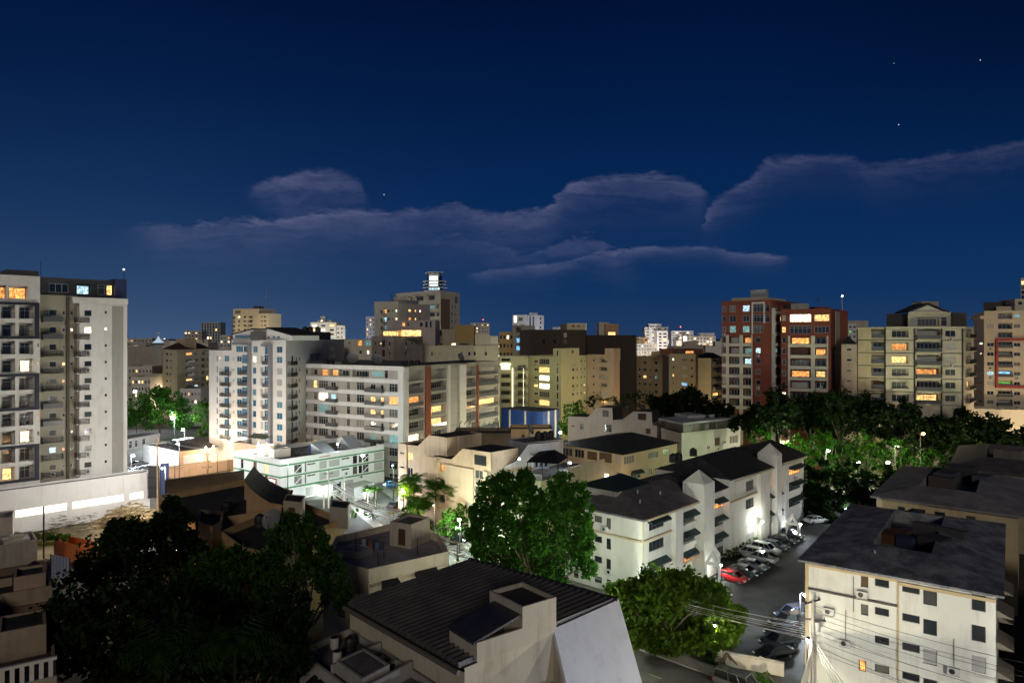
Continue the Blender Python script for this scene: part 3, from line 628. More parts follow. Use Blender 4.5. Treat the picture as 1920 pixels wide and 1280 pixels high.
def stepped_white():
    b = bld('apartment_block', 'stepped white apartment block with tall blue windows and sloped penthouse roofs', 'apartment block', [V2(392, 186), V2(560, 180)])
    L, C, Rr = V2(392, 189), V2(536, 174), V2(645, 222); W = wall((.74, .72, .68), .22); W2 = wall((.62, .55, .45), .35); GR = wall((.22, .22, .24), .2)
    m = on(L, C, 434); I = inward(L, C, 1)
    v1 = Vol(b, [L, m, off(m, I * 14), off(L, I * 14)], 0, 31.2, W, par=.6)
    zs = [26.1 - 2.82 * k for k in range(7)]; z2 = [29.0] + zs
    v1.grid(0, [(407, 2.4, 1.7, 'k', dict(bars=False)), (412, 1.6, .6, 'k', dict(bars=False)), (425, 9, 1.6, 'k')], z2, {(0, 1): 'W'})
    for z in z2[1:]: v1.balc(0, 417, 433, z - 1.55, .9, 'bars', W)
    v2 = Vol(b, quad(m, C, Rr), 0, 34.0, W, par=.7)
    v2.grid(0, [(438, 2, .7, 'k', dict(bars=False)), (448.5, 9, 1.4, 'k'), (461, 15, 2.3, 'k'), (477, 6.5, 1.6, 'k'), (491, 5.5, 1.9, 's'), (501.5, 12, 2.4, 'k'), (524, 10.5, 1.6, 'k')], z2 + [],
            {(0, 3): 'W', (2, 6): 's', (0, 6): 'k', (1, 6): 's', (3, 6): 's', (3, 5): 's', (4, 5): 'k', (2, 5): 'k', (1, 5): 'k', (0, 1): 'k'})
    for z in z2[1:]: v2.balc(0, 450, 469, z - 1.25, .8, 'glass', W)
    for z in z2[:6]: v2.balc(0, 494, 508, z - 1.3, .5, 'glass', W)
    u = v2.u
    v2.fboxp('grey_fin', GR, 0, [(u(0, 468.5), u(0, 472), .004, .9, 5, 33.3), (u(0, 440), u(0, 468.4), .004, .9, 32.7, 33.3)])
    v2.fboxp('grey_fin', GR, 0, [(u(0, 507.5), u(0, 511.5), .004, .9, 7, 33.0), (u(0, 494), u(0, 507.4), .004, .9, 32.4, 33.0)])
    v2.grid(0, [(449, 13, 1.6, 'k'), (463, 13, 1.6, 'k'), (479, 8, 1.6, 'k'), (501.5, 10.5, 2.6, 'k'), (524, 10.5, 1.6, 'k')], [31.6])
    v2.grid(1, [(548.5, 4, 1.9, 'k', dict(bars=False)), (556, 2.5, 1.0, 'k', dict(bars=False)), (561.5, 2.5, 1.0, 'k', dict(bars=False)), (590, 18, 2.2, 'k'), (622, 10, 1.4, 'k')], z2[:1] + zs, {(0, 3): 'k'})
    v2.grid(1, [(587, 20, 2.4, 'k'), (620, 9, 1.5, 'k')], [31.3])
    for z in z2: v2.balc(1, 539.5, 552, z - 1.4, .9, 'bars', W2)
    # penthouses with sloping roofs
    def pent(px0, px1, yl, yr, dep, wx, cols):
        p, q = on(L, C, px0), on(L, C, px1); p, q = off(p, I * .6), off(q, I * .6)
        hl, hr = ZZ(yl, p[1]), ZZ(yr, q[1])
        v = Vol(b, [p, q, off(q, I * dep), off(p, I * dep)], 33.9, min(hl, hr), W, par=0, name='penthouse')
        v.grid(0, cols, [35.1])
        mb = MB(); zl, zr = hl, hr
        A, B_, C_, D = off(p, I * -.5), off(q, I * -.5), off(q, I * (dep + .4)), off(p, I * (dep + .4))
        lo = min(hl, hr) + .004
        for dz in (0, .25): mb.face((*A, zl + dz), (*B_, zr + dz), (*C_, zr + dz), (*D, zl + dz))
        for (s_, e_, z1_, z2_) in ((A, B_, zl, zr), (B_, C_, zr, zr), (C_, D, zr, zl), (D, A, zl, zl)): mb.face((*s_, z1_), (*e_, z2_), (*e_, z2_ + .25), (*s_, z1_ + .25))
        partw('sloped_roof', mb, SHINGLED, b)
        tri = MB(); hi = max(hl, hr)
        if hl > hr: tri.face((*p, lo), (*q, lo), (*p, hi)); tri.face((*off(p, I * dep), lo), (*p, lo), (*p, hi), (*off(p, I * dep), hi))
        else: tri.face((*p, lo), (*q, lo), (*q, hi)); tri.face((*q, lo), (*off(q, I * dep), lo), (*off(q, I * dep), hi), (*q, hi))
        partw('gable', tri, W, b)
    pent(433, 472, 627, 617, 8, 0, [(455, 30, 1.3, 'k')])
    p, q = off(on(L, C, 472.3), I * .7), off(on(L, C, 497), I * .7); Vol(b, [p, q, off(q, I * 6), off(p, I * 6)], 33.9, 36.6, wall((.5, .45, .4)), par=.1, name='penthouse_wall')
    pent(497.4, 545, 615, 629, 9, 0, [(503, 5, 1.6, 'k'), (513, 5, 1.3, 'k'), (522, 5, 1.3, 'k')])
    n1 = inward(C, Rr, 1)
    p, q = off(on(C, Rr, 548), n1 * 2), off(on(C, Rr, 632), n1 * 2)
    Vol(b, [p, q, off(q, n1 * 9), off(p, n1 * 9)], 33.9, 36.2, plain((.1, .095, .09), .8, name='dark_render'), SHINGLED, par=.1, name='roof_storey')
    # base storey with a canopy
    pd = Vol(b, quad(off(on(L, C, 455), I * -3), off(C, I * -3 ), off(on(C, Rr, 566), -n1 * 1.0)), 0, 7.6, wall((.66, .55, .42), .3), par=.9, name='podium')
    pd.grid(0, [(470, 10, 1.8, 'w'), (490, 10, 1.8, 'k')], [4.5]); pd.grid(1, [(545, 10, 1.6, 'W'), (556, 9, 1.6, 'w')], [4.8])
    mb = MB(); a, c = on(L, C, 478), on(L, C, 512); a2, c2 = off(a, I * -2.6), off(c, I * -2.6)
    mb.face((*a, 9.9), (*c, 9.9), (*c2, 9.2), (*a2, 9.2)); mb.face((*a, 9.8), (*a2, 9.1), (*c2, 9.1), (*c, 9.8)); mb.face((*a2, 9.1), (*a2, 9.2), (*c2, 9.2), (*c2, 9.1))
    partw('canopy', mb, plain((.07, .09, .05), .7, name='canopy_sheet'), b)
stepped_white()

def far(name, label, cat, px0, px1, ytop, Y, wm, ncol, story=2.9, wsz=(.5, .45), lits=(), nrow=6, dY=0.0, dep=14, z0=0, rm=None, par=.7, skipc=(), kinds='d', side=None, top=0, farw=True, group=None, shift=0):
    """a block seen square on: columns spread evenly, rows from the top; side = (px, Y) of a further right hand face"""
    p, q = V2(px0, Y), V2(px1, Y + dY); b = bld(name, label, cat, [p, q], group); z1 = ZZ(ytop, Y + dY / 2)
    pts = slab(p, q, dep) if side is None else quad(p, q, V2(*side)); v = Vol(b, pts, z0, z1, wm, rm, par=par, far=farw)
    pw = (px1 - px0) / ncol; lt = {(r, c): k for r, c, k in lits}
    cols = [(px0 + pw * (c + .5), pw * wsz[0], story * wsz[1], kinds[c % len(kinds)]) for c in range(ncol) if c not in skipc]
    v.grid(0, cols, [z1 - par - 1.5 - shift - story * r for r in range(nrow)], lt); return b, v

def skyline():
    b, v = far('apartment_block', 'cream six storey block with dark brown tiled roof behind the round park tree', 'apartment block', 305, 392, 655, 296, wall((.60, .52, .34), .35), 2, nrow=0, side=None)
    VOLS.remove(v)
    v = Vol(b, quad(V2(305, 300), V2(332, 290), V2(393, 318)), 0, ZZ(655, 293), wall((.60, .52, .34), .35), par=.3)
    zs = [v.z1 - 2.0 - 2.85 * k for k in range(7)]
    v.grid(0, [(313, 4, 1.2, 'd'), (320, 2.5, 1.0, 'd')], zs); v.grid(1, [(354.5, 11, 1.2, 'd'), (368, 6, 1.1, 'd'), (382, 8, 1.7, 'd', dict(deep=1.0)), (389, 4, 1.7, 'd')], zs, {(0, 0): 'o', (4, 0): 'w', (5, 1): 'c'})
    for z in zs[1:]: v.balc(1, 347.5, 361, z - 1.0, .9, 'solid')
    hiproof(b, [V2(303, 302), V2(332, 288), V2(396, 319), V2(366, 333)], v.z1 + .01, 3.2, plain((.08, .04, .025), .8, name='brown_tiles'))
    Vol(b, slab(V2(348, 300), V2(368, 305), 6), v.z1, v.z1 + 4.5, wall((.45, .36, .22)), plain((.1, .05, .03), .8, name='brown_tiles'), par=.1, name='stair_tower')
    # pale tower behind the mast
    b, v = far('apartment_tower', 'cream eleven storey tower with one stepped shoulder behind the blue windowed block', 'apartment tower', 437, 504, 588, 455, wall((.66, .55, .37), .25), 4, nrow=0)
    VOLS.remove(v); W = wall((.66, .55, .37), .25)
    v = Vol(b, slab(V2(437, 460), V2(484, 452), 16), 0, ZZ(578.5, 455), W, par=.8, far=True); zs = [ZZ(594, 455) - 2.83 * k for k in range(7)]
    v.grid(0, [(448, 4, 1.2, 'd'), (459, 4, 1.2, 'd'), (469, 9, 1.6, 'd', dict(deep=1.2))], zs); v.win(0, 1.5, 6.5, v.z1 - 3.4, v.z1 - 1.0)
    for z in zs: v.balc(0, 436.9, 441.5, z - 1, 1.2, 'solid')
    v = Vol(b, slab(V2(484, 452), V2(504, 450), 14), 0, ZZ(587.5, 452), W, par=.8, far=True); v.grid(0, [(491, 3, .8, 'd'), (497, 4, 1.1, 'd')], zs)
    Vol(b, slab(V2(475, 457), V2(484, 456), 6), v.z1, ZZ(573.5, 455), plain((.12, .1, .08), .8, name='dark_render'), par=.1, name='roof_tank_room')
    b, v = far('apartment_tower', 'small grey tower with dark vertical window strips on the far left skyline', 'apartment tower', 377, 413, 604, 760, wall((.45, .47, .47), .2), 7, nrow=7, wsz=(.55, .8), story=3.0)
    # white block right of it
    W = wall((.74, .72, .64), .2)
    b, v = far('apartment_block', 'white stepped block with a small roof turret on the skyline left of the central tower', 'apartment block', 582, 630, 604, 460, W, 3, nrow=5, wsz=(.5, .4), lits=((0, 2, 'w'), (3, 2, 't')))
    v2 = Vol(b, slab(V2(630.2, 462), V2(647, 464), 12), 0, ZZ(610, 462), W, par=.6, far=True); v2.grid(0, [(634, 3, 1.2, 'd'), (641, 3, 1.2, 'd')], [v2.z1 - 2 - 2.9 * k for k in range(5)])
    Vol(b, slab(V2(595, 464), V2(622, 464), 8), v.z1, ZZ(600, 464), W, par=.2, name='roof_storey', far=True).grid(0, [(603, 3, 1, 'W'), (612, 3, 1, 'd')], [v.z1 + 1])
    Vol(b, slab(V2(601, 466), V2(609, 466), 4), v.z1 + 1.3, ZZ(592.5, 466), W, par=.2, name='roof_turret')
    b, v = far('apartment_tower', 'blue shaded dark tower with rows of pale windows peeping beside the central tower', 'apartment tower', 686, 703, 593, 430, wall((.36, .38, .5), .2), 3, nrow=9, wsz=(.4, .45), lits=((1, 1, 'w'), (4, 2, 'c'), (2, 0, 'w')))
    # central cluster
    Wc = wall((.66, .61, .50), .3); Wd = wall((.42, .36, .31), .35)
    b, v = far('apartment_tower', 'cream and grey tower with green loggias rising under the lit crown', 'apartment tower', 744, 825, 546, 285, Wc, 1, nrow=0); VOLS.remove(v)
    v = Vol(b, quad(V2(744, 300), V2(826, 278), V2(862, 297)), 0, ZZ(545, 282), Wc, par=.8); zt = v.z1
    zs = [ZZ(567, 280) - 2.85 * k for k in range(6)]
    v.grid(0, [(756, 12, 2.0, 'd', dict(deep=1.5)), (768, 10, 2.0, 'b', dict(deep=1.5)), (785, 18, 2.0, 'd', dict(deep=1.2)), (807, 16, 2.1, 'd', dict(deep=1.2)), (819, 9, 2.0, 'd')], [zt - 2.7], {(0, 1): 'd'})
    v.grid(0, [(807, 16, 1.9, 'd', dict(deep=1.0)), (819.5, 8, 1.9, 'd', dict(deep=1.0))], [zt - 6.4 - 3.1 * k for k in range(4)], {(0, 0): 't'})
    v.fboxp('brown_panel', wall((.23, .15, .095), .3), 1, [(.3, v.u(1, 843), .004, .1, 12, zt - 3.3)])
    v.grid(1, [(848, 2.5, 1.5, 'd', dict(bars=False)), (855, 2.5, 1.0, 'd', dict(bars=False))], [zt - 6.2 - 3.05 * k for k in range(7)]); v.win(1, v.u(1, 853), v.u(1, 859), zt - 4.6, zt - 1.6)
    v.band(0, zt - 1.2, zt - .02, .5, Wc, 'cornice')
    # lit crown
    b2 = bld('office_tower', 'glowing white lantern crown of a round tower with ringed balconies on the central skyline', 'office tower', [V2(815, 420), V2(815, 420)])
    mb = MB(); Y = 420; c = V2(815, Y); s = Y / F; zt2 = ZZ(511, Y)
    m = MB(); m.lathe((c[0], c[1], 0), [(13 * s, 0), (13 * s, ZZ(546, Y))], 20); partw('shaft', m, wall((.5, .5, .5), .2), b2)
    m = MB(); m.box(c[0] - 9 * s, c[0] + 9 * s, c[1] - 17 * s, c[1] - 5 * s, ZZ(546, Y), zt2 - 1); partw('stair_shaft', m, wall((.75, .78, .76), .1), b2)
    m = MB(); m.lathe((c[0], c[1], ZZ(546, Y)), [(14 * s, 0), (14 * s, 9.5)], 20); partw('glazed_drum', m, plain((.02, .03, .06), .1, name='dark_blue_glass'), b2)
    for y_, r_ in ((547, 21), (541, 22.5), (535, 22.5), (529, 22), (512.5, 18)):
        m = MB(); m.lathe((c[0], c[1], ZZ(y_, Y)), [(r_ * s - .8, 0), (r_ * s, .05), (r_ * s, .55), (r_ * s - .8, .6)], 24); partw('ring_slab', m, wall((.62, .63, .66), .1), b2)
    m = MB(); m.box(c[0] - 7.6 * s, c[0] + 7.6 * s, c[1] - 17.4 * s, c[1] - 17.1 * s, ZZ(537, Y), ZZ(519, Y)); partw('light_panel', m, emit((.86, 1, .93), 1.05), b2)
    for k in range(4): m = MB(); m.box(c[0] + (-9 + 5.5 * k) * s, c[0] + (-5.5 + 5.5 * k) * s, c[1] - 18.4 * s, c[1] - 18 * s, ZZ(544, Y), ZZ(540, Y)); partw('window', m, lit('c'), b2)
    # cream lower block left
    b, v = far('apartment_block', 'pale cream block stepping down left of the lit crown tower with lit corner balconies', 'apartment block', 702, 747, 565, 243, Wc, 1, nrow=0); VOLS.remove(v)
    v = Vol(b, quad(V2(702, 243), V2(747, 238), V2(762, 243)), 0, ZZ(565, 241), Wc, par=.8); zs = [ZZ(583, 241) - 2.8 * k for k in range(5)]
    v.grid(0, [(714.5, 2.2, 1.0, 'd', dict(bars=False)), (721, 8, 1.9, 'd', dict(deep=1.1)), (728.5, 4, .9, 'd'), (736, 2, .7, 'd', dict(bars=False)), (743, 3, .9, 'd')], zs, {(0, 1): 'w', (0, 4): 'W', (1, 4): 'W', (1, 1): 'c', (2, 1): 't'})
    for z in zs[:3]: v.balc(0, 717, 725.5, z - 1.0, .9, 'bars')
    v2 = Vol(b, quad(V2(747.2, 240), V2(762, 236), V2(806, 246)), 0, ZZ(570, 240), wall((.50, .45, .40), .3), par=.5)
    v2.grid(1, [(768.5, 5, 1.0, 'w'), (779, 3, .8, 'w'), (788, 3, .8, 'W')], zs, {(1, 0): 'o', (1, 2): 'd', (2, 0): 'd'})
    Vol(b, slab(V2(738, 246), V2(785, 250), 8), ZZ(570, 240) - .5, ZZ(563, 248), plain((.16, .17, .2), .7, name='roof_sheet'), par=.1, name='roof_storey')
    Vol(b, slab(V2(738.5, 250), V2(764, 251), 5), ZZ(566, 250), ZZ(557, 250), wall((.55, .47, .42)), par=.1, name='tank_room')
    # plum coloured mid storey
    b, v = far('apartment_block', 'mauve flat topped block with pink lit wall under the cream block', 'apartment block', 725, 816, 600, 222, wall((.42, .38, .38), .35), 1, nrow=0)
    v.grid(0, [(757, 5, 1.2, 'o'), (765, 4, 1.0, 'd'), (790, 6, 1.4, 'd'), (799.5, 5, 2.0, 'd'), (807.5, 4, 2.0, 'd')], [ZZ(608, 222)])
    # block with the lit round corner
    b, v = far('apartment_block', 'grey brown block with a lit round glazed penthouse corner and two dishes before it', 'apartment block', 697, 792, 631, 200, Wd, 1, nrow=0); VOLS.remove(v)
    v = Vol(b, quad(V2(697, 206), V2(738, 198), V2(793, 212)), 0, ZZ(630, 200), Wd, par=.5); zs = [ZZ(644, 200) - 2.8 * k for k in range(5)]
    v.grid(0, [(703.5, 3.5, 1.1, 'd'), (713.8, 2, .6, 'W', dict(bars=False)), (719, 5.5, 2.0, 'n'), (730, 3.5, 1.1, 'd')], zs, {(1, 1): 'd'}); v.grid(1, [(762, 4, 1.2, 'd'), (773.5, 3, .9, 'd')], zs)
    p2 = Vol(b, quad(V2(717, 206), V2(743, 203), V2(755, 208)), v.z1 - .5, ZZ(619, 205), Wd, par=.2, name='penthouse'); p2.grid(0, [(730, 24, 1.4, 'd')], [ZZ(625, 205)])
    p2.w(1, 745.5, 4, ZZ(625, 205), 1.5, 'w')
    m = MB(); c = V2(771, 206); m.lathe((*c, v.z1 - .5), [(3.0, 0), (3.0, .5)], 18); m.lathe((*c, v.z1 + 1.75), [(3.0, 0), (3.1, .35)], 18); partw('round_corner', m, Wd, b)
    m = MB(); m.lathe((*c, v.z1), [(2.9, .02), (2.9, 1.74)], 18); partw('round_glazing', m, lit('w'), b)
    # olive terrace block and the pale one in front of it
    b, v = far('apartment_block', 'olive terrace block with brown box roof behind the small oval dish', 'apartment block', 793, 890, 640, 236, wall((.36, .36, .20), .3), 1, nrow=0)
    v.grid(0, [(800, 7, 2.6, 't', dict(deep=1.0)), (822, 18, 2.4, 'd', dict(deep=1.4)), (850, 12, 2.6, 'd', dict(deep=1.5)), (870, 18, 2.6, 'd', dict(deep=1.5))], [ZZ(640, 236)], {(0, 0): 'd'})
    Vol(b, slab(V2(853, 239), V2(889, 239), 8), v.z1 - .7, ZZ(609, 239), wall((.42, .30, .12), .3), par=.2, name='roof_box')
    v2 = Vol(b, slab(V2(785, 242), V2(856, 242), 8), v.z1 - 4, ZZ(617, 242), wall((.42, .36, .3), .3), par=.2, name='rear_storey'); v2.grid(0, [(805, 3, 1.3, 'd'), (813, 3, 1.3, 'd'), (824, 10, 1.8, 'd')], [ZZ(625, 242)])
    b, v = far('apartment_block', 'pale olive block with three small paired windows above the grey banded block roof', 'apartment block', 793, 935, 648, 220, wall((.56, .53, .40), .35), 1, nrow=0); VOLS.remove(v)
    v = Vol(b, slab(V2(793, 221), V2(935, 224), 9), 0, ZZ(648, 222), wall((.56, .53, .40), .35), par=.4)
    v.grid(0, [(810, 3, 1.5, 'd', dict(bars=False)), (815.5, 2, .7, 'd', dict(bars=False)), (825, 2, .9, 'd', dict(bars=False)), (866, 4, 1.2, 'd'), (880, 4.5, 1.3, 'd'), (890, 4.5, 1.3, 'd'), (911, 4.5, 1.3, 'd')], [ZZ(663, 222), ZZ(663, 222) - 3])
    Vol(b, slab(V2(891, 223.5), V2(919, 224), 7), v.z1 - .4, ZZ(627, 224), wall((.5, .46, .38), .3), par=.3, name='roof_box')
    Vol(b, slab(V2(919.2, 224.2), V2(934, 224.6), 7), v.z1 - .4, ZZ(630, 224), wall((.62, .6, .5), .3), par=.3, name='stair_tower')
    # small blocks left of the cluster
    b, v = far('house', 'low white block with a teal lit window between the stepped block and the dishes', 'house', 633, 697, 636, 232, wall((.66, .62, .52), .3), 1, nrow=0)
    v.grid(0, [(655, 4, .8, 'd'), (675, 8, 1.8, 'd'), (690, 10, 1.8, 't')], [ZZ(643, 232)]); v.grid(0, [(640, 4, 1.0, 'd'), (676, 5, 1.2, 'd'), (690, 4, 1.2, 'd')], [ZZ(660, 232)], {(0, 2): 'W'})
    # right of the cluster
    b, v = far('office_tower', 'white slim tower with vertical dark slots and a lit side on the skyline', 'office tower', 961, 1020, 591, 470, wall((.6, .62, .68), .15), 1, nrow=0); VOLS.remove(v)
    W = wall((.66, .68, .74), .15)
    v = Vol(b, quad(V2(961, 480), V2(988, 470), V2(992, 478)), 0, ZZ(590, 473), W, par=.6, far=True); v.grid(0, [(966, 5, 4.5, 'W'), (976, 8, 2.5, 'd')], [ZZ(598, 473)]); v.grid(0, [(967, 9, 2.5, 'd'), (979, 10, 2.5, 'd')], [ZZ(612, 473) - 5 * k for k in range(3)], {(0, 0): 'd', (1, 0): 'c'})
    v = Vol(b, quad(V2(988.2, 476), V2(1008, 468), V2(1020, 476)), 0, ZZ(591, 472), W, par=.6, far=True); [v.fboxp('dark_slot', plain((.03, .04, .08), .3, name='slot_glass'), 0, [(v.u(0, a), v.u(0, a + 2.2), .004, .12, 14, v.z1 - 1)]) for a in (993, 999)]
    v.grid(1, [(1013.5, 3, 1.3, 'd')], [ZZ(597, 472) - 3.0 * k for k in range(5)])
    Vol(b, slab(V2(993, 474), V2(1008, 474), 6), v.z1 - .6, ZZ(586, 474), W, par=.2, name='plant_room')
    b, v = far('apartment_block', 'tan block with a row of small windows peeping left of the pale yellow block', 'apartment block', 936, 962, 622, 290, wall((.48, .34, .16), .3), 4, nrow=3, wsz=(.6, .45), story=3.6)
    b, v = far('apartment_block', 'grey block with a bright blue lit loggia beside the dark unlit block', 'apartment block', 961, 1003, 610, 282, wall((.34, .32, .26), .3), 1, nrow=0)
    v.grid(0, [(972, 10, 2.4, 'd', dict(deep=1.2)), (973, 9, 2.4, 'd')], [ZZ(618, 282)]); v.grid(0, [(972, 9, 2.4, 'b', dict(deep=.8))], [ZZ(637, 282) - 3.2 * k for k in range(2)])
    dark = wall((.028, .022, .017), .3); shade_brown = wall((.06, .047, .036), .3)  # little light reaches these blocks; that shade is put into the wall colours
    b, v = far('apartment_block', 'dark unlit brown block standing behind the pale yellow block', 'apartment block', 1000, 1100, 618, 262, shade_brown, 1, nrow=0, dY=8)
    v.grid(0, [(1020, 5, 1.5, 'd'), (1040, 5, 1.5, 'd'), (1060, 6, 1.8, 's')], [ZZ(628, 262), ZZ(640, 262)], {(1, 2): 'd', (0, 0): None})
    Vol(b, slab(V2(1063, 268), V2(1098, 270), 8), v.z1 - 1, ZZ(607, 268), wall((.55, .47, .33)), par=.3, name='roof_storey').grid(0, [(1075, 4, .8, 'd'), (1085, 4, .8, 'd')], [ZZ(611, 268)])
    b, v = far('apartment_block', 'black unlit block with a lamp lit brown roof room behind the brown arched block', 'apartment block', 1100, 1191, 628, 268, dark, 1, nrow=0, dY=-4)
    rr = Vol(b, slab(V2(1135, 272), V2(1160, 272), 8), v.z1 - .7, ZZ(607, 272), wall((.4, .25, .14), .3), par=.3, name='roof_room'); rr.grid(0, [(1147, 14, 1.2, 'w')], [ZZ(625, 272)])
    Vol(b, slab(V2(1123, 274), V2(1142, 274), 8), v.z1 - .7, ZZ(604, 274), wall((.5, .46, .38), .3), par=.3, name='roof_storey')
    # pale yellow block
    W = wall((.62, .62, .36), .25)
    b, v = far('apartment_block', 'pale yellow green block with lit triple windows beside the blue shed', 'apartment block', 990, 1052, 668, 238, W, 1, nrow=0); VOLS.remove(v)
    v = Vol(b, quad(V2(992, 243), V2(1052, 231), V2(1100, 246)), 0, ZZ(667, 238), W, par=.7)
    zs = [ZZ(678, 236) - 2.8 * k for k in range(7)]
    v.grid(0, [(1005, 7, .9, 'd'), (1020.5, 19, 1.9, 'd'), (1045, 3, 2.1, 'd', dict(bars=False))], zs, {(1, 1): 'w', (2, 1): 'W', (3, 1): 'W', (3, 0): 'w', (1, 2): 'd', (4, 1): 'd', (5, 1): 'w'})
    v.grid(1, [(1075, 4.2, 1.0, 'd'), (1082.6, 2.2, 1.0, 'd', dict(bars=False)), (1090, 2.2, 1.0, 'd', dict(bars=False)), (1096, 2, .7, 'd', dict(bars=False))], zs, {(3, 3): 'W', (4, 3): 'w'})
    k_ = Vol(b, quad(on(v.pts[0], v.pts[1], 1037), off(v.pts[1], (.0, -.3)), on(v.pts[1], v.pts[2], 1086)), v.z1 - 2.5, ZZ(653, 234), W, par=.5, name='stair_core'); k_.grid(0, [(1045, 3, 1.9, 'd', dict(bars=False))], [ZZ(662, 233)]); k_.grid(1, [(1074, 4, 1.0, 'd')], [ZZ(660, 233)])
    W = wall((.46, .35, .25), .4)
    b, v = far('apartment_block', 'brown pink block with arched balconies right of the pale yellow block', 'apartment block', 1101, 1150, 665, 240, W, 1, nrow=0); VOLS.remove(v)
    v = Vol(b, quad(V2(1100.5, 246), V2(1151, 236), V2(1162, 241)), 0, ZZ(665, 240), W, par=.5); zs = [ZZ(676, 240) - 2.8 * k for k in range(7)]
    v.grid(0, [(1113, 4, .8, 'd'), (1131, 15, 1.4, 'd', dict(deep=1.0)), (1140, 3, .9, 'd')], zs, {(1, 2): 'W', (2, 2): None, (2, 1): 's', (4, 1): 's'})
    Vol(b, quad(on(v.pts[0], v.pts[1], 1134), off(v.pts[1], (0, -.25)), off(v.pts[2], (.2, 0))), v.z1 - 2, ZZ(653, 238), W, par=.4, name='stair_core')
    # lit stair block left of it
    W = wall((.56, .56, .34), .3)
    b, v = far('apartment_block', 'yellow green block with white railed balconies and a bright strip lamp', 'apartment block', 937, 991, 668, 236, W, 1, nrow=0)
    zs = [ZZ(673, 236) - 2.85 * k for k in range(7)]
    v.grid(0, [(948, 19, 1.6, 'd', dict(deep=.9)), (978, 17, 2.0, 'w', dict(deep=1.0))], zs, {(0, 1): None, (0, 0): 'd', (1, 0): 'W', (1, 1): 'd', (2, 1): 'd', (3, 1): 'd', (4, 1): 'd', (5, 1): 'd', (6, 1): 'd'})
    for z in zs[1:]: v.balc(0, 966, 989, z - 1.1, .9, 'bars')
    for z in zs[2:]: a, c = sorted((v.u(0, 939), v.u(0, 957))); v.rail(0, a, c, z - .78, 'bars', .05)
    m = MB(); v.fbox(m, 0, v.u(0, 938), v.u(0, 957), .1, .3, ZZ(683.5, 236), ZZ(682, 236)); partw('strip_lamp', m, emit((.95, 1, .8), 5), b)
    m = MB(); v.fbox(m, 0, 4.2, 4.5, .1, .2, 9, ZZ(690, 236)); v.fbox(m, 0, 8.0, 8.15, .1, .2, 9, ZZ(690, 236)); partw('strip_lamp', m, emit((1, .9, .55), 1.6), b)
    # far white cluster
    W = wall((.68, .66, .66), .15)
    b, v = far('apartment_tower', 'far white tower with curved balcony bands among the white skyline cluster', 'apartment tower', 1209, 1253, 613, 700, W, 4, nrow=7, wsz=(.45, .4), story=3.0, lits=((2, 1, 'w'), (3, 3, 'W')))
    Vol(b, slab(V2(1216, 704), V2(1240, 704), 10), v.z1, ZZ(607, 704), W, par=.3, name='roof_storey')
    v = Vol(b, slab(V2(1232, 690), V2(1252, 692), 8), 0, ZZ(620, 690), W, par=.3, name='wing', far=True); v.grid(0, [(1238, 5, 1.5, 'd'), (1247, 6, 1.5, 'd')], [v.z1 - 3 - 3 * k for k in range(7)], {(2, 1): 'w'})
    b, v = far('apartment_block', 'low white far block with small windows left of the far white tower', 'apartment block', 1192, 1232, 644, 610, wall((.6, .57, .55), .2), 8, nrow=5, wsz=(.45, .45), lits=((0, 2, 'W'), (2, 5, 'w')))
    b, v = far('apartment_block', 'far pale block with a red roof lamp right of the far white tower', 'apartment block', 1259, 1300, 620, 800, W, 6, nrow=4, wsz=(.5, .4), lits=((1, 2, 'w'), (2, 4, 'c'), (0, 1, 'W')))
    lamp_dot(V2(1276, 800), ZZ(612.5, 800), (1, .06, .04), 14, .9, b)
    b, v = far('apartment_block', 'long low far white block with roof antenna left of the red brick tower', 'apartment block', 1288, 1342, 630, 640, W, 9, nrow=4, wsz=(.5, .4), lits=((0, 2, 'W'), (2, 5, 'w'), (1, 7, 'W')))
    Vol(b, slab(V2(1312, 645), V2(1340, 645), 10), v.z1 - .5, ZZ(624, 645), W, par=.3, name='roof_storey')
    m = MB(); x, y = V2(1324, 642); m.tube([(x, y, v.z1), (x, y, ZZ(602, 642))], .12, 5); partw('antenna', m, METAL, b)
    b, v = far('office_tower', 'distant flat topped block with one red roof lamp right of the lit crown', 'office tower', 882, 917, 605, 640, wall((.5, .5, .46), .2), 7, nrow=3, wsz=(.5, .4), lits=((0, 4, 'w'), (1, 1, 'W'), (0, 6, 'w'), (1, 2, 'W')))
    lamp_dot(V2(906, 642), ZZ(599, 642), (1, .05, .04), 14, .6, b)
    b, v = far('house', 'long pale far roofline with arches left of the black block', 'house', 1036, 1064, 613, 520, wall((.5, .5, .55), .2), 3, nrow=1, wsz=(.5, .4))
    # brownish pair in front of the far white cluster
    W = wall((.36, .29, .20), .35)
    b, v = far('apartment_block', 'dim tan block with scattered small windows right of the black block', 'apartment block', 1193, 1254, 668, 272, W, 1, nrow=0); VOLS.remove(v)
    v = Vol(b, quad(V2(1193, 276), V2(1242, 266), V2(1254, 272)), 0, ZZ(668, 270), W, par=.5); zs = [ZZ(680, 270) - 2.8 * k for k in range(6)]
    v.grid(0, [(1199, 4, 1.0, 'd'), (1209, 6, 1.1, 'd'), (1219, 4, .8, 'd'), (1230, 5, 1.1, 'd')], zs, {(2, 1): 'w', (2, 3): 't', (0, 0): None, (0, 2): None})
    Vol(b, slab(V2(1221, 270), V2(1242, 268), 8), v.z1 - .6, ZZ(659, 270), W, par=.3, name='stair_core')
    W = wall((.34, .31, .22), .35)
    b, v = far('apartment_block', 'dim grey brown block with an orange lit roof terrace left of the red brick tower', 'apartment block', 1256, 1304, 664, 246, W, 1, nrow=0); VOLS.remove(v)
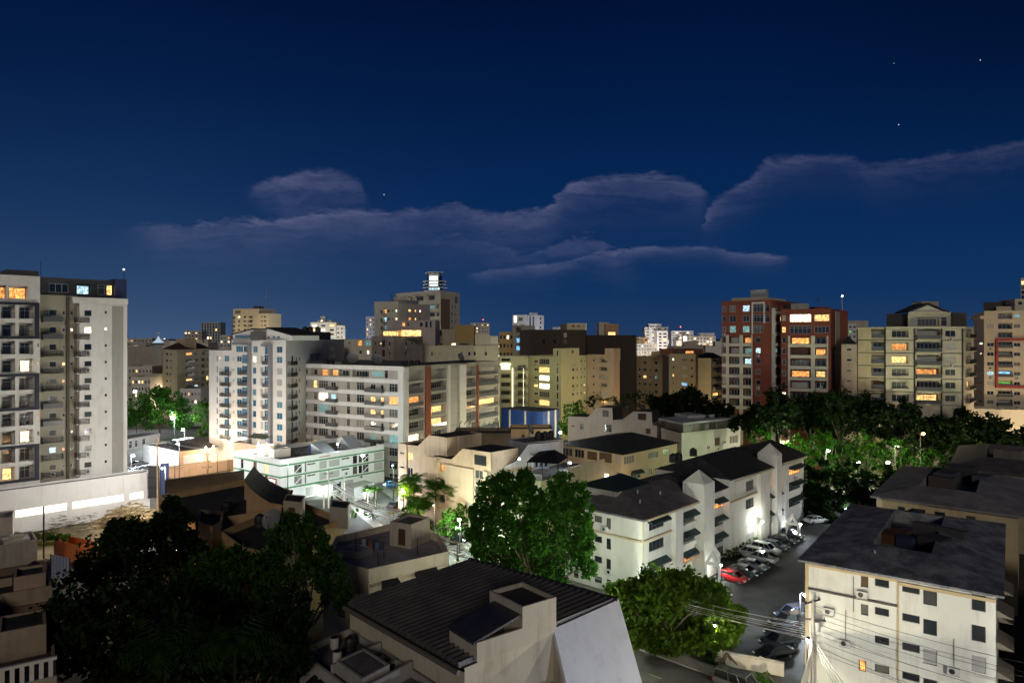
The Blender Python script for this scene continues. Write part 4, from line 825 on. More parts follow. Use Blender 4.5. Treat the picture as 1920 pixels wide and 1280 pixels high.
    v = Vol(b, quad(V2(1256, 250), V2(1304, 240), V2(1322, 248)), 0, ZZ(663, 246), W, par=.5); zs = [ZZ(674, 246) - 2.85 * k for k in range(6)]
    v.grid(0, [(1262, 3, .9, 'd'), (1283, 11, 1.1, 'd'), (1297, 4, .9, 'd')], zs, {(0, 0): 'W', (3, 1): 'b', (1, 1): 's', (2, 1): 's'})
    r_ = Vol(b, slab(V2(1262, 252), V2(1318, 258), 8), v.z1 - .5, ZZ(654, 254), plain((.2, .09, .05), .7, name='terrace_render'), plain((.12, .05, .03), .7, name='terrace_roof'), par=.1, name='terrace_room'); r_.grid(0, [(1276, 12, 1.1, 'o'), (1293, 16, 1.1, 'o')], [v.z1 + .3], {(0, 0): 'd'})
    W = wall((.5, .45, .28), .3)
    b, v = far('apartment_block', 'yellowish block with rounded balconies in front of the red brick tower', 'apartment block', 1305, 1334, 671, 236, W, 1, nrow=0); VOLS.remove(v)
    v = Vol(b, quad(V2(1305, 242), V2(1333, 234), V2(1354, 240)), 0, ZZ(671, 238), W, par=.2); zs = [ZZ(677, 238) - 2.85 * k for k in range(7)]
    v.grid(0, [(1309, 4, 1.2, 's'), (1319, 6, 1.3, 's'), (1328, 5, 1.3, 's')], zs); v.grid(1, [(1344, 15, 1.7, 'd', dict(deep=1.0))], zs, {(4, 0): 'w'})
    for z in zs: v.balc(1, 1336, 1353, z - 1.0, 1.1, 'solid', W)
    hiproof(b, [V2(1303, 243), V2(1333, 232), V2(1357, 240), V2(1330, 252)], v.z1 + .01, 1.8, SHINGLED)
def lamp_dot(c, z, col, s, r, parent):
    m = MB(); m.lathe((c[0], c[1], z - r / 2), [(.05, 0), (r / 2, r * .25), (r / 2, r * .6), (.05, r)], 8); return partw('beacon', m, emit(col, s), parent)
def hiproof(parent, pts, z, h, mat, over=0.0, name='hip_roof', ridge=.35):
    P = [Vector((*p, z)) for p in pts]; a = (P[0] + P[3]) / 2; b = (P[1] + P[2]) / 2
    if (P[1] - P[0]).length < (P[2] - P[1]).length: a = (P[0] + P[1]) / 2; b = (P[2] + P[3]) / 2; P = [P[1], P[2], P[3], P[0]]
    r0 = a.lerp(b, ridge * .8); r1 = b.lerp(a, ridge * .8); r0.z = r1.z = z + h
    mb = MB(); mb.face(P[0], P[1], r1, r0); mb.face(P[2], P[3], r0, r1); mb.face(P[3], P[0], r0); mb.face(P[1], P[2], r1)
    mb.face(P[0], P[3], P[2], P[1]); 
    return partw(name, mb, mat, parent)
skyline()

def brick_towers():
    BR = wall((.20, .05, .03), .35); W = wall((.58, .56, .46), .3); WS = wall((.7, .7, .68), .2)
    b = bld('apartment_tower', 'red brick apartment tower with white balconies and a rooftop tank, the taller of two', 'apartment tower', [V2(1353, 190), V2(1475, 190)])
    L, C, Rr = V2(1353, 189), V2(1446, 181), V2(1505, 201)
    v = Vol(b, quad(L, C, Rr), 0, ZZ(563, 184), BR, par=.6)
    zs = [ZZ(637, 184) - 2.8 * k for k in range(7)]; hi = [ZZ(578, 184), ZZ(597, 184), ZZ(617, 184)]
    v.grid(0, [(1358, 7, 1.5, 'd'), (1377, 19, 1.8, 'd', dict(deep=1.1)), (1401, 15, 1.8, 'd', dict(deep=1.1)), (1421.5, 9, 1.4, 'd')], zs, {(0, 1): 's', (0, 2): 'o', (1, 1): 's', (1, 2): 't', (1, 3): 'c', (2, 2): 'c', (2, 1): 'd', (3, 3): 'd', (4, 0): 'd'})
    v.grid(0, [(1358, 7, 1.5, 'd'), (1374, 12, 1.8, 'd'), (1399, 13, 1.7, 'd'), (1422, 18, 2.0, 'd'), (1439, 8, 2.0, 'd')], hi, {(2, 3): 'd', (0, 2): 'c', (2, 1): 't', (2, 2): 't', (2, 4): None})
    for k in range(7):
        v.fboxp('white_spandrel', W, 0, [(v.u(0, 1354), v.u(0, 1408), .004, .16, zs[k] - 1.72, zs[k] - .92)])
    v.fboxp('white_bay', W, 0, [(v.u(0, a), v.u(0, c), .004, .2, 6, zs[0] + 1.3) for a, c in ((1361.8, 1367.2), (1387, 1393.2), (1408.7, 1411))])
    v.fboxp('white_bay', WS, 0, [(v.u(0, 1410), v.u(0, 1411.8), .004, .3, hi[2] - 1.3, hi[0] + 1.6), (v.u(0, 1432), v.u(0, 1434), .004, .3, hi[1] - 1.3, hi[0] + 1.6), (v.u(0, 1411.9), v.u(0, 1431.9), .004, .3, hi[0] + 1.2, hi[0] + 1.6)])
    v.fboxp('white_side_panel', WS, 1, [(v.u(1, 1447), v.u(1, 1453), .004, .15, 4, hi[0])])
    v.grid(1, [(1456, 4, 1.2, 'd'), (1465, 4, 1.2, 'd'), (1473, 4, 1.2, 'd')], hi + zs, {(1, 1): 'w', (4, 0): 't', (3, 2): 'w'})
    for k, z in enumerate(hi + zs): v.fboxp('white_spandrel', WS, 1, [(v.u(1, 1453.5), v.u(1, 1476), .004, .12, z - 1.7, z - .9)])
    Vol(b, quad(V2(1372, 190), V2(1434, 184), V2(1474, 197)), v.z1 - .6, v.z1 + .9, wall((.6, .5, .33)), par=.2, name='cornice_storey')
    tk = Vol(b, quad(V2(1407, 192), V2(1436, 188), V2(1441, 191)), v.z1 + .2, ZZ(543, 190), wall((.5, .5, .5), .2), par=.3, name='tank_room')
    b = bld('apartment_tower', 'red brick tower with two bright lit windows under its roof, the lower of two', 'apartment tower', [V2(1463, 180), V2(1570, 180)])
    L, C, Rr = V2(1464, 181), V2(1558, 176), V2(1590, 192)
    v = Vol(b, quad(L, C, Rr), 0, ZZ(579, 178), BR, par=.7); zs = [ZZ(638, 178) - 2.85 * k for k in range(7)]; hi = [ZZ(596, 178), ZZ(618, 178)]
    v.grid(0, [(1470, 7, 1.5, 'd'), (1501, 38, 1.8, 'd', dict(deep=1.3)), (1539, 21, 1.8, 'd', dict(deep=1.3))], zs, {(3, 1): 'o', (3, 2): 'w', (4, 1): 's', (1, 1): 'n', (2, 2): 'd', (0, 0): 'd'})
    v.grid(0, [(1470, 7, 1.5, 'd'), (1501, 40, 2.0, 'w'), (1541, 28, 1.7, 'w')], hi, {(1, 1): 'd', (1, 2): 'd', (0, 1): 'W', (1, 0): 'w', (0, 0): 's'})
    for k in range(7): v.fboxp('white_spandrel', W, 0, [(v.u(0, 1481), v.u(0, 1551), .004, .2, zs[k] - 1.75, zs[k] - .9)])
    v.fboxp('white_bay', W, 0, [(v.u(0, a), v.u(0, c), .004, .25, 6, zs[0] + 1.2) for a, c in ((1477.5, 1481.6), (1520.4, 1528.2), (1549.8, 1553))])
    v.fboxp('white_side_panel', wall((.45, .4, .33)), 1, [(v.u(1, 1566), v.u(1, 1574), .004, .12, 4, v.z1 - .5)])
    Vol(b, slab(V2(1483, 184), V2(1517, 184), 6), v.z1 - .7, ZZ(569, 184), wall((.42, .4, .36)), par=.2, name='plant_room')
    Vol(b, slab(V2(1528, 181), V2(1556, 181), 5), v.z1 - .7, ZZ(575, 181), BR, par=.2, name='roof_room')
    # slim mast with a lamp
    t = thing('radio_mast', 'thin pale mast with a white lamp on top right of the red brick towers', 'radio mast', (*V2(1579, 260), 0)); m = MB(); x, y = V2(1579, 260)
    m.tube([(x, y, 0), (x, y, ZZ(556, 260))], .35, 6, .12); partw('pole', m, plain((.55, .5, .5), .5, name='mast_paint'), t)
    lamp_dot((x, y), ZZ(555, 260), (1, .95, .85), 25, .5, t); lamp_dot((x, y - .6), ZZ(611, 260), (1, .9, .8), 8, .35, t)
    t = thing('radio_mast', 'thin red and white radio mast behind the cream eleven storey tower', 'radio mast', (*V2(500, 520), 0)); m = MB(); x, y = V2(500, 520)
    m.tube([(x, y, 0), (x, y, ZZ(536, 520))], .4, 5, .18); partw('pole', m, stripes((.3, .05, .05), (.5, .45, .45), 'Z', .12, 'banded_mast'), t)
    b, v = far('apartment_block', 'narrow grey pink block with a pitched dark roof right of the red brick towers', 'apartment block', 1578, 1606, 645, 172, wall((.42, .33, .25), .3), 1, nrow=0, farw=False, dY=-2, dep=2.5)
    v.grid(0, [(1592, 10, .6, 'd'), ], [ZZ(655, 171) - 2.6 * k for k in range(6)]); hiproof(b, [V2(1576, 172), V2(1606, 169.5), V2(1606, 178), V2(1576, 180)], v.z1 + .01, 2.0, SHINGLED)
    b, v = far('office_tower', 'far white block with one lit green window behind the thin lamp mast', 'office tower', 1583, 1606, 606, 420, wall((.62, .62, .64), .2), 3, nrow=3, wsz=(.5, .4), lits=((1, 1, 'g'),))
    Vol(b, slab(V2(1587, 424), V2(1628, 426), 8), v.z1 - 2, ZZ(601, 424), wall((.5, .44, .36)), par=.2, name='roof_slab')
brick_towers()

def cream_right():
    W = wall((.52, .48, .36), .35); W2 = wall((.48, .40, .25), .35); DK = plain((.03, .027, .025), .7, name='dark_trim')
    b = bld('apartment_block', 'cream eight storey block with a pedimented penthouse and black trim behind the park', 'apartment block', [V2(1605, 165), V2(1815, 165)])
    p, q = V2(1661, 168), V2(1808, 165); I = inward(p, q, 1)
    v = Vol(b, quad(p, q, V2(1826, 173)), 0, ZZ(612, 166), W, par=.5); zs = [ZZ(625, 166) - 3.1 * k for k in range(6)]
    v.grid(0, [(1688, 32, 1.9, 'd', dict(deep=1.0)), (1741, 45, 2.2, 's', dict(deep=1.5)), (1782, 20, 1.5, 'd')], zs,
           {(0, 1): 's', (1, 0): 'o', (1, 1): 'd', (2, 1): 's', (3, 1): 'o', (4, 1): 'd', (5, 1): 'w', (1, 2): 's', (2, 2): 's', (3, 2): 'd', (4, 2): 'd'})
    for z in zs:
        v.balc(0, 1717, 1764, z - 1.35, .8, 'glass', W); v.fboxp('floor_line', DK, 0, [(.05, v.u(0, 1717), .004, .12, z - 1.72, z - 1.58), (v.u(0, 1765), v.edge(0)[2] - .05, .004, .12, z - 1.72, z - 1.58)])
    v.fboxp('black_trim', DK, 0, [(v.u(0, a), v.u(0, a + 2.6), .004, .25, 0, v.z1 - .5) for a in (1713, 1763.5, 1803)])
    v.band(0, v.z1 - .5, v.z1 - .02, .45, W, 'cornice')
    for k, z in enumerate(zs): v.w(1, 1817, 9, z, 1.7, 'w' if k == 4 else 'd', deep=.8); v.balc(1, 1811, 1823, z - 1.1, .9, 'bars', W)
    p2, q2 = V2(1606, 171), V2(1661.5, 168.5)
    w = Vol(b, slab2(p2, q2, (7.6, 12)), 0, ZZ(613, 167), W2, par=.4, name='left_wing')
    w.grid(0, [(1620, 21, 2.2, 's'), (1646, 25, 2.2, 's', dict(deep=1.4))], zs, {(k, 0): None for k in range(6)} | {(1, 1): 'd', (3, 1): 'd', (4, 1): 'n', (0, 1): 's'})
    for z in zs: w.fboxp('floor_line', DK, 0, [(.05, w.edge(0)[2] - .05, .004, .1, z - 1.7, z - 1.55)]); a, c = w.u(0, 1634), w.u(0, 1658); w.rail(0, a, c, z - 1.05, 'glass', .04)
    w.fboxp('black_trim', DK, 0, [(.02, .3, .004, .25, 0, w.z1 - .5), (w.edge(0)[2] - .45, w.edge(0)[2] - .02, .004, .25, 0, w.z1 - .5)])
    # penthouse with pediment
    a, c = off(V2(1706, 167), I * 1.2), off(V2(1786, 166), I * 1.2)
    ph = Vol(b, slab2(a, c, (5.5, 8)), v.z1 - .5, ZZ(584, 167), W, par=.1, name='penthouse')
    ph.grid(0, [(1740, 42, 2.2, 'd', dict(deep=.6)), (1770, 11, 2.2, 'd'), (1712, 8, 2.2, 's')], [v.z1 + 1.2])
    ph.band(0, ph.z1 - .6, ph.z1, .3, W, 'cornice')
    d = Vector((c[0] - a[0], c[1] - a[1])).normalized(); z = ph.z1 + .01
    def PT(f, back, zz): s_ = ((c[0] - a[0]) * f, (c[1] - a[1]) * f); return (a[0] + s_[0] + I.x * back, a[1] + s_[1] + I.y * back, zz)
    mb = MB(); lo, mid, hi_ = -.02, .47, .96; zt = ZZ(567, 166)
    mb.face(PT(lo, -.6, z), PT(mid, -.6, zt), PT(mid, 9, zt), PT(lo, 9, z)); mb.face(PT(mid, -.6, zt), PT(hi_, -.6, z), PT(hi_, 9, z), PT(mid, 9, zt))
    mb.face(PT(lo, -.6, z - .25), PT(lo, 9, z - .25), PT(mid, 9, zt - .3), PT(mid, -.6, zt - .3)); mb.face(PT(mid, -.6, zt - .3), PT(mid, 9, zt - .3), PT(hi_, 9, z - .25), PT(hi_, -.6, z - .25))
    mb.face(PT(lo, -.6, z - .25), PT(mid, -.6, zt - .3), PT(mid, -.6, zt), PT(lo, -.6, z)); mb.face(PT(mid, -.6, zt - .3), PT(hi_, -.6, z - .25), PT(hi_, -.6, z), PT(mid, -.6, zt))
    partw('pediment_roof', mb, SHINGLED, b)
    mb = MB(); mb.face(PT(.1, 0, z), PT(.84, 0, z), PT(mid, 0, zt - .55)); mb.face(PT(.1, .4, z), PT(mid, .4, zt - .55), PT(.84, .4, z)); partw('pediment', mb, wall((.55, .53, .45), .2), b)
    Vol(b, slab(V2(1728, 172), V2(1760, 172), 4), zt - 1.2, ZZ(565, 172), wall((.45, .38, .27)), par=.1, name='tank_room')
    Vol(b, slab2(V2(1662, 171), V2(1705, 170), (4, 5)), v.z1 - .5, ZZ(588, 171), plain((.05, .045, .04), .8, name='dark_pergola'), par=.1, name='roof_room')
    Vol(b, slab(V2(1787, 170), V2(1812, 172), 6), v.z1 - .5, ZZ(586, 171), plain((.1, .09, .07), .8, name='dark_pergola'), par=.1, name='roof_room')
    # right edge block with the red frame
    W = wall((.66, .57, .42), .3)
    b = bld('apartment_tower', 'cream tower with a large red square frame round its balconies at the right edge', 'apartment tower', [V2(1840, 205), V2(1980, 190)])
    p, q = V2(1845, 205), V2(2040, 196)
    v = Vol(b, slab2(p, q, (12, 14.5)), 0, ZZ(582, 202), W, par=.6); zs = [ZZ(610, 202) - 2.82 * k for k in range(9)]
    zc = [ZZ(y, 202) for y in (592, 611, 627.5, 646, 664, 682.5, 700.5, 719, 737.5, 755)]
    v.grid(0, [(1857, 13, 1.1, 'd'), (1884.5, 27, 1.7, 'd', dict(deep=1.1)), (1907, 12, 1.1, 'd'), (1935, 26, 1.6, 'd'), (1965, 12, 1.1, 'd')], zc,
           {(0, 2): 't', (0, 0): None, (1, 0): 's', (2, 0): None, (4, 1): 's', (6, 0): 'c', (6, 1): 'b', (7, 1): 'g', (7, 0): 's', (9, 1): 's', (5, 1): 'd', (2, 2): None, (2, 3): None})
    for z in zc[3:]: v.balc(0, 1870, 1898.5, z - .95, .6, 'glass', W)
    rd = plain((.42, .028, .02), .5, name='red_frame_paint'); u0, u1, u2 = v.u(0, 1866), v.u(0, 1870), v.u(0, 1990)
    v.fboxp('red_frame', rd, 0, [(u0, u1, .004, 1.0, ZZ(727, 202), ZZ(634, 202)), (u1 + .003, u2, .004, 1.0, ZZ(638, 202), ZZ(634, 202)), (u1 + .003, u2, .004, 1.0, ZZ(727, 202), ZZ(722.5, 202))])
    s_ = Vol(b, quad(V2(1826, 212), V2(1845, 203.5), V2(1846, 206)), 0, ZZ(586, 206), wall((.56, .47, .34), .3), par=.4, name='stair_wing'); s_.grid(0, [(1838, 5, .6, 'd', dict(bars=False))], zc[3:], {(0, 0): None, (2, 0): 's'}); s_.win(0, s_.u(0, 1836), s_.u(0, 1842), ZZ(646, 206), ZZ(642, 206), 'W')
    s_.fboxp('ledge', W, 0, [(-.8, s_.edge(0)[2], .004, .9, ZZ(598, 206), ZZ(592, 206))])
    Vol(b, slab2(V2(1868, 208), V2(1960, 206), (6, 6)), v.z1 - .6, ZZ(574, 207), W, par=.2, name='roof_storey')
    Vol(b, slab2(V2(1844, 212), V2(1900, 211), (5, 5)), v.z1 - .6, ZZ(566, 211), plain((.06, .055, .05), .8, name='dark_pergola'), par=.1, name='roof_room')
    r_ = Vol(b, slab(V2(1903, 206), V2(1990, 204), 9), v.z1 - .6, ZZ(560, 205), W, par=.2, name='roof_storey'); r_.grid(0, [(1913, 8, 1.0, 'd')], [ZZ(568, 205)])
    v2 = Vol(b, slab2(V2(1914, 214), V2(2010, 214), (8, 8)), v.z1 - .6, ZZ(521, 214), W, par=.3, name='upper_tower'); v2.grid(0, [(1918, 6, 1.2, 'd')], [ZZ(530 + 9 * k, 214) for k in range(4)], {(0, 0): 'w'})
    p3 = Vol(b, slab2(V2(1822, 196), V2(2040, 186), (5, 6)), 0, ZZ(768, 192), wall((.62, .55, .42), .3), par=.5, name='podium')
cream_right()
# ================================================================= middle ground: low buildings, yards, houses
def profile(parent, p, q, pts, z0, dep, mat, name='stepped_wall', roof=None):
    """wall standing on the line p-q whose top edge steps and slopes: pts = (photo column, z), run back by dep"""
    I = inward(p, q, 1); P = [on(p, q, px) for px, z in pts]; mb = MB()
    fr = [(*P[0], z0)] + [(*a, z) for a, (px, z) in zip(P, pts)] + [(*P[-1], z0)]
    bk = [(x + I.x * dep, y + I.y * dep, z) for x, y, z in fr]
    mb.face(*fr); mb.face(*bk[::-1]); n = len(fr)
    mb.face(fr[0], bk[0], bk[1], fr[1]); mb.face(fr[-2], bk[-2], bk[-1], fr[-1])
    partw(name, mb, mat, parent)
    rb = MB()
    for k in range(1, n - 2): rb.face(fr[k], fr[k + 1], bk[k + 1], bk[k])
    partw('roof', rb, roof or ROOF, parent)

def podium():
    W = wall((.74, .72, .70), .22)
    p, q = V2(-60, 117.5), V2(281, 138.4)
    b = bld('garage', 'long low white garage wall with glowing grilled slots below the left tower', 'parking garage', [p, q])
    p2 = on(p, q, -60); I = inward(p, q, 1)
    v = Vol(b, [p, q, off(q, I * 3.4), off(p, I * 3.4)], 0, 8.0, W, par=.4)
    for k, (a, c) in enumerate(((-50, 20), (29, 127), (136, 237), (244, 270))):
        u0, u1 = v.u(0, a), v.u(0, c); v.holes[0].append((u0, u1, 2.9, 4.25, .5, True))
        m = MB(); v.fbox(m, 0, u0 + .02, u1 - .02, -.48, -.44, 2.92, 4.23); partw('lit_opening', m, emit((1, .93, .78), 1.5), b)
        m = MB(); n = int((u1 - u0) / .3)
        for j in range(n + 1): x = u0 + .03 + (u1 - u0 - .06) * j / n; v.fbox(m, 0, x - .025, x + .025, -.2, -.15, 2.91, 4.24)
        partw('grille', m, plain((.5, .47, .4), .5, name='pale_grille'), b)
    v.fboxp('wall_pier', W, 0, [(v.u(0, 231), v.u(0, 236), .004, .12, 0, 7.9)])
    # rubble heap, scrap, grass, skip, sheet fence before the wall
    m = MB(); r = random.Random(5)
    for k in range(420):
        t = r.random(); cx, cy = G(180 + 112 * t, 968 + 20 * r.random()); h = 3.6 * math.exp(-((t - .62) / .36) ** 2) * (1 - .25 * r.random())
        M_ = Matrix.Translation((cx + r.uniform(-.8, .8), cy + r.uniform(-1.5, 1.5), h * r.random())) @ Matrix.Rotation(r.uniform(0, 3), 4, 'Z') @ Matrix.Rotation(r.uniform(-.6, .6), 4, 'X')
        a = r.uniform(.3, 1.7); m.box(-a, a, -.14, .14, -.05, .05, M_)
    single('rubble', m, ground_mat((.5, .38, .2), (.3, .22, .12), .9, 'broken_planks_and_rubble'), 'heap of broken planks and pale rubble against the white garage wall', 'rubble', kind='stuff')
    m = MB()
    for k in range(170):
        cx, cy = G(96 + 84 * r.random(), 985 + 22 * r.random()); M_ = Matrix.Translation((cx, cy, r.uniform(0, 2.6))) @ Matrix.Rotation(r.uniform(0, 3), 4, 'Z') @ Matrix.Rotation(r.uniform(-1.2, 1.2), 4, 'X')
        a = r.uniform(.2, .9); m.box(-a, a, -.03, .03, -.03, .03, M_)
    single('scrap_metal', m, plain((.22, .2, .17), .55, .5, name='scrap'), 'tangle of scrap metal rods and frames behind the orange skip', 'scrap metal', kind='stuff')
    a, c = G(100, 1040), G(152, 1036)
    o = thing('skip', 'orange metal skip below the scrap heap beside the dark tree', 'skip', (*G(126, 1038), 0))
    a = V2(101, 109); c = V2(150, 106); d = off(c, inward(a, c, 2.4)); e = off(a, inward(a, c, 2.4)); m = MB(); OR = plain((.5, .13, .03), .6, name='orange_skip_paint')
    m.prism([a, c, d, e], .2, 2.9, caps=False); m.face((*a, .2), (*c, .2), (*d, .2), (*e, .2)); partw('body', m, OR, o)
    m = MB(); 
    for s_, t_ in ((a, c), (c, d), (d, e), (e, a)): m.tube([(*s_, 2.93), (*t_, 2.93)], .1, 6)
    partw('rim', m, OR, o)
    o = thing('sheet_fence', 'striped blue and white sheet metal fence before the orange skip', 'fence', (*V2(115, 97), 0))
    a, c = V2(96, 98), V2(132, 96); m = MB(); n = 14
    for k in range(n):
        f0, f1 = k / n, (k + 1) / n; x0, y0 = a[0] + (c[0] - a[0]) * f0, a[1] + (c[1] - a[1]) * f0; x1, y1 = a[0] + (c[0] - a[0]) * f1, a[1] + (c[1] - a[1]) * f1
        m.prism([(x0, y0 + .08 * (k % 2)), (x1, y1 + .08 * (k % 2)), (x1, y1 + .05 + .08 * (k % 2)), (x0, y0 + .05 + .08 * (k % 2))], 1.2, 4.2)
    partw('panel', m, stripes((.5, .52, .56), (.06, .09, .2), 'X', 1.6, 'painted_sheet'), o)
    m = MB(); [m.tube([(x, y - .1, 0), (x, y - .1, 4.3)], .07, 5) for x, y in (a, c)]; partw('post', m, METAL, o)
    o = thing('pole', 'tall dark pole before the glowing garage slots beside the grass', 'pole', (*G(82, 1047), 0)); x, y = G(82, 1047); m = MB(); m.tube([(x, y, 0), (x, y, ZZ(950, y))], .13, 6); partw('shaft', m, METAL, o); m = MB(); m.lathe((x, y, ZZ(950, y)), [(.16, 0), (.02, .2)], 6); partw('cap', m, METAL, o)
    # low grey house with a moulded roof panel at the very left
    p, q = V2(-30, 97), V2(70, 101); b = bld('house', 'low grey house with a moulded oval roof panel at the far left', 'house', [p, q])
    v = Vol(b, slab(p, q, 6), 0, 5.4, wall((.3, .29, .27), .5), ROOFL, par=.25)
    I = inward(p, q, 1); a = on(p, q, 8); c = on(p, q, 58); a, c = off(a, I * 1.2), off(c, I * 1.2); m = MB(); m.prism([a, c, off(c, I * 3), off(a, I * 3)], 5.15, 5.45); m.prism([off(on(p, q, 22), I * 2.2), off(on(p, q, 48), I * 2.2), off(on(p, q, 48), I * 3), off(on(p, q, 22), I * 3)], 5.45, 5.9); partw('roof_panel', m, wall((.45, .42, .36), .5), b)
    Vol(b, slab(V2(-30, 106), V2(24, 108), 5), 0, 6.9, wall((.45, .4, .36), .5), par=.2, name='rear_wall')
    # billboard seen from behind
    o = thing('billboard', 'black back of a billboard standing at the end of the white garage wall', 'billboard', (*V2(290, 137), 0))
    a, c = V2(278, 137.0), V2(299, 137.8); m = MB(); v0 = slab(a, c, .35); m.prism(v0, 3.0, 9.3); partw('panel', m, plain((.015, .016, .02), .6, name='black_board'), o)
    m = MB(); [m.box(a[0], c[0], a[1] - .12, a[1] - .004, z, z + .12) for z in (3.1, 5.1, 7.1, 9.1)]; partw('frame', m, METAL, o)
    e = off(c, (.3, .05)); m = MB(); m.prism(slab(e, off(e, (.9, 1.4)), .3), 3.0, 9.6); partw('side_panel', m, plain((.03, .045, .14), .5, name='navy_board'), o)
    m = MB(); x, y = V2(295, 136.4); m.tube([(x, y, 0), (x, y, ZZ(822, 136))], .17, 7); partw('post', m, wall((.4, .25, .15)), o)
podium()

def commercial():
    W = wall((.74, .73, .72), .25); T = wall((.62, .42, .27), .4)
    L, C, Rr = V2(269, 190), V2(336, 178), V2(381, 182)
    b = bld('shop', 'low white flat roofed shop with a lamp washed left wall and tan front', 'shop', [L, C, Rr])
    v = Vol(b, quad(L, C, Rr), 0, 5.4, W, ROOF, par=.4)
    v.fboxp('tan_front', T, 1, [(.0, v.u(1, 343), .004, .1, 0, 5.38), (v.u(1, 343.1), v.edge(1)[2], .004, .1, 0, 1.9), (v.u(1, 343.1), v.edge(1)[2], .004, .1, 4.3, 5.38)])
    v.fboxp('sign_board', wall((.66, .66, .68), .1), 1, [(v.u(1, 344), v.u(1, 376), .004, .15, 2.1, 4.1)])
    p, q = V2(381.5, 184), V2(480, 197); b2 = bld('shop', 'long white gabled shop with small louvre windows behind the tan yard wall', 'shop', [p, q])
    v = Vol(b2, slab(p, q, 16), 0, 5.2, W, ROOFL, par=0.0)
    v.grid(0, [(413, 6, 1.1, 's'), (434, 6, 1.1, 's'), (450, 7, .7, 'd'), (468, 6, .9, 'd'), (392, 2, 1.2, 's')], [3.3])
    I = inward(p, q, 1); m = MB(); z = 5.21; a, c = off(p, I * -.7), off(q, I * -.7); a2, c2 = off(p, I * 16.5), off(q, I * 16.5); r0, r1 = off(p, I * 8), off(q, I * 8)
    m.face((*a, z), (*c, z), (*r1, z + 1.9), (*r0, z + 1.9)); m.face((*r0, z + 1.9), (*r1, z + 1.9), (*c2, z), (*a2, z)); m.face((*a, z), (*r0, z + 1.9), (*a2, z)); m.face((*c, z), (*c2, z), (*r1, z + 1.9)); m.face((*a, z), (*a2, z), (*c2, z), (*c, z))
    partw('gable_roof', m, ground_mat((.10, .09, .085), (.16, .15, .14), .6, 'dusty_roof'), b2)
    m = MB(); v.fbox(m, 0, 1.2, v.edge(0)[2] - 2, .02, .5, .9, 1.5); partw('gutter_ledge', m, W, b2)
    o = thing('yard_wall', 'tan yard wall lit orange in front of the white shops', 'wall', (*G(380, 888), 0)); a, c, e = G(312, 899), G(396, 886), G(446, 878)
    m = MB(); m.prism(slab(a, c, .3), 0, 3.0); m.prism(slab(off(c, (.02, 0)), e, .3), 0, 2.7); partw('wall_panel', m, T, o)
    m = MB(); m.prism(slab(off(a, (-.05, -.06)), off(c, (0, -.06)), .42), 3.0, 3.12); partw('coping', m, wall((.4, .3, .2)), o)
    o = thing('yard_wall', 'lower tan ramp wall nearer than the long yard wall', 'wall', (*G(330, 905), 0)); a, c = G(306, 905), G(346, 915)
    m = MB(); m.prism(slab(a, c, .3), 0, 1.6); partw('wall_panel', m, T, o); m = MB(); m.prism(slab(off(c, (.3, 0)), G(384, 918), .3), 0, 1.0); partw('low_rail', m, T, o)
    # carport roofs and dark yard beyond the left tower
    b = bld('shed', 'long dark roofed market shed beyond the left tower below the park lamp', 'shed', [V2(240, 214), V2(330, 224)])
    v = Vol(b, slab(V2(236, 212), V2(300, 226), 7), 0, 3.4, wall((.2, .18, .16), .4), SHINGLED, par=.1)
    v.grid(0, [(245, 6, 2.2, 'd'), (256, 6, 2.2, 'd'), (270, 6, 2.2, 'd')], [1.5])
    b = bld('shed', 'white flat shed roof in front of the lamp lit trees', 'shed', [V2(337, 205), V2(380, 210)])
    v = Vol(b, slab(V2(338, 203), V2(377, 208), 6), 0, 4.2, W, plain((.5, .53, .56), .5, name='white_roof_sheet'), par=.1); v.grid(0, [(350, 5, 1.5, 'd')], [2.2])
    # green banded business building
    L, C, Rr = V2(439, 156.8), V2(525.5, 146), V2(720, 166.5); W = wall((.74, .76, .74), .22); CR = wall((.70, .65, .55), .25); GN = plain((.035, .22, .075), .5, name='green_band_paint')
    b = bld('commercial_building', 'white three storey commercial building with green floor bands and lit forecourt', 'commercial building', [L, C, Rr])
    v = Vol(b, quad(L, C, Rr), 0, 9.0, W, ROOF, par=1.0)
    for i in (0, 1):
        for z in (7.55, 5.1, 2.65): v.fboxp('green_band', GN, i, [(.004 if i else -.0, v.edge(i)[2], .004, .14, z, z + .3)])
    for (z, h) in ((6.5, 2.0), (4.05, 2.0)):
        v.grid(0, [(453.7, 5.5, h, 'd'), (478, 6.5, h, 'n'), (499, 6.5, h, 'w')], [z], {(0, 2): 'w' if z > 5 else 'n'})
        v.grid(1, [(559, 15, h - .1, 'd'), (573, 3, h, 'd'), (584, 16, .4, 'd', dict(dz=.6)), (606, 14, h - .3, 's'), (627, 20, h - .5, 's'), (648, 15, .45, 'd', dict(dz=.6)), (666, 9, h - .1, 'd'), (676, 7, h - .1, 'd'), (686, 11, h - .1, 'd'), (710, 17, h - .2, 's')], [z], {(0, 6): 'd'})
        for a in (559, 686):
            m = MB(); u0, u1 = v.u(1, a - 7), v.u(1, a + 6); M_ = v.M(1)
            P = lambda u, zz: tuple(M_ @ Vector((u, -.08, zz)))
            m.tube([P(u0, z - .8), P(u1, z + .6)], .11, 4); partw('stair_flight', m, W, b)
    v.grid(1, [(584, 22, 1.9, 's'), (606, 20, 2.0, 'W'), (632, 16, 1.9, 'd'), (655, 16, 1.9, 's')], [1.15]); v.grid(0, [(455, 10, 1.8, 's'), (480, 10, 1.8, 's')], [1.2])
    m = MB(); v.fbox(m, 0, v.u(0, 506), v.u(0, 520), .2, .35, 2.0, 4.9); partw('sign_frame', m, plain((.35, .09, .06), .5, name='red_sign_frame'), b)
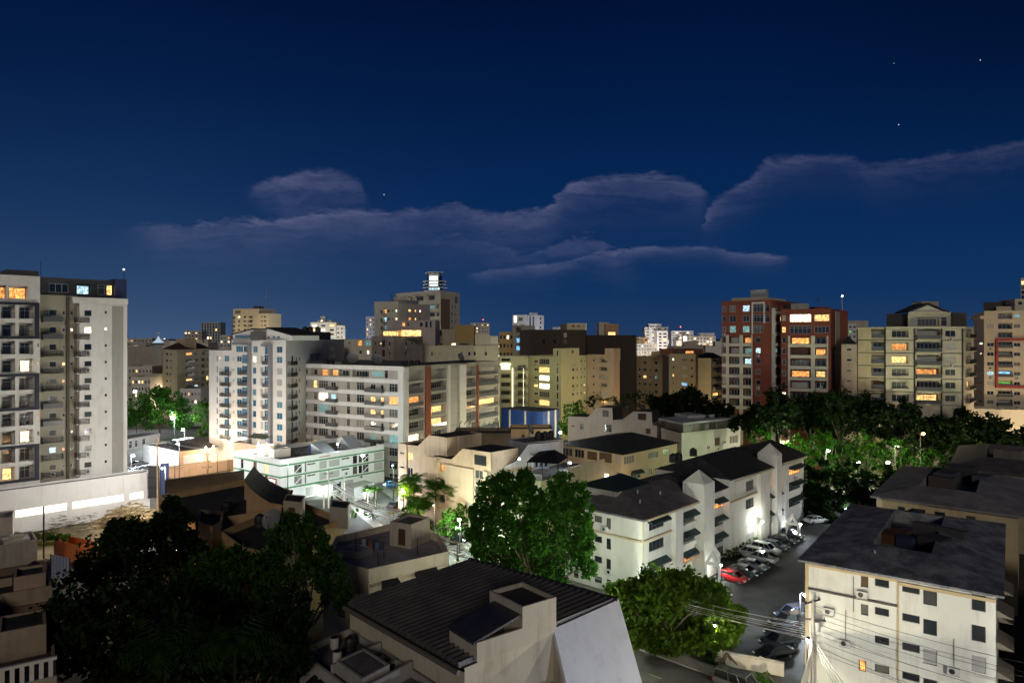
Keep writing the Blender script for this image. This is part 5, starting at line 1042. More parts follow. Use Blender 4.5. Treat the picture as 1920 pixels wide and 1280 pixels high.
    for k in range(4): m = MB(); v.fbox(m, 0, v.u(0, 507.5), v.u(0, 518.5), .36, .42, 2.25 + .65 * k, 2.65 + .65 * k); partw('sign_strip', m, emit((.95, 1, .9), 1.6), b)
    m = MB(); v.fbox(m, 1, v.u(1, 598), v.u(1, 619), .02, .08, 8.25, 8.42); partw('red_stripe', m, plain((.4, .06, .05), .5, name='red_line_paint'), b)
    m = MB(); v.fbox(m, 1, v.u(1, 590), v.u(1, 622), .15, 3.0, 2.5, 2.64); partw('canopy', m, W, b)
    m = MB(); v.fbox(m, 1, v.u(1, 594), v.u(1, 618), .6, 2.4, 2.44, 2.49); partw('canopy_light', m, emit((.85, 1, .95), 22), b)
    m = MB(); v.fbox(m, 1, v.u(1, 677), v.u(1, 682), .1, .3, 7.0, 7.3); partw('wall_light', m, emit((.9, 1, .95), 12), b)
    # sloping roof lights
    def wedge(a, c, dep, z0, z1, mat, name):
        I = inward(a, c, dep); m = MB(); d_, e_ = off(c, I), off(a, I)
        m.face((*a, z0), (*c, z0), (*d_, z1), (*e_, z1)); m.face((*e_, z1), (*d_, z1), (*d_, 8.1), (*e_, 8.1)); m.face((*a, z0), (*e_, z1), (*e_, 8.1), (*a, 8.1)); m.face((*c, z0), (*c, 8.1), (*d_, 8.1), (*d_, z1)); m.face((*a, z0), (*a, 8.1), (*c, 8.1), (*c, z0))
        partw(name, m, mat, b)
    PV = plain((.45, .5, .55), .25, .3, name='roof_glazing')
    wedge(V2(610, 156), V2(634, 159), 5, 8.3, 10.6, PV, 'skylight'); wedge(V2(660, 163), V2(684, 165.5), 5, 8.3, 11.0, PV, 'skylight')
    Vol(b, slab(V2(494, 157), V2(515, 159), 3), 8.0, 10.2, CR, par=.1, name='stair_room'); Vol(b, slab(V2(514, 153), V2(545, 156), 2.4), 8.0, 9.9, CR, par=.1, name='stair_room')
    m = MB(); x, y = V2(578, 160); m.prism(slab((x, y), (x + 3.4, y + 1.0), 2.0), 8.02, 9.6); partw('tarpaulin', m, plain((.02, .05, .2), .6, name='blue_tarpaulin'), b)
commercial()

def peach():
    W = wall(PEACH, .5); p, q = V2(747, 138), V2(925, 120)
    b = bld('apartment_block', 'peach five storey block with sloping dormer walls beside the lit palms', 'apartment block', [p, q])
    I = inward(p, q, 1); z0 = 12.6; m1 = on(p, q, 812); o1 = on(p, q, 762.2)
    v1 = Vol(b, [p, o1, off(o1, I * 11), off(p, I * 11)], 0, 13.7, W, par=.3)
    v1.grid(0, [(754, 8, .35, 'd', dict(bars=False))], [ZZ(851, 136) - 2.8 * k for k in range(4)])
    v2 = Vol(b, [off(o1, I * .2), off(m1, I * .2), off(m1, I * 11), off(o1, I * 11)], 0, z0, W, par=-1)
    zs = [ZZ(860, 133) - 2.95 * k for k in range(4)]
    v2.grid(0, [(768.5, 10.5, 1.5, 'd')], zs, {(0, 0): 'w'})
    profile(b, off(p, I * .2), off(q, I * .2), [(762.5, 13.7), (783, 13.75), (805, 16.2), (838, 16.2)], z0, 8, W, 'dormer_wall', SHINGLED)
    Vol(b, [off(on(p, q, 820), I * 3), off(on(p, q, 838), I * 3), off(on(p, q, 838), I * 9), off(on(p, q, 820), I * 9)], z0, 16.21, W, par=-1, name='dormer_room')
    v3 = Vol(b, [off(m1, I * -1.2), off(q, I * -1.2), off(q, I * 11), off(m1, I * 11)], 0, 11.8, W, par=-1)
    zz = [ZZ(876, 127) - 2.9 * k for k in range(4)]
    v3.grid(0, [(830, 12.5, 1.6, 'd', dict(deep=.5)), (898, 15, 1.6, 'd')], zz, {(0, 0): 'o'})
    v3.fboxp('round_pier', wall((.64, .48, .33), .5), 0, [(.0, v3.u(0, 823), .004, .5, 0, 12.6)])
    v3.fboxp('bay', wall((.66, .55, .40), .45), 0, [(v3.u(0, 837), v3.u(0, 889), .004, .35, 0, 11.7), (v3.u(0, 908), v3.edge(0)[2], .004, .35, 0, 11.7)])
    for k, z in enumerate(zz): v3.fboxp('sill_panel', W, 0, [(v3.u(0, 889.3), v3.u(0, 907.6), .004, .1, z - 1.5, z - .95)])
    profile(b, off(p, I * -1.2), off(q, I * -1.2), [(812.5, 12.7), (846, 12.7), (868, 15.0), (920, 15.1)], 11.8, 7, W, 'dormer_wall', SHINGLED)
    m = MB(); v3.fbox(m, 0, v3.u(0, 890), v3.u(0, 912), .02, .08, 12.6, 14.3); f = partw('window', m, glass(), b)
    m = MB(); pp = on(p, q, 826); pp = off(pp, I * 2.99); qq = on(p, q, 836); qq = off(qq, I * 2.99); m.prism(slab(pp, qq, -.05), 13.2, 15.2); partw('door', m, plain((.03, .03, .03), .5, name='dark_door'), b)
    # tanks and clutter
    for px, Y in ((800, 140), (838, 138), (905, 131)):
        water_tank('black roof water tank standing on the peach block', 'roof water tanks on the peach block', (*V2(px, Y), 13.0), .55, 1.3)
    # slanted white wall and terrace house with the dark pavilion
    W2 = wall((.58, .50, .36), .4); GW = wall((.42, .40, .40), .4)
    L, C, Rr = V2(933, 113), V2(1015, 110), V2(1134, 124.5)
    b = bld('house', 'cream terraced house with a dark tent pavilion and two roof lamps', 'house', [L, C, Rr])
    v = Vol(b, quad(L, C, Rr), 0, 12.0, W2, ROOFL, par=.15)
    v.grid(1, [(1075, 12, 1.2, 'd'), (1110, 12, 1.2, 'd')], [9.0, 6.0])
    a, c = v.u(0, 938), v.edge(0)[2]; m = MB(); v.fbox(m, 0, a, c, -.15, -.05, 12.9, 13.0); n = 34
    for k in range(n + 1): x = a + (c - a) * k / n; v.fbox(m, 0, x - .04, x + .04, -.14, -.06, 12.0, 12.9)
    partw('balustrade', m, wall((.5, .47, .5), .2), b)
    v.fboxp('parapet', W2, 1, [(v.u(1, 1066), v.edge(1)[2], -.25, -.004, 12.0, 13.0)])
    rp = quad(V2(990, 119), V2(1050, 116.5), V2(1075, 122)); r2 = Vol(b, slab(V2(985, 126), V2(1056, 131), 6), 11.8, 15.6, wall((.35, .34, .36), .4), ROOFL, par=.2, name='upper_room')
    r3 = Vol(b, slab(V2(1000, 121), V2(1030, 121.5), 4), 11.86, 14.0, wall((.32, .32, .35), .3), par=-1, name='terrace_room'); r3.grid(0, [(1006, 6, 1.8, 'd'), (1015, 5, 1.8, 'c'), (1024, 7, 1.7, 'd')], [12.95], {(0, 1): 'd'})
    profile(b, V2(945, 121), V2(1050, 127), [(945, 12.3), (968, 13.0), (990, 15.7), (1049, 15.8)], 11.8, .5, wall((.50, .47, .46), .35), 'gable_wall', ROOFL)
    # pavilion: dark hipped tent on posts
    o = thing('pavilion', 'dark hipped pavilion roof on thin posts on the terrace house', 'pavilion', (*V2(1022, 116), 12.0))
    P = [V2(987, 114), V2(1047, 112.5), V2(1066, 119), V2(1000, 121)]; z = 14.3; c = (sum(x for x, y in P) / 4, sum(y for x, y in P) / 4)
    m = MB(); R4 = [(*q_, z) for q_ in P]; ap0 = (P[0][0] * .35 + c[0] * .65, P[0][1] * .35 + c[1] * .65, z + 1.5); ap1 = (P[2][0] * .35 + c[0] * .65, P[2][1] * .35 + c[1] * .65, z + 1.5)
    m.face(R4[0], R4[1], ap1, ap0); m.face(R4[1], R4[2], ap1); m.face(R4[2], R4[3], ap0, ap1); m.face(R4[3], R4[0], ap0); m.face(*R4[::-1]); partw('roof', m, plain((.02, .02, .022), .7, name='tent_cloth'), o)
    for q_ in P + [((P[0][0] + P[1][0]) / 2, (P[0][1] + P[1][1]) / 2)]:
        m = MB(); x = q_[0] * .95 + c[0] * .05; y = q_[1] * .95 + c[1] * .05; m.tube([(x, y, 12), (x, y, z)], .07, 6); partw('post', m, METAL, o)
    wall_lamp('bright white bulkhead lamp on the gable left of the dark pavilion', (*V2(973.5, 118.5), ZZ(860, 118.5)), (.8, .88, 1), 260, .17)
    wall_lamp('bright white bulkhead lamp right of the dark pavilion', (*V2(1069, 119.5), ZZ(867.5, 119.5)), (.8, .9, 1), 320, .17)
    o = thing('satellite_dish', 'dark satellite dish on the roof above the tent pavilion', 'satellite dish', (*V2(992, 133), 15.4)); dish(o, 1.1, 1.2)
    water_tank('black water tank beside the dish above the pavilion', None, (*V2(1010, 131), 15.5), .7, 1.5)
    # tan low block behind
    b, v = far('house', 'low tan block with one small dark window left of the dark hipped roof house', 'house', 958, 1036, 804, 151, wall((.55, .40, .23), .4), 1, nrow=0, farw=False, dep=8)
    v.grid(0, [(981, 6, 1.0, 'n'), (1015, 9, .4, 'd')], [v.z1 - 1.7])
    b, v = far('house', 'dark flat roofed house with a pergola right of the peach block', 'house', 850, 958, 812, 141, wall((.2, .16, .11), .4), 1, nrow=0, farw=False, dep=9)
    o = thing('pergola', 'dark timber pergola on the flat roof between the peach and blue buildings', 'pergola', (*V2(890, 143), v.z1 - .7)); m = MB()
    for k in range(9): x, y = V2(862 + 9 * k, 143); m.box(x - .06, x + .06, y, y + 5, v.z1 + 1.5, v.z1 + 1.65)
    partw('rafters', m, plain((.03, .025, .02), .8, name='dark_timber'), o)
    for px in (862, 898, 934): m = MB(); x, y = V2(px, 143); m.box(x - .08, x + .08, y, y + .16, v.z1 - .7, v.z1 + 1.5); partw('post', m, plain((.03, .025, .02), .8, name='dark_timber'), o)
    # dark hipped house
    W3 = wall((.50, .40, .26), .4); L, C, Rr = V2(1050, 147), V2(1167, 136), V2(1269, 149)
    b = bld('house', 'tan house with a broad black hipped roof and a row of dark upper windows', 'house', [L, C, Rr])
    v = Vol(b, quad(L, C, Rr), 0, 12.0, W3, par=-1)
    v.grid(0, [(1063, 20, 1.7, 'd'), (1086, 18, 1.7, 'd'), (1110, 19, 1.7, 'n'), (1135, 24, 1.9, 'n'), (1160, 11, 1.3, 's')], [10.7]); v.grid(0, [(1160, 8, 2.6, 'd'), (1135, 12, 1.3, 'W'), (1090, 12, 1.5, 'd')], [6.9])
    v.grid(1, [(1180, 20, 1.6, 'd'), (1225, 18, 1.3, 'd'), (1250, 12, 1.2, 'd')], [10.5]); v.grid(1, [(1192, 18, 1.5, 'd'), (1220, 8, 1.3, 'd'), (1240, 8, 1.3, 'd')], [7.2])
    v.awn(1, v.u(1, 1184), v.u(1, 1203), 8.2); v.ac(1, v.u(1, 1262), 8.0)
    Lq, Cq, Rq = V2(1044, 149), V2(1168, 134), V2(1276, 149.5); hiproof(b, quad(Lq, Cq, Rq), 12.01, 1.9, SHINGLED)
    # round cornered white house with the thin slab roof
    W4 = wall((.50, .46, .42), .4); L, C, Rr = V2(1240, 167), V2(1278, 158), V2(1388, 170)
    b = bld('house', 'pale house with a thin slab roof over a dark glazed top storey', 'house', [L, C, Rr])
    v = Vol(b, quad(L, C, Rr), 0, 12.9, W4, par=-1); v.grid(1, [(1345, 10, 1.9, 'n'), (1376, 16, 1.9, 'd')], [9.9]); v.ac(1, v.u(1, 1328), 8.6); v.ac(1, v.u(1, 1358), 9.3)
    C2 = off(C, (.5, .9)); t_ = Vol(b, quad(off(L, (1, .5)), C2, off(Rr, (-.6, .5))), 12.9, 14.9, plain((.045, .042, .04), .4, name='dark_glazing'), par=-1, name='glazed_storey')
    t_.fboxp('mullion', plain((.3, .28, .26), .5, name='post_paint'), 1, [(u, u + .12, .004, .08, 12.9, 14.89) for u in (.2, 3, 6, 9, 12)])
    sl = quad(off(L, (-.8, -.4)), off(C, (.0, -1.0)), off(Rr, (.9, -.5))); m = MB(); m.prism(sl, 14.91, 15.35); partw('slab_roof', m, wall((.42, .42, .45), .3), b)
    m = MB(); m.prism(slab(V2(1290, 166), V2(1352, 169), 6), 15.35, 16.0); partw('roof_light', m, wall((.4, .4, .42), .3), b)
    # dormered white houses behind
    W5 = wall((.52, .47, .42), .4); p, q = V2(1065, 183), V2(1232, 171); b = bld('house', 'row of pale houses with two sloping dormer walls under the palm tree', 'house', [p, q]); I = inward(p, q, 1)
    v = Vol(b, slab(p, q, 12), 0, 13.0, W5, par=-1); v.grid(0, [(1074, 7, .4, 'd'), (1091, 8, 1.6, 'd'), (1140, 14, 2.0, 'd'), (1215, 10, 1.5, 'd')], [11.4])
    profile(b, off(p, I * .01), off(q, I * .01), [(1065.3, 13.9), (1102, 14.0), (1120, 16.6), (1148, 16.7), (1149, 13.6)], 13.0, 7, W5, 'dormer_wall', SHINGLED)
    profile(b, off(p, I * -.6), off(q, I * -.6), [(1150, 13.7), (1167, 14.0), (1188, 16.2), (1222, 16.3), (1223, 13.6)], 12.2, 7, W5, 'dormer_wall', SHINGLED)
    vv = MB(); M_ = v.M(0); [vv.box(v.u(0, a), v.u(0, c), -.7 if a > 1160 else -.06, -.62 if a > 1160 else -.01, 14.4, 16.0, M_) for a, c in ((1130, 1141),)]; partw('window', vv, plain((.06, .03, .02), .4, name='brown_shutter'), b)
    vv = MB(); vv.box(v.u(0, 1198), v.u(0, 1213), -.72, -.62, 14.2, 15.8, M_); partw('window', vv, plain((.04, .03, .025), .4, name='brown_shutter'), b)
    # blue shed
    BL = plain((.012, .05, .24), .6, name='blue_paint'); L, C, Rr = V2(940, 216), V2(1018, 207), V2(1049, 216)
    b = bld('shed', 'bright blue shed with white posts below the pale yellow block', 'shed', [L, C, Rr]); v = Vol(b, quad(L, C, Rr), 0, 12.4, BL, ROOF, par=.2, name='blue_wall')
    v.fboxp('white_post', wall((.6, .6, .55), .3), 0, [(v.u(0, a), v.u(0, a) + .55, .004, .25, 0, 12.3) for a in (955, 984)])
    v.fboxp('white_post', wall((.6, .6, .55), .3), 1, [(v.u(1, a), v.u(1, a) + .7, .004, .25, 0, 12.3) for a in (1027, 1040)])
def water_tank(label, group, loc, r, h):
    o = thing('water_tank', label, 'water tank', loc, group); m = MB(); m.lathe((0, 0, 0), [(r * .98, 0), (r, h * .1), (r * .96, h * .3), (r, h * .5), (r * .96, h * .72), (r * .8, h * .9), (r * .35, h), (.02, h)], 14)
    me = m.mesh('body', plain((.02, .02, .022), .5, name='black_plastic')); put('body', me, o, (0, 0, 0), fix=False)
    m = MB(); m.lathe((0, 0, h), [(r * .33, 0), (r * .33, .09), (.02, .12)], 10); put('lid', m.mesh('lid', METAL), o, (0, 0, 0), fix=False); return o
def point(parent, loc, col, watts, r=.15):
    l = bpy.data.lights.new('lamp_light', 'POINT'); l.energy = watts; l.color = col; l.shadow_soft_size = r
    o = bpy.data.objects.new('lamp_light', l); COL.objects.link(o); o.parent = parent; o.location = Vector(loc) - world_of(parent); return o
def wall_lamp(label, loc, col, watts, r=.15, group=None, glow=30):
    o = thing('wall_lamp', label, 'lamp', loc, group); m = MB(); m.lathe((0, 0, -r), [(.02, 0), (r * .8, r * .4), (r, r), (r * .8, r * 1.6), (.02, r * 2)], 10)
    put('globe', m.mesh('globe', emit(col, glow)), o, (0, 0, 0), fix=False); m = MB(); m.box(-.06, .06, .0, .35, -.05, .05); m.box(-.1, .1, .3, .36, -.12, .12); put('bracket', m.mesh('bracket', METAL), o, (0, 0, 0), fix=False)
    point(o, Vector(loc) + Vector((0, -r * 1.6 - .25, .05)), col, watts, r); return o
peach()
# ================================================================= nearer houses
def awning_block():
    W = wall((.70, .68, .61), .35); TR = wall((.55, .44, .28), .3); C = Vector((17.2, 91.5)); e = Vector((.682, .731)); n = Vector((.731, -.682))
    P = lambda s, k=0.0: tuple(C + e * s + n * k)
    b = bld('apartment_block', 'long white apartment block with green awnings over every window beside the car lot', 'apartment block', [tuple(C), P(56)])
    A = Vol(b, [P(0, -13), P(0), P(16.5), P(16.5, -13)], 0, 10.9, W, par=-1, frame=0)
    zs = [10.0 - 2.8 * k for k in range(4)]
    A.grid(0, [(1121.6, 14, .9, 'd'), (1141, 8.5, 1.5, 'd', dict(dz=-.3)), (1100, 12, .9, 'd'), (1080, 9, 1.4, 'd')], [z - .4 for z in zs])
    A.band(0, 7.75, 8.0, .25, TR, 'ledge'); A.band(0, 10.62, 10.88, .12, TR, 'eaves_trim')
    for px, z in ((1136, 8.2), (1145, 2.5), (1136, .4)): A.ac(0, A.u(0, px), z)
    z1 = [9.6, 6.75, 3.9, 1.4]
    A.grid(1, [(1231, 28, 1.35, 'd'), (1292, 30, 1.35, 'd', dict(dz=-.75))], z1, {(2, 1): 'o', (0, 1): 'd'})
    for k, z in enumerate(z1[:3]):
        if k != 1: A.awn(1, A.u(1, 1214), A.u(1, 1249), z + .95)
        A.awn(1, A.u(1, 1276), A.u(1, 1309), z + .15)
        A.fboxp('bay_sill', W, 1, [(A.u(1, 1274), A.u(1, 1311), .004, .3, z - 2.1, z - 1.5)])
    A.fboxp('ledge', TR, 1, [(.004, A.u(1, 1258), .004, .25, 7.75, 8.0)]); A.fboxp('corner_trim', TR, 1, [(.004, .22, .004, .08, 0, 10.6)])
    A.fboxp('bay', W, 1, [(A.u(1, 1259), A.u(1, 1273), .004, .7, 0, 10.8), (A.u(1, 1311.5), A.u(1, 1317), .004, .7, 0, 10.8)])
    B = Vol(b, [P(16.52, -.7), P(24.8, -.7), P(24.8, -13), P(16.52, -13)], 0, 11.2, W, par=-1, frame=0)
    B.grid(0, [(1350, 25, 1.3, 'd'), (1379, 10, 1.2, 'd', dict(dz=.6))], [8.7, 5.9, 3.2], {(0, 0): 'o'})
    for z in (8.7, 5.9, 3.2): B.awn(0, B.u(0, 1337), B.u(0, 1363), z + .95); B.awn(0, B.u(0, 1371), B.u(0, 1388), z + 1.35, .8, .5)
    B.grid(0, [(1350, 24, 1.6, 'd')], [1.1])
    D = Vol(b, [P(24.82, .3), P(56, .3), P(56, -13), P(24.82, -13)], 0, 12.3, W, par=-1, frame=0)
    zc = [10.3, 7.35, 4.4, 1.6]
    D.grid(0, [(1406, 15, 1.6, 's'), (1449, 22, 1.35, 'd', dict(dz=-.6)), (1490, 21, 1.35, 'd', dict(dz=-.2))], zc, {(0, 1): 'o', (0, 2): 'o', (0, 0): 'd', (1, 0): 'd', (3, 2): None})
    for k, z in enumerate(zc[:3]):
        if k: D.awn(0, D.u(0, 1438), D.u(0, 1461), z + .35)
        D.awn(0, D.u(0, 1479), D.u(0, 1502), z + .8)
    for z in (8.65,): D.fboxp('ledge', TR, 0, [(.004, D.u(0, 1420), .004, .3, z, z + .22)])
    D.fboxp('bay', W, 0, [(D.u(0, 1419), D.u(0, 1436), .004, .7, 0, 12.2), (D.u(0, 1462), D.u(0, 1466), .004, .7, 0, 12.2)])
    for V_, z in ((A, 10.62), (D, 12.02)): V_.fboxp('eaves_trim', TR, 1 if V_ is A else 0, [(.3, V_.edge(1 if V_ is A else 0)[2] - .3, .73, .8, z, z + .26)])
    # stair piers with pointed caps and flared feet
    for s0, s1, zt, V_ in ((14.2, 17.4, 14.6, 0), (40.5, 42.6, 15.6, 0)):
        m = MB(); k0, k1 = .0, 1.5
        m.prism([P(s0, k1), P(s1, k1), P(s1, -2.0), P(s0, -2.0)], 3.8, zt - 1.2, caps=False)
        q = [P(s0, k1), P(s1, k1), P(s1, -2.0), P(s0, -2.0)]; ap = (*P((s0 + s1) / 2, -.2), zt + .6)
        for j in range(4): m.face((*q[j], zt - 1.2), (*q[(j + 1) % 4], zt - 1.2), ap)
        f = [P(s0 - .8, 2.0), P(s1 + .8, 2.0), P(s1 + .8, -2), P(s0 - .8, -2)]
        for j in range(4): m.face((*f[j], 2.6), (*f[(j + 1) % 4], 2.6), (*q[(j + 1) % 4], 3.8), (*q[j], 3.8))
        m.prism(f, 0, 2.6, caps=False); partw('stair_pier', m, W, b)
    # roofs
    m = MB(); z = 10.95; o = .55
    E = [P(-o, o + .1), P(16.4, o + .1), P(16.4, -13), P(-o, -13.5)]; r0, r1 = P(5.0, -6.0), P(16.4, -6.0); zr = 13.0
    m.face((*E[0], z), (*E[1], z), (*r1, zr), (*r0, zr)); m.face((*E[1], z), (*E[2], z), (*r1, zr)); m.face((*E[2], z), (*E[3], z), (*r0, zr), (*r1, zr)); m.face((*E[3], z), (*E[0], z), (*r0, zr)); m.face(*[(*q, z - .02) for q in E[::-1]])
    for j in range(4): m.face((*E[j], z - .25), (*E[(j + 1) % 4], z - .25), (*E[(j + 1) % 4], z), (*E[j], z))
    partw('hip_roof', m, ground_mat((.12, .108, .112), (.19, .175, .178), .6, 'grey_felt_roof'), b)
    mon = [P(3.0, -11.8), P(3.0, -6.2), P(10, -6.2), P(10, -11.8)]; m = MB(); m.prism(mon, 12.0, 13.2); partw('roof_monitor', m, wall((.45, .43, .4)), b)
    hiproof(b, [P(2.2, -12.6), P(2.2, -5.4), P(10.8, -5.4), P(10.8, -12.6)], 13.22, 1.3, plain((.02, .045, .035), .6, name='green_roof_sheet'))
    for s, k in ((3.5, -2.6), (6.0, -4.6), (9.5, -3.0)):
        z_ = 10.95 + (k * -1 + .6) * .31; m = MB(); x, y = P(s, k); m.tube([(x, y, z_ - .3), (x, y, z_ + .5)], .1, 7); partw('vent_pipe', m, wall((.6, .6, .62), .1), b)
    for s0, s1, z, h, kk in ((16.5, 26, 11.25, 2.2, -5.5), (24.9, 41.5, 12.35, 2.6, -6.5), (41.6, 56.4, 12.4, 2.2, -6.0)):
        m = MB(); E = [P(s0, .35), P(s1, .95 if s0 > 20 else .1), P(s1, -13.2), P(s0, -13.2)]; r0, r1 = P(s0 + (3 if s0 > 20 else .1), kk), P(s1 - .1, kk)
        m.face((*E[0], z), (*E[1], z), (*r1, z + h), (*r0, z + h)); m.face((*E[1], z), (*E[2], z), (*r1, z + h)); m.face((*E[2], z), (*E[3], z), (*r0, z + h), (*r1, z + h)); m.face((*E[3], z), (*E[0], z), (*r0, z + h))
        for j in range(4): m.face((*E[j], z - .2), (*E[(j + 1) % 4], z - .2), (*E[(j + 1) % 4], z), (*E[j], z))
        partw('dark_roof', m, SHINGLED, b)
    # gateway portals
    for label, px, py in (('white portal with a triangular gable beside the red car', 1336, 1094), ('white portal with a triangular gable far down the car row', 1486, 1012)):
        x, y = G(px, py); o = thing('gateway', label, 'gateway', (x, y, 0)); u = Vector((.731, -.682)); w_ = 1.0
        WH = wall((.74, .72, .68), .2)
        for s_ in (-1, 1): m = MB(); c = Vector((x, y)) + u * w_ * s_; m.box(c.x - .16, c.x + .16, c.y - .16, c.y + .16, 0, 2.6); partw('post', m, WH, o)
        m = MB(); a, c = Vector((x, y)) - u * 1.25, Vector((x, y)) + u * 1.25; v = e * .2
        T = [(*(a - v), 2.6), (*(c - v), 2.6), (x - v.x, y - v.y, 4.7)]; U = [(*(a + v), 2.6), (*(c + v), 2.6), (x + v.x, y + v.y, 4.7)]
        I_ = [Vector(q).lerp(Vector((x - v.x, y - v.y, 3.25)), .62) for q in T]; J_ = [Vector(q).lerp(Vector((x + v.x, y + v.y, 3.25)), .62) for q in U]
        for j in range(3):
            k2 = (j + 1) % 3; m.face(T[j], T[k2], I_[k2], I_[j]); m.face(U[j], U[k2], J_[k2], J_[j]); m.face(T[j], T[k2], U[k2], U[j]); m.face(I_[j], I_[k2], J_[k2], J_[j])
        partw('gable', m, WH, o)
    # walls closing the lot
    a, c = V2(1503, 139), V2(1660, 122); o = thing('lot_wall', 'white boundary wall with a floodlight at the far end of the car lot', 'wall', (*V2(1570, 131), 0)); m = MB(); m.prism(slab(a, c, .3), 0, 3.2); partw('wall_panel', m, wall((.62, .6, .57), .4), o)
    for k in range(5): m = MB(); x, y = a[0] + (c[0] - a[0]) * k / 4, a[1] + (c[1] - a[1]) * k / 4; m.box(x - .2, x + .2, y - .24, y - .03, 0, 3.4); partw('wall_pier', m, wall((.62, .6, .57), .4), o)
    o = thing('shed', 'small dark lean-to against the end wall beside the parked white hatchback', 'shed', (*G(1590, 985), 0)); x, y = V2(1585, 123); m = MB(); m.box(x, x + 4, y, y + 3, 0, 2.3); partw('wall', m, wall((.2, .22, .22)), o)
    m = MB(); m.prism(slab((x - .3, y - .3), (x + 4.3, y - .3), 3.6), 2.3, 2.45); partw('roof', m, plain((.05, .07, .07), .6, name='lean_to_sheet'), o)
awning_block()

def ring_roof(b, pts, z, over, inset, rise, mat, drop=2.0):
    Cn = Vector((sum(p[0] for p in pts) / 4, sum(p[1] for p in pts) / 4)); S = [Vector(p) for p in pts]
    def ins(t):
        o = []
        for i in range(4):
            a, c, d = S[i - 1], S[i], S[(i + 1) % 4]; u = (a - c).normalized(); w = (d - c).normalized(); k = abs(u.x * w.y - u.y * w.x); o.append(c + (u + w) * t / max(k, .3))
        return o
    E, I_, m = ins(-over), ins(inset), MB()
    for j in range(4):
        k = (j + 1) % 4; m.face((*E[j], z), (*E[k], z), (*I_[k], z + rise), (*I_[j], z + rise)); m.face((*E[j], z - .22), (*E[k], z - .22), (*E[k], z), (*E[j], z))
        m.face((*I_[j], z + rise), (*I_[k], z + rise), (*I_[k], z - drop), (*I_[j], z - drop))
    m.face(*[(*q, z - .22) for q in E[::-1]]); m.face(*[(*q, z - drop + .02) for q in I_]); partw('ring_roof', m, mat, b); return I_

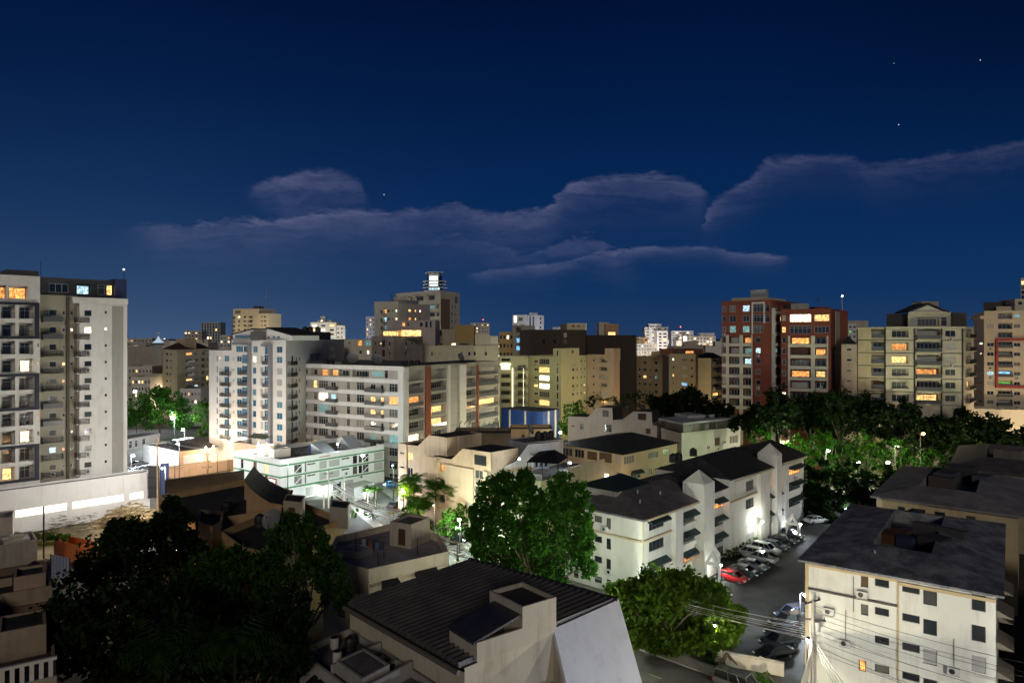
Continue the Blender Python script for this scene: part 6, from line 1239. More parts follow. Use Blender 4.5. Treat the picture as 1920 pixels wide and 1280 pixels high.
def right_white():
    W = wall((.72, .73, .67), .4); TR = wall((.55, .44, .25), .3)
    pts = [(29.2, 69), (41.8, 59.9), (57.6, 81.9), (45, 91)]
    b = bld('apartment_block', 'white four storey block with air conditioners and a sagging grey roof at lower right', 'apartment block', pts)
    v = Vol(b, pts, 0, 12.6, W, par=-1, frame=0); z0 = [11.7 - 2.68 * k for k in range(4)]
    v.grid(0, [(1621, 14, 1.05, 'n'), (1653.6, 27, .72, 'd', dict(dz=.15)), (1708, 33, .72, 'd', dict(dz=.1)), (1744, 26, 1.35, 'd', dict(dz=-.35)), (1835, 27, 1.4, 'd')], z0,
           {(1, 0): 'd', (3, 0): None, (2, 0): None, (2, 3): 's', (2, 4): 's'})
    v.grid(0, [(1617, 14, 1.05, 'o')], [z0[3]])
    v.band(0, 9.95, 10.12, .2, plain((.1, .09, .08), .8, name='grimy_ledge'), 'ledge', .3, v.u(0, 1683)); v.fboxp('corner_trim', TR, 0, [(.004, .3, .004, .12, 0, 12.5), (v.u(0, 1683), v.u(0, 1683) + .12, .004, .1, 0, 12.5)]); v.fboxp('eaves_trim', TR, 0, [(.32, v.u(0, 1682), .004, .15, 12.25, 12.55), (v.u(0, 1686), v.edge(0)[2], .004, .15, 12.0, 12.3)])
    for px, z in ((1617, 10.2), (1555, 7.9), (1585, 5.2), (1788, 5.0)): v.ac(0, v.u(0, px), z, .95)
    for u0, z0_, z1_ in ((1585, 5.9, 8.6), (1600, 8.6, 12), (1788, 5.7, 8.1)):
        m = MB(); u = v.u(0, u0); v.fbox(m, 0, u, u + .05, .02, .08, z0_, z1_); partw('conduit', m, plain((.2, .19, .17), .6, name='grey_conduit'), b)
    v.grid(1, [(1870, 8, 1.2, 'd')], [11, 8.3]); 
    for z in (10.4, 7.6, 4.9): v.awn(1, 3, 6.5, z, 1.3, .6, plain((.2, .18, .14), .7, name='old_awning')); v.awn(1, 10, 14, z, 1.3, .6, plain((.2, .18, .14), .7, name='old_awning'))
    v.grid(3, [], [])
    for u in (3, 9, 15, 21):
        for z in (10.8, 8.1, 5.4): v.win(3, u, u + 1.8, z - .6, z + .6, 'd')
    I_ = ring_roof(b, pts, 12.85, .6, 5.2, 1.15, ground_mat((.10, .105, .118), (.33, .335, .35), .45, 'sagging_roof_sheet', .7), .55)
    r = random.Random(3); c = sum(I_, Vector((0, 0))) / 4
    for k, (col, sz) in enumerate((((.12, .05, .02), (1.8, .9, .5)), ((.1, .1, .11), (2.2, .7, .4)), ((.05, .05, .05), (1.2, 1.2, .8)), ((.16, .15, .14), (2.4, .3, .3)), ((.03, .04, .1), (.8, .8, .6)), ((.09, .085, .08), (.5, 2.6, 1.0)))):
        x, y = c.x + r.uniform(-3, 3), c.y + r.uniform(-3.5, 3.5); m = MB(); m.box(-sz[0], sz[0], -sz[1], sz[1], 12.3, 12.9 + sz[2] * 1.5, Matrix.Translation((x, y, 0)) @ Matrix.Rotation(.6, 4, 'Z')); partw('roof_shed', m, plain(col, .8, name='roof_junk'), b)
    m = MB(); x, y = G(1640, 1046, 13.1); m.tube([(x, y, 12.8), (x, y, 13.9)], .09, 7); partw('vent_pipe', m, wall((.65, .65, .65), .1), b)
    TN = wall((.58, .46, .28), .4); pts = [(51, 97), (63.2, 86.6), (79, 108), (67, 118)]
    b = bld('apartment_block', 'tan block with a smooth grey hipped roof behind the lower right white block', 'apartment block', pts); v = Vol(b, pts, 0, 12.5, TN, par=-1, frame=0)
    v.grid(0, [(1690, 14, .5, 'd'), (1725, 20, .6, 'd'), (1762, 20, .6, 'd'), (1820, 18, .6, 'd')], [11.4, 8.6]); ring_roof(b, pts, 12.7, .7, 4.6, 1.3, ground_mat((.17, .16, .16), (.30, .285, .28), .4, 'grey_felt_sheet', .75), .5)
    I2 = (66, 105)
    for k, (dx, dy, w, d, h, col) in enumerate(((0, 0, 2.4, 1.2, 1.6, (.07, .07, .09)), (3, 1.5, 1.6, 1.8, 2.1, (.05, .05, .055)), (-2, -2, 1.0, 1.6, 1.3, (.09, .08, .075)), (4, -2, 1.6, 1.0, 1.5, (.1, .1, .12)))):
        m = MB(); m.box(-w, w, -d, d, 12.2, 12.6 + h * 1.2, Matrix.Translation((I2[0] + dx, I2[1] + dy, 0)) @ Matrix.Rotation(.7, 4, 'Z')); partw('roof_shed', m, plain(col, .8, name='roof_junk'), b)
    pts = [(75, 118), (88, 106), (104, 128), (91, 140)]; b = bld('apartment_block', 'dark grey roofed block farthest right behind the tan block', 'apartment block', pts); v = Vol(b, pts, 0, 12.6, wall((.4, .34, .24), .4), par=-1); ring_roof(b, pts, 12.8, .7, 4.6, 1.6, SHINGLE, 1.2)
    v.grid(0, [(1810, 12, .6, 'd'), (1850, 14, .6, 'd')], [11.3])
    m = MB(); m.box(-3, 3, -2, 2, 11.6, 15.2, Matrix.Translation((88, 122, 0)) @ Matrix.Rotation(.7, 4, 'Z')); partw('roof_shed', m, wall((.2, .18, .16)), b)
    # dark house across the alley at the right edge
    pts = [(45.5, 58.5), (60, 48), (72, 66), (61.5, 80)]; b = bld('house', 'dark house across the narrow alley at the right edge', 'house', pts); v = Vol(b, pts, 0, 9.0, wall((.12, .11, .1), .5), par=.6, frame=0)
    for u in (3, 8, 13): v.win(3, u, u + 1.4, 5.5, 7, 'd')
right_white()

def corrugated_house():
    W = wall((.55, .49, .38), .55); WG = wall((.36, .34, .32), .6); a, b_, c, d = Vector((-4.4, 70)), Vector((9.0, 59.2)), Vector((-14.4, 61.6)), Vector((-3.4, 49.7))
    b = bld('house', 'house with a large dark corrugated mono pitch roof in the foreground centre', 'house', [tuple(a), tuple(b_), tuple(c), tuple(d)])
    # ribs run from ridge to gutter
    m = MB(); n = 25; prof = [(0, 0), (.36, 0), (.46, .40), (.62, .40), (.70, 0), (1, 0)]; prev = None
    for k in range(n):
        for f, h in prof[:-1] if k < n - 1 else prof:
            t = (k + f) / n; p, q = a.lerp(b_, t), c.lerp(d, t); o = (q - p).normalized() * .35; cur = ((*p, 12.75 + h), (*(q + o), 11.75 + h))
            if prev: m.face(prev[0], cur[0], cur[1], prev[1])
            prev = cur
    partw('corrugated_roof', m, ground_mat((.06, .057, .058), (.105, .098, .095), .25, 'corrugated_sheet', .4), b)
    m = MB(); o = (a - c).normalized()
    m.tube([(*(a + o * .1), 12.9), (*(b_ + o * .1), 12.9)], .28, 8); partw('ridge_cap', m, plain((.025, .024, .026), .5, name='ridge_metal'), b)
    m = MB(); o = (c - a).normalized() * .55; m.tube([(*(c + o), 11.55), (*(d + o), 11.55)], .2, 8); partw('gutter', m, plain((.16, .14, .12), .5, name='gutter_metal'), b)
    ins = .25
    v = Vol(b, [tuple(c), tuple(d), tuple(b_), tuple(a)], 0, 11.4, W, par=-1, frame=0)
    m = MB(); 
    for p, q, zp, zq in ((d, b_, 11.75, 12.75), (a, c, 12.75, 11.75), (b_, a, 12.75, 12.75)): m.face((*p, 11.4), (*q, 11.4), (*q, zq - .02), (*p, zp - .02))
    partw('gable', m, W, b)
    # steep smooth slab falling from the roof edge
    e = (b_ - d).normalized(); out = Vector((e.y, -e.x)); p = d.lerp(b_, .54); q = b_ + e * .15; m = MB(); z = 13.0
    zp = 12.4
    P = [(*p, zp), (*q, z), (*(q + out * 5.2 - e * 1.6), 5.5), (*(p + out * 5.2 - e * 1.6), 5.1)]; Q = [tuple(Vector(k) - Vector((out.x * .25, out.y * .25, .25))) for k in P]
    m.face(*P); m.face(*Q[::-1])
    for j in range(4): m.face(P[j], P[(j + 1) % 4], Q[(j + 1) % 4], Q[j])
    partw('sloping_slab', m, wall((.60, .62, .68), .28), b)
    m = MB(); p2 = P[3]; m.face((*p, 0), (*p, zp - .3), tuple(Q[3]), (p2[0], p2[1], 0)); partw('cheek_wall', m, W, b)
    # stair dormer on the roof edge
    def pt(s, k): return tuple(d + e * s - out * k)
    w1 = Vol(b, [pt(5.2, -.12), pt(8.6, -.12), pt(8.6, 4.2), pt(5.2, 4.2)], 11.9, 14.9, wall((.5, .45, .36), .5), plain((.04, .035, .03), .8, name='dark_felt'), par=.35, name='dormer_wall', pt=.18)
    m = MB(); A, B_, C_, D = pt(1.0, -.12), pt(5.2, -.12), pt(5.2, 3.6), pt(1.0, 3.6)
    m.prism([A, B_, pt(5.2, .1), pt(1.0, .1)], 11.9, 13.3); m.prism([pt(1.0, 3.4), pt(5.2, 3.4), C_, D], 11.9, 13.3); m.prism([pt(1.0, .11), pt(1.2, .11), pt(1.2, 3.39), pt(1.0, 3.39)], 11.9, 13.1); partw('dormer_wall', m, wall((.5, .45, .36), .5), b)
    m = MB(); m.face((*pt(.8, .05), 13.32), (*pt(5.2, .05), 14.3), (*pt(5.2, 3.5), 14.3), (*pt(.8, 3.5), 13.32)); m.face((*pt(.8, .05), 13.12), (*pt(.8, 3.5), 13.12), (*pt(5.2, 3.5), 14.1), (*pt(5.2, .05), 14.1)); m.face((*pt(.8, .05), 13.12), (*pt(5.2, .05), 14.1), (*pt(5.2, .05), 14.3), (*pt(.8, .05), 13.32)); m.face((*pt(.8, .05), 13.12), (*pt(.8, .05), 13.32), (*pt(.8, 3.5), 13.32), (*pt(.8, 3.5), 13.12)); partw('dormer_roof', m, ground_mat((.03, .034, .04), (.06, .06, .065), .8, 'zinc_sheet', .4), b)
    # low annex at the right foot
    ap = d.lerp(b_, .42); x = [tuple(ap + out * 1.0), tuple(ap + out * 5.5 - e * .5), tuple(ap + out * 5.5 + e * 2.4), tuple(ap + out * 1.0 + e * 2.4)]
    Vol(b, [x[0], x[1], x[2], x[3]], 0, 8.6, W, ROOFL, par=.4, name='annex_wall')
    # terrace in front of the gutter
    t0, t1 = Vector((-17.8, 57.4)), Vector((-6.6, 45)); T = Vol(b, [tuple(t0), tuple(t1), tuple(d + (d - b_).normalized() * .4), tuple(c - (c - d).normalized() * -.0)], 0, 9.6, WG, ROOFL, par=.55, name='terrace_wall', frame=0)
    T.grid(0, [(605, 22, 1.3, 'd'), (660, 24, 1.4, 'd')], [7.6, 4.9]); T.awn(0, T.u(0, 590), T.u(0, 618), 8.7, .8, .4, METAL); T.awn(0, T.u(0, 645), T.u(0, 676), 8.6, .8, .4, METAL)
    for k in range(5): u = 4 + 2.4 * k; T.fboxp('wall_pipe', wall((.3, .28, .27)), 0, [(u, u + .12, .004, .12, 0, 9.5)])
    g_ = T.pts; mid = lambda s, k: tuple(t0.lerp(t1, s) + (Vector(c).lerp(d, s) - t0.lerp(t1, s)) * k)
    for s in (.34, .62): q0, q1 = mid(s, .05), mid(s, .95); m = MB(); m.prism(slab(q0, q1, .2), 9.05, 10.2); partw('divider_wall', m, WG, b)
    Vol(b, [mid(.35, .1), mid(.58, .1), mid(.58, .6), mid(.35, .6)], 9.05, 10.5, WG, ROOFL, par=.1, name='roof_box')
    # loose things on the terrace
    water_tank('pale round water tank lying by the gutter on the terrace', None, (*mid(.16, .7), 9.05), .5, 1.2)['category'] = 'water tank'
    for i, (s, k, lab) in enumerate(((.08, .55, 'white bucket on the terrace corner beside the trees'), (.22, .35, 'pale drum on the terrace behind the boxy vents'))):
        o = thing('barrel', lab, 'barrel', (*mid(s, k), 9.05)); mm = MB(); mm.lathe((0, 0, 0), [(.3, 0), (.36, .1), (.38, .5), (.36, .85), (.3, .95), (.02, .96)], 12); put('body', mm.mesh('body', wall((.5, .48, .45), .4)), o, (0, 0, 0), fix=False); mm = MB(); mm.lathe((0, 0, .95), [(.31, 0), (.31, .06), (.02, .07)], 12); put('lid', mm.mesh('lid', METAL), o, (0, 0, 0), fix=False)
    for i, (s, k, lab) in enumerate(((.42, .75, 'boxy air conditioner on the terrace roof box'), (.5, .82, 'air conditioner with a round fan beside the gutter'), (.78, .6, 'air conditioner near the bottom edge under the corrugated roof'))):
        o = thing('condenser_unit', lab, 'air conditioner', (*mid(s, k), 9.06 if k > .6 else 9.06), rz=.9); mm = MB(); mm.box(-.45, .45, -.2, .2, .08, .75); mm.box(-.4, -.3, -.22, .22, 0, .08); mm.box(.3, .4, -.22, .22, 0, .08); put('casing', mm.mesh('casing', plain((.34, .33, .32), .6, name='grey_casing')), o, (0, 0, 0), fix=False)
        mm = MB(); mm.face(*[(-.1 + .26 * math.cos(q * .524), -.205, .42 + .26 * math.sin(q * .524)) for q in range(12)]); put('fan_grille', mm.mesh('fan_grille', METAL), o, (0, 0, 0), fix=False)
corrugated_house()

def flat_houses():
    W = wall((.60, .53, .40), .55); RF = ground_mat((.26, .24, .25), (.42, .39, .40), .5, 'terrace_screed')
    L, C, Rr = (-20.8, 76.5), (-15.1, 73), (-7.2, 79)
    b = bld('house', 'white flat roofed house with a stair room and dark window awnings behind the corrugated roof', 'house', [L, C, Rr])
    back = (-14.6, 92); pts = [L, C, Rr, (-9.0, 85.5), back, (-21.5, 85)]; v = Vol(b, pts, 0, 10.5, W, RF, par=.8, frame=0)
    v.grid(1, [(728, 26, 1.2, 'd'), (795, 30, 1.2, 'd')], [8.0, 5.2])
    v.awn(1, v.u(1, 715), v.u(1, 745), 9.0, .9, .5, plain((.02, .02, .02), .7, name='black_awning')); v.awn(1, v.u(1, 778), v.u(1, 818), 9.1, .9, .5, plain((.02, .02, .02), .7, name='black_awning'))
    v.fboxp('string_course', wall((.66, .6, .48), .3), 1, [(.0, v.edge(1)[2], .004, .08, 8.95, 9.05)]); v.grid(0, [(640, 14, 1.2, 'd')], [8.0, 5.2])
    s = Vol(b, [(-14.8, 84), (-12.0, 82.5), (-10.2, 86), (-13, 87.6)], 9.7, 12.6, wall((.5, .43, .36), .5), ROOFL, par=.25, name='stair_room', frame=0); s.win(0, 1.2, 2.3, 9.9, 11.9, 'n'); 
    for x, y in ((-18, 80), (-14.8, 76.5), (-11, 80.5)): m = MB(); m.tube([(x, y, 9.7), (x, y, 11.6)], .05, 5); partw('roof_rod', m, METAL, b)
    Vol(b, [(-20, 80), (-17.4, 78.6), (-16.2, 80.8), (-18.8, 82.2)], 9.7, 10.5, wall((.4, .36, .33), .5), RF, par=.1, name='roof_box')
    # ochre house with the stepped dark roofs
    W = wall((.46, .30, .15), .5); WD = wall((.30, .21, .12), .5); DK = ground_mat((.015, .014, .014), (.035, .032, .03), .5, 'dark_roof')
    A = [V2(297, 103.6), V2(366, 89), V2(565, 98), V2(470, 116)]
    b = bld('house', 'ochre house with stepped dark flat roofs and a curved stair hood behind the black trees', 'house', A)
    v = Vol(b, A, 0, 11.2, W, DK, par=.9, frame=0); v.grid(0, [(315, 10, 1.4, 'd'), (345, 10, 1.4, 'd')], [8.5, 5.6]); v.grid(1, [(391, 9, 1.3, 'd')], [8.8])
    B_ = [V2(372, 87), V2(398, 84.5), V2(415, 86.5), V2(420, 92), V2(374, 93)]; Vol(b, B_, 0, 11.8, WD, DK, par=.5, frame=0, name='bay_wall')
    Cc = [V2(413, 87), V2(452, 80.5), V2(484, 79), V2(645, 93), V2(560, 103)]
    w = Vol(b, Cc, 0, 10.6, W, DK, par=.9, frame=0); w.grid(0, [(432, 10, 1.3, 'd')], [7.8, 5.0])
    h = Vol(b, [V2(462, 97), V2(528, 94), V2(545, 103), V2(480, 107)], 9.6, 12.2, W, DK, par=-1, name='stair_room', frame=0); 
    m = MB(); a, c, d_, e_ = [Vector((*q, 0)) for q in (V2(458, 97.2), V2(536, 93.6), V2(550, 103.6), V2(476, 107.6))]; n = 8; prev = None
    for k in range(n + 1):
        t = k / n; p, q = a.lerp(c, t), e_.lerp(d_, t); z = 14.9 - 2.9 * math.sin(t * math.pi / 2) ** .8; cur = ((p.x, p.y, z), (q.x, q.y, z))
        if prev: m.face(prev[0], cur[0], cur[1], prev[1]); m.face(*[(x, y, z_ - .15) for x, y, z_ in (prev[1], cur[1], cur[0], prev[0])])
        prev = cur
    partw('curved_hood', m, DK, b)
    m = MB(); ring = [(a.lerp(c, k / 8), 14.9 - 2.9 * math.sin(k / 8 * math.pi / 2) ** .8 - .16) for k in range(9)]; m.face(*[(p.x, p.y, 12.1) for p in (a, c)][::-1], *[(p.x, p.y, z) for p, z in ring]); partw('hood_wall', m, W, b)
    Vol(b, [V2(531, 92), V2(566, 91), V2(572, 95), V2(537, 96)], 9.8, 13.2, wall((.40, .33, .24), .4), DK, par=.1, name='stair_room', frame=0).win(0, .8, 1.9, 10.2, 12.4, 'n')
    Vol(b, [V2(618, 92), V2(652, 91), V2(656, 95), V2(622, 96)], 9.7, 12.4, wall((.4, .36, .3), .4), DK, par=.1, name='stair_room', frame=0)
    m = MB(); p, q = V2(310, 109), V2(458, 117); m.prism(slab(p, q, .3), 10.2, 12.4); partw('rear_parapet', m, wall((.07, .06, .05), .5), b)
    o = thing('satellite_dish', 'pale round satellite dish on the ochre house in front of the green banded building', 'satellite dish', (*V2(512, 89), 9.7)); dish(o, 1.35, -.35)
    water_tank('black water tank under the curved hood on the ochre house', None, (*V2(487, 92), 9.7), .7, 1.7)
    water_tank('black water tank on the dark roof left of the curved hood', None, (*V2(425, 98), 10.3), .75, 1.4)
    # brown terrace house bottom left
    q0 = Vector((-31.0, 47.2)); e1 = Vector((.82, .57)); e2 = Vector((-.57, .82)); W = wall((.34, .25, .17), .6); W2 = wall((.16, .10, .07), .6)
    P = lambda s, k: tuple(q0 - e1 * s + e2 * k)
    b = bld('house', 'brown terraced house with a white balustrade in the bottom left corner', 'house', [P(12, 0), P(0, 0)])
    v = Vol(b, [P(14, 0), P(0, 0), P(0, 9), P(14, 9)], 0, 11.9, wall((.34, .27, .2), .6), ground_mat((.07, .06, .055), (.13, .115, .1), .5, 'old_roof_tiles'), par=.3, frame=0)
    v.fboxp('balustrade_rail', wall((.58, .53, .46), .3), 0, [(0, 14, -.3, -.05, 13.0, 13.2)])
    n = 26
    bal = MB(); v.fbox(bal, 0, -.09, .09, -.24, -.1, 0, 1.1)
    for k in range(n): m = MB(); u = .35 + 13.3 * k / (n - 1); v.fbox(m, 0, u - .13, u + .13, -.26, -.09, 11.9, 12.99); partw('baluster', m, wall((.58, .53, .46), .3), b)
    for k0, k1, z, w_ in ((9.02, 13, 13.0, W2), (13.02, 17.5, 14.2, W), (17.52, 23, 13.6, W2)):
        Vol(b, [P(14, k0), P(.0, k0), P(.0, k1), P(14, k1)], 0, z, w_, DK, par=.7, name='rear_wall', frame=0)
    Vol(b, [P(3.4, 5.2), P(.5, 5.2), P(.5, 8.8), P(3.4, 8.8)], 11.6, 13.8, W, DK, par=.15, name='roof_room', frame=0)
    Vol(b, [P(8.5, 9.4), P(4.5, 9.4), P(4.5, 12.5), P(8.5, 12.5)], 12.2, 14.4, W, DK, par=.2, name='roof_room', frame=0)
    Vol(b, [P(2.6, 13.6), P(.4, 13.6), P(.4, 16.5), P(2.6, 16.5)], 13.4, 15.2, wall((.4, .28, .2)), DK, par=.2, name='roof_room', frame=0)
    m = MB(); [m.tube([(*P(4.4 - .5 * j, 10 + 5 * t), 13.2 + 2.6 * t) for t in (0, 1)], .05, 4) for j in (0, 1)]
    for k in range(9): t = k / 8; m.tube([(*P(4.4, 10 + 5 * t), 13.2 + 2.6 * t), (*P(3.9, 10 + 5 * t), 13.2 + 2.6 * t)], .035, 4)
    partw('roof_ladder', m, plain((.2, .15, .1), .7, name='timber_ladder'), b)
    water_tank('black water tank on the brown terrace behind the white balustrade', None, (*P(5.6, 2.2), 11.6), .7, 1.2)
    o = thing('roof_cover', 'black tarpaulin covered box on the brown terrace beside the balustrade', 'covered box', (*P(3.6, 1.6), 11.6), rz=.6); mm = MB(); mm.box(-1.2, 1.2, -.5, .5, 0, .6); mm.box(-.5, .4, -.35, .35, .6, .95); put('cover', mm.mesh('cover', plain((.012, .012, .014), .6, name='black_tarpaulin')), o, (0, 0, 0), fix=False)
flat_houses()
# ================================================================= trees, palms, hedge
def leaf_mesh(name, clumps, per, size, seed, mat, droop=.25):
    """clumps: (x, y, z, rx, ry, rz); leaves gathered in twigs over each clump's outer shell"""
    g = np.random.default_rng(seed); C = []
    for (x, y, z, rx, ry, rz) in clumps:
        k = max(3, int(per / 26)); d = g.normal(size=(k, 3)); d /= np.linalg.norm(d, axis=1)[:, None]
        rad = g.uniform(.45, 1.0, (k, 1)) ** .6; tw = d * rad * np.array([rx, ry, rz])
        off_ = g.normal(size=(k, 26, 3)) * np.array([rx, ry, rz]) * .15
        C.append((tw[:, None, :] + off_).reshape(-1, 3) + np.array([x, y, z]))
    P = np.concatenate(C); n = len(P)
    a = g.normal(size=(n, 3)); a[:, 2] -= droop; a /= np.linalg.norm(a, axis=1)[:, None]
    b = np.cross(a, g.normal(size=(n, 3))); b /= np.linalg.norm(b, axis=1)[:, None]; c = np.cross(a, b)
    s = (size * g.uniform(.55, 1.25, (n, 1)))
    V = np.stack([P - a * s * .5, P + b * s * .3 + c * s * .08, P + a * s * .5, P - b * s * .3 + c * s * .08], 1).reshape(-1, 3)
    me = bpy.data.meshes.new(name); me.vertices.add(4 * n); me.vertices.foreach_set('co', V.ravel()); me.loops.add(4 * n); me.loops.foreach_set('vertex_index', np.arange(4 * n, dtype=np.int32))
    me.polygons.add(n); me.polygons.foreach_set('loop_start', np.arange(0, 4 * n, 4, dtype=np.int32)); me.polygons.foreach_set('loop_total', np.full(n, 4, dtype=np.int32))
    me.materials.append(mat); me.update(); me.validate(); return me
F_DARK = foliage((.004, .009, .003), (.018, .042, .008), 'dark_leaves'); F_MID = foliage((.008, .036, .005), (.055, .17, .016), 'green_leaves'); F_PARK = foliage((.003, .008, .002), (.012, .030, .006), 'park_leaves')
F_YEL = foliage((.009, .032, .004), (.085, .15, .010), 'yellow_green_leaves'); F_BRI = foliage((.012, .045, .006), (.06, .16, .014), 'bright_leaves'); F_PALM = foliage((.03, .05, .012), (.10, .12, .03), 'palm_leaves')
def tree(label, base, clumps, per=420, size=.42, seed=1, mat=None, name='tree', group=None, tr=.22, mesh=None):
    """clumps in world coordinates"""
    o = thing(name, label, 'tree', (*base, 0), group); r = random.Random(seed)
    cx = sum(c[0] for c in clumps) / len(clumps); cy = sum(c[1] for c in clumps) / len(clumps); lo = min(c[2] - c[5] * .5 for c in clumps)
    m = MB(); fork = (base[0] + (cx - base[0]) * .3, base[1] + (cy - base[1]) * .3, max(1.5, lo * .75))
    m.tube([(*base, 0), (base[0] + r.uniform(-.2, .2), base[1], fork[2] * .5), fork], tr, 8, tr * .75, cap=False)
    for c in clumps:
        md = ((fork[0] + c[0]) / 2 + r.uniform(-.4, .4), (fork[1] + c[1]) / 2 + r.uniform(-.4, .4), fork[2] + (c[2] - fork[2]) * .6)
        m.tube([fork, md, (c[0], c[1], c[2] + c[5] * .3)], tr * .5, 5, tr * .12, cap=False)
    partw('trunk', m, BARK, o, True)
    me = leaf_mesh('crown', clumps, per, size, seed, mat or F_MID); me.transform(Matrix.Translation(-world_of(o))); put('crown', me, o, (0, 0, 0), fix=False); return o
def pxc(lst, Y, seed=0, flat=1.0, jit=.35):
    """clumps given as (photo column, row, radius in photo pixels) at depth Y"""
    r = random.Random(seed); out = []
    for px, py, rp in lst:
        R_ = rp * Y / F; y = Y + r.uniform(-1, 1) * R_ * jit * 3; out.append(((px - CX) / F * y, y, ZZ(py, y), R_, R_, R_ * flat))
    return out
def palm(label, base, h, n=11, L=3.0, seed=1, group=None, stems=1, mat=None, lean=.3, bark=None):
    r = random.Random(seed); o = thing('palm_tree', label, 'palm tree', (*base, 0), group); crown = MB(); tk = MB()
    for s in range(stems):
        a0 = r.uniform(0, 6.28); sp = 0 if stems == 1 else r.uniform(.2, .9); x0, y0 = math.cos(a0) * sp * .5, math.sin(a0) * sp * .5
        hh = h * (r.uniform(.6, 1.0) if stems > 1 else 1); tx, ty = x0 + math.cos(a0) * lean * sp * 2, y0 + math.sin(a0) * lean * sp * 2
        tk.tube([(x0, y0, 0), ((x0 + tx) / 2, (y0 + ty) / 2, hh * .5), (tx, ty, hh)], .16 if stems == 1 else .07, 6, .1 if stems == 1 else .05)
        for k in range(n):
            a = k * 6.283 / n + r.uniform(-.3, .3); up = r.uniform(.15, 1.0); l = L * r.uniform(.75, 1.1); pts = []
            for j in range(7):
                t = j / 6; d = l * t * (1 - .15 * t); pts.append(Vector((tx + math.cos(a) * d, ty + math.sin(a) * d, hh + (.35 + up) * l * .85 * t - l * .75 * t * t)))
            sd = Vector((-math.sin(a), math.cos(a), 0))
            for j in range(1, 7):
                for q in (.0, .5):
                    t = (j - 1 + q) / 6; p = pts[j - 1].lerp(pts[j], q); dr = (pts[j] - pts[j - 1]).normalized(); w = l * .34 * (math.sin(min(t + .12, 1) * math.pi) ** .6 + .05)
                    for sg in (-1, 1): tip = p + sd * sg * w + dr * w * .5 - Vector((0, 0, w * .45)); crown.face(tuple(p - dr * .05), tuple(p + dr * .10), tuple(tip))
    put('trunk', tk.mesh('trunk', bark or BARK), o, (0, 0, 0), fix=False); put('crown', crown.mesh('crown', mat or F_PALM), o, (0, 0, 0), fix=False); return o
def greenery():
    F_FERN = foliage((.006, .016, .004), (.03, .08, .010), 'fern_leaves'); F_LAMP = foliage((.004, .022, .002), (.035, .13, .006), 'lamplit_leaves')  # lamp light is put into the leaf colour of trees near park lamps
    Y = 84
    tree('large leafy green tree standing between the corrugated roof and the awning block', (3.0, 84), pxc([(922, 925, 30), (945, 905, 22), (968, 930, 26), (938, 955, 30), (1052, 912, 26), (1078, 930, 26), (1092, 962, 24), (1048, 950, 28), (1010, 965, 22), (985, 985, 34), (910, 990, 26), (945, 1000, 34), (1030, 1005, 34), (1070, 1000, 32), (985, 1030, 38), (1060, 1045, 38), (930, 1045, 30), (1020, 1065, 36), (1090, 1030, 24), (895, 962, 16), (888, 1000, 14), (1104, 1062, 18), (1035, 1090, 26), (960, 1075, 28), (905, 1070, 18), (1100, 1000, 18), (985, 895, 14), (900, 1030, 16), (1005, 985, 30), (1015, 945, 24), (1000, 1010, 32), (990, 915, 18), (1030, 1040, 32), (960, 1035, 30)], Y, 2), 800, .60, 3, F_MID, tr=.4)
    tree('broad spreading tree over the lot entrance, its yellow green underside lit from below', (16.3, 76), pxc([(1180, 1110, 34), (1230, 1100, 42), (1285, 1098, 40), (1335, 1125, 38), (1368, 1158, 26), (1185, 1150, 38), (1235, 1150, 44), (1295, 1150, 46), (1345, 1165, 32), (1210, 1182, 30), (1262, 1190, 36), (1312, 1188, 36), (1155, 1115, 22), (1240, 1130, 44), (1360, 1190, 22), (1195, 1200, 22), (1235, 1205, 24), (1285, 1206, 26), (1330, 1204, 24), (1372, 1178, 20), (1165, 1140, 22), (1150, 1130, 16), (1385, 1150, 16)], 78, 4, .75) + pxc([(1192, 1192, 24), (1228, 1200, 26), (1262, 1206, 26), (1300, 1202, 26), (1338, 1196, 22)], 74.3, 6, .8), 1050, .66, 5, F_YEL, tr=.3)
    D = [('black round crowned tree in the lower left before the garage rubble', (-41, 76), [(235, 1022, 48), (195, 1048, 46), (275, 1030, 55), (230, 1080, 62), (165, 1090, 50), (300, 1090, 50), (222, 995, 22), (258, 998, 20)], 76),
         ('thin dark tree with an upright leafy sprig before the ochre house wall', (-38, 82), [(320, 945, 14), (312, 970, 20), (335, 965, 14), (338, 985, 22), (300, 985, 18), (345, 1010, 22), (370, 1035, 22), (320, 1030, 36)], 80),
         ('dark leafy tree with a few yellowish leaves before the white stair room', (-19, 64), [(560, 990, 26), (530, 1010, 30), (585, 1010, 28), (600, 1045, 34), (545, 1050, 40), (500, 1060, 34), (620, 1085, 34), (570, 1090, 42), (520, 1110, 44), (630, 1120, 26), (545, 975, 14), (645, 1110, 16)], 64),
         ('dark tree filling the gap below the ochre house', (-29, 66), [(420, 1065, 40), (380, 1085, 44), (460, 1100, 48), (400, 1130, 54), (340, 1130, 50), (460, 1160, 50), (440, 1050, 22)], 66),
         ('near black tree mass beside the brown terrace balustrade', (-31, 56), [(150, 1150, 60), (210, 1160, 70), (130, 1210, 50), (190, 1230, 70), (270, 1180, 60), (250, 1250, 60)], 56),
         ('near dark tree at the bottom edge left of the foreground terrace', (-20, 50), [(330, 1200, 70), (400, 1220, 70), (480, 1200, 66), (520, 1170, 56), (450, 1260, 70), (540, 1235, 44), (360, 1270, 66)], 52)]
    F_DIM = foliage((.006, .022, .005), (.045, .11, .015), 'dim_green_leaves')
    for k, (lab, base, cl, Y) in enumerate(D): tree(lab, base, pxc(cl, Y, k), 620 if k == 2 else 1000, .5 if k == 2 else .62, 20 + k, F_DIM if k in (2, 3) else F_DARK, group=None, tr=.28)
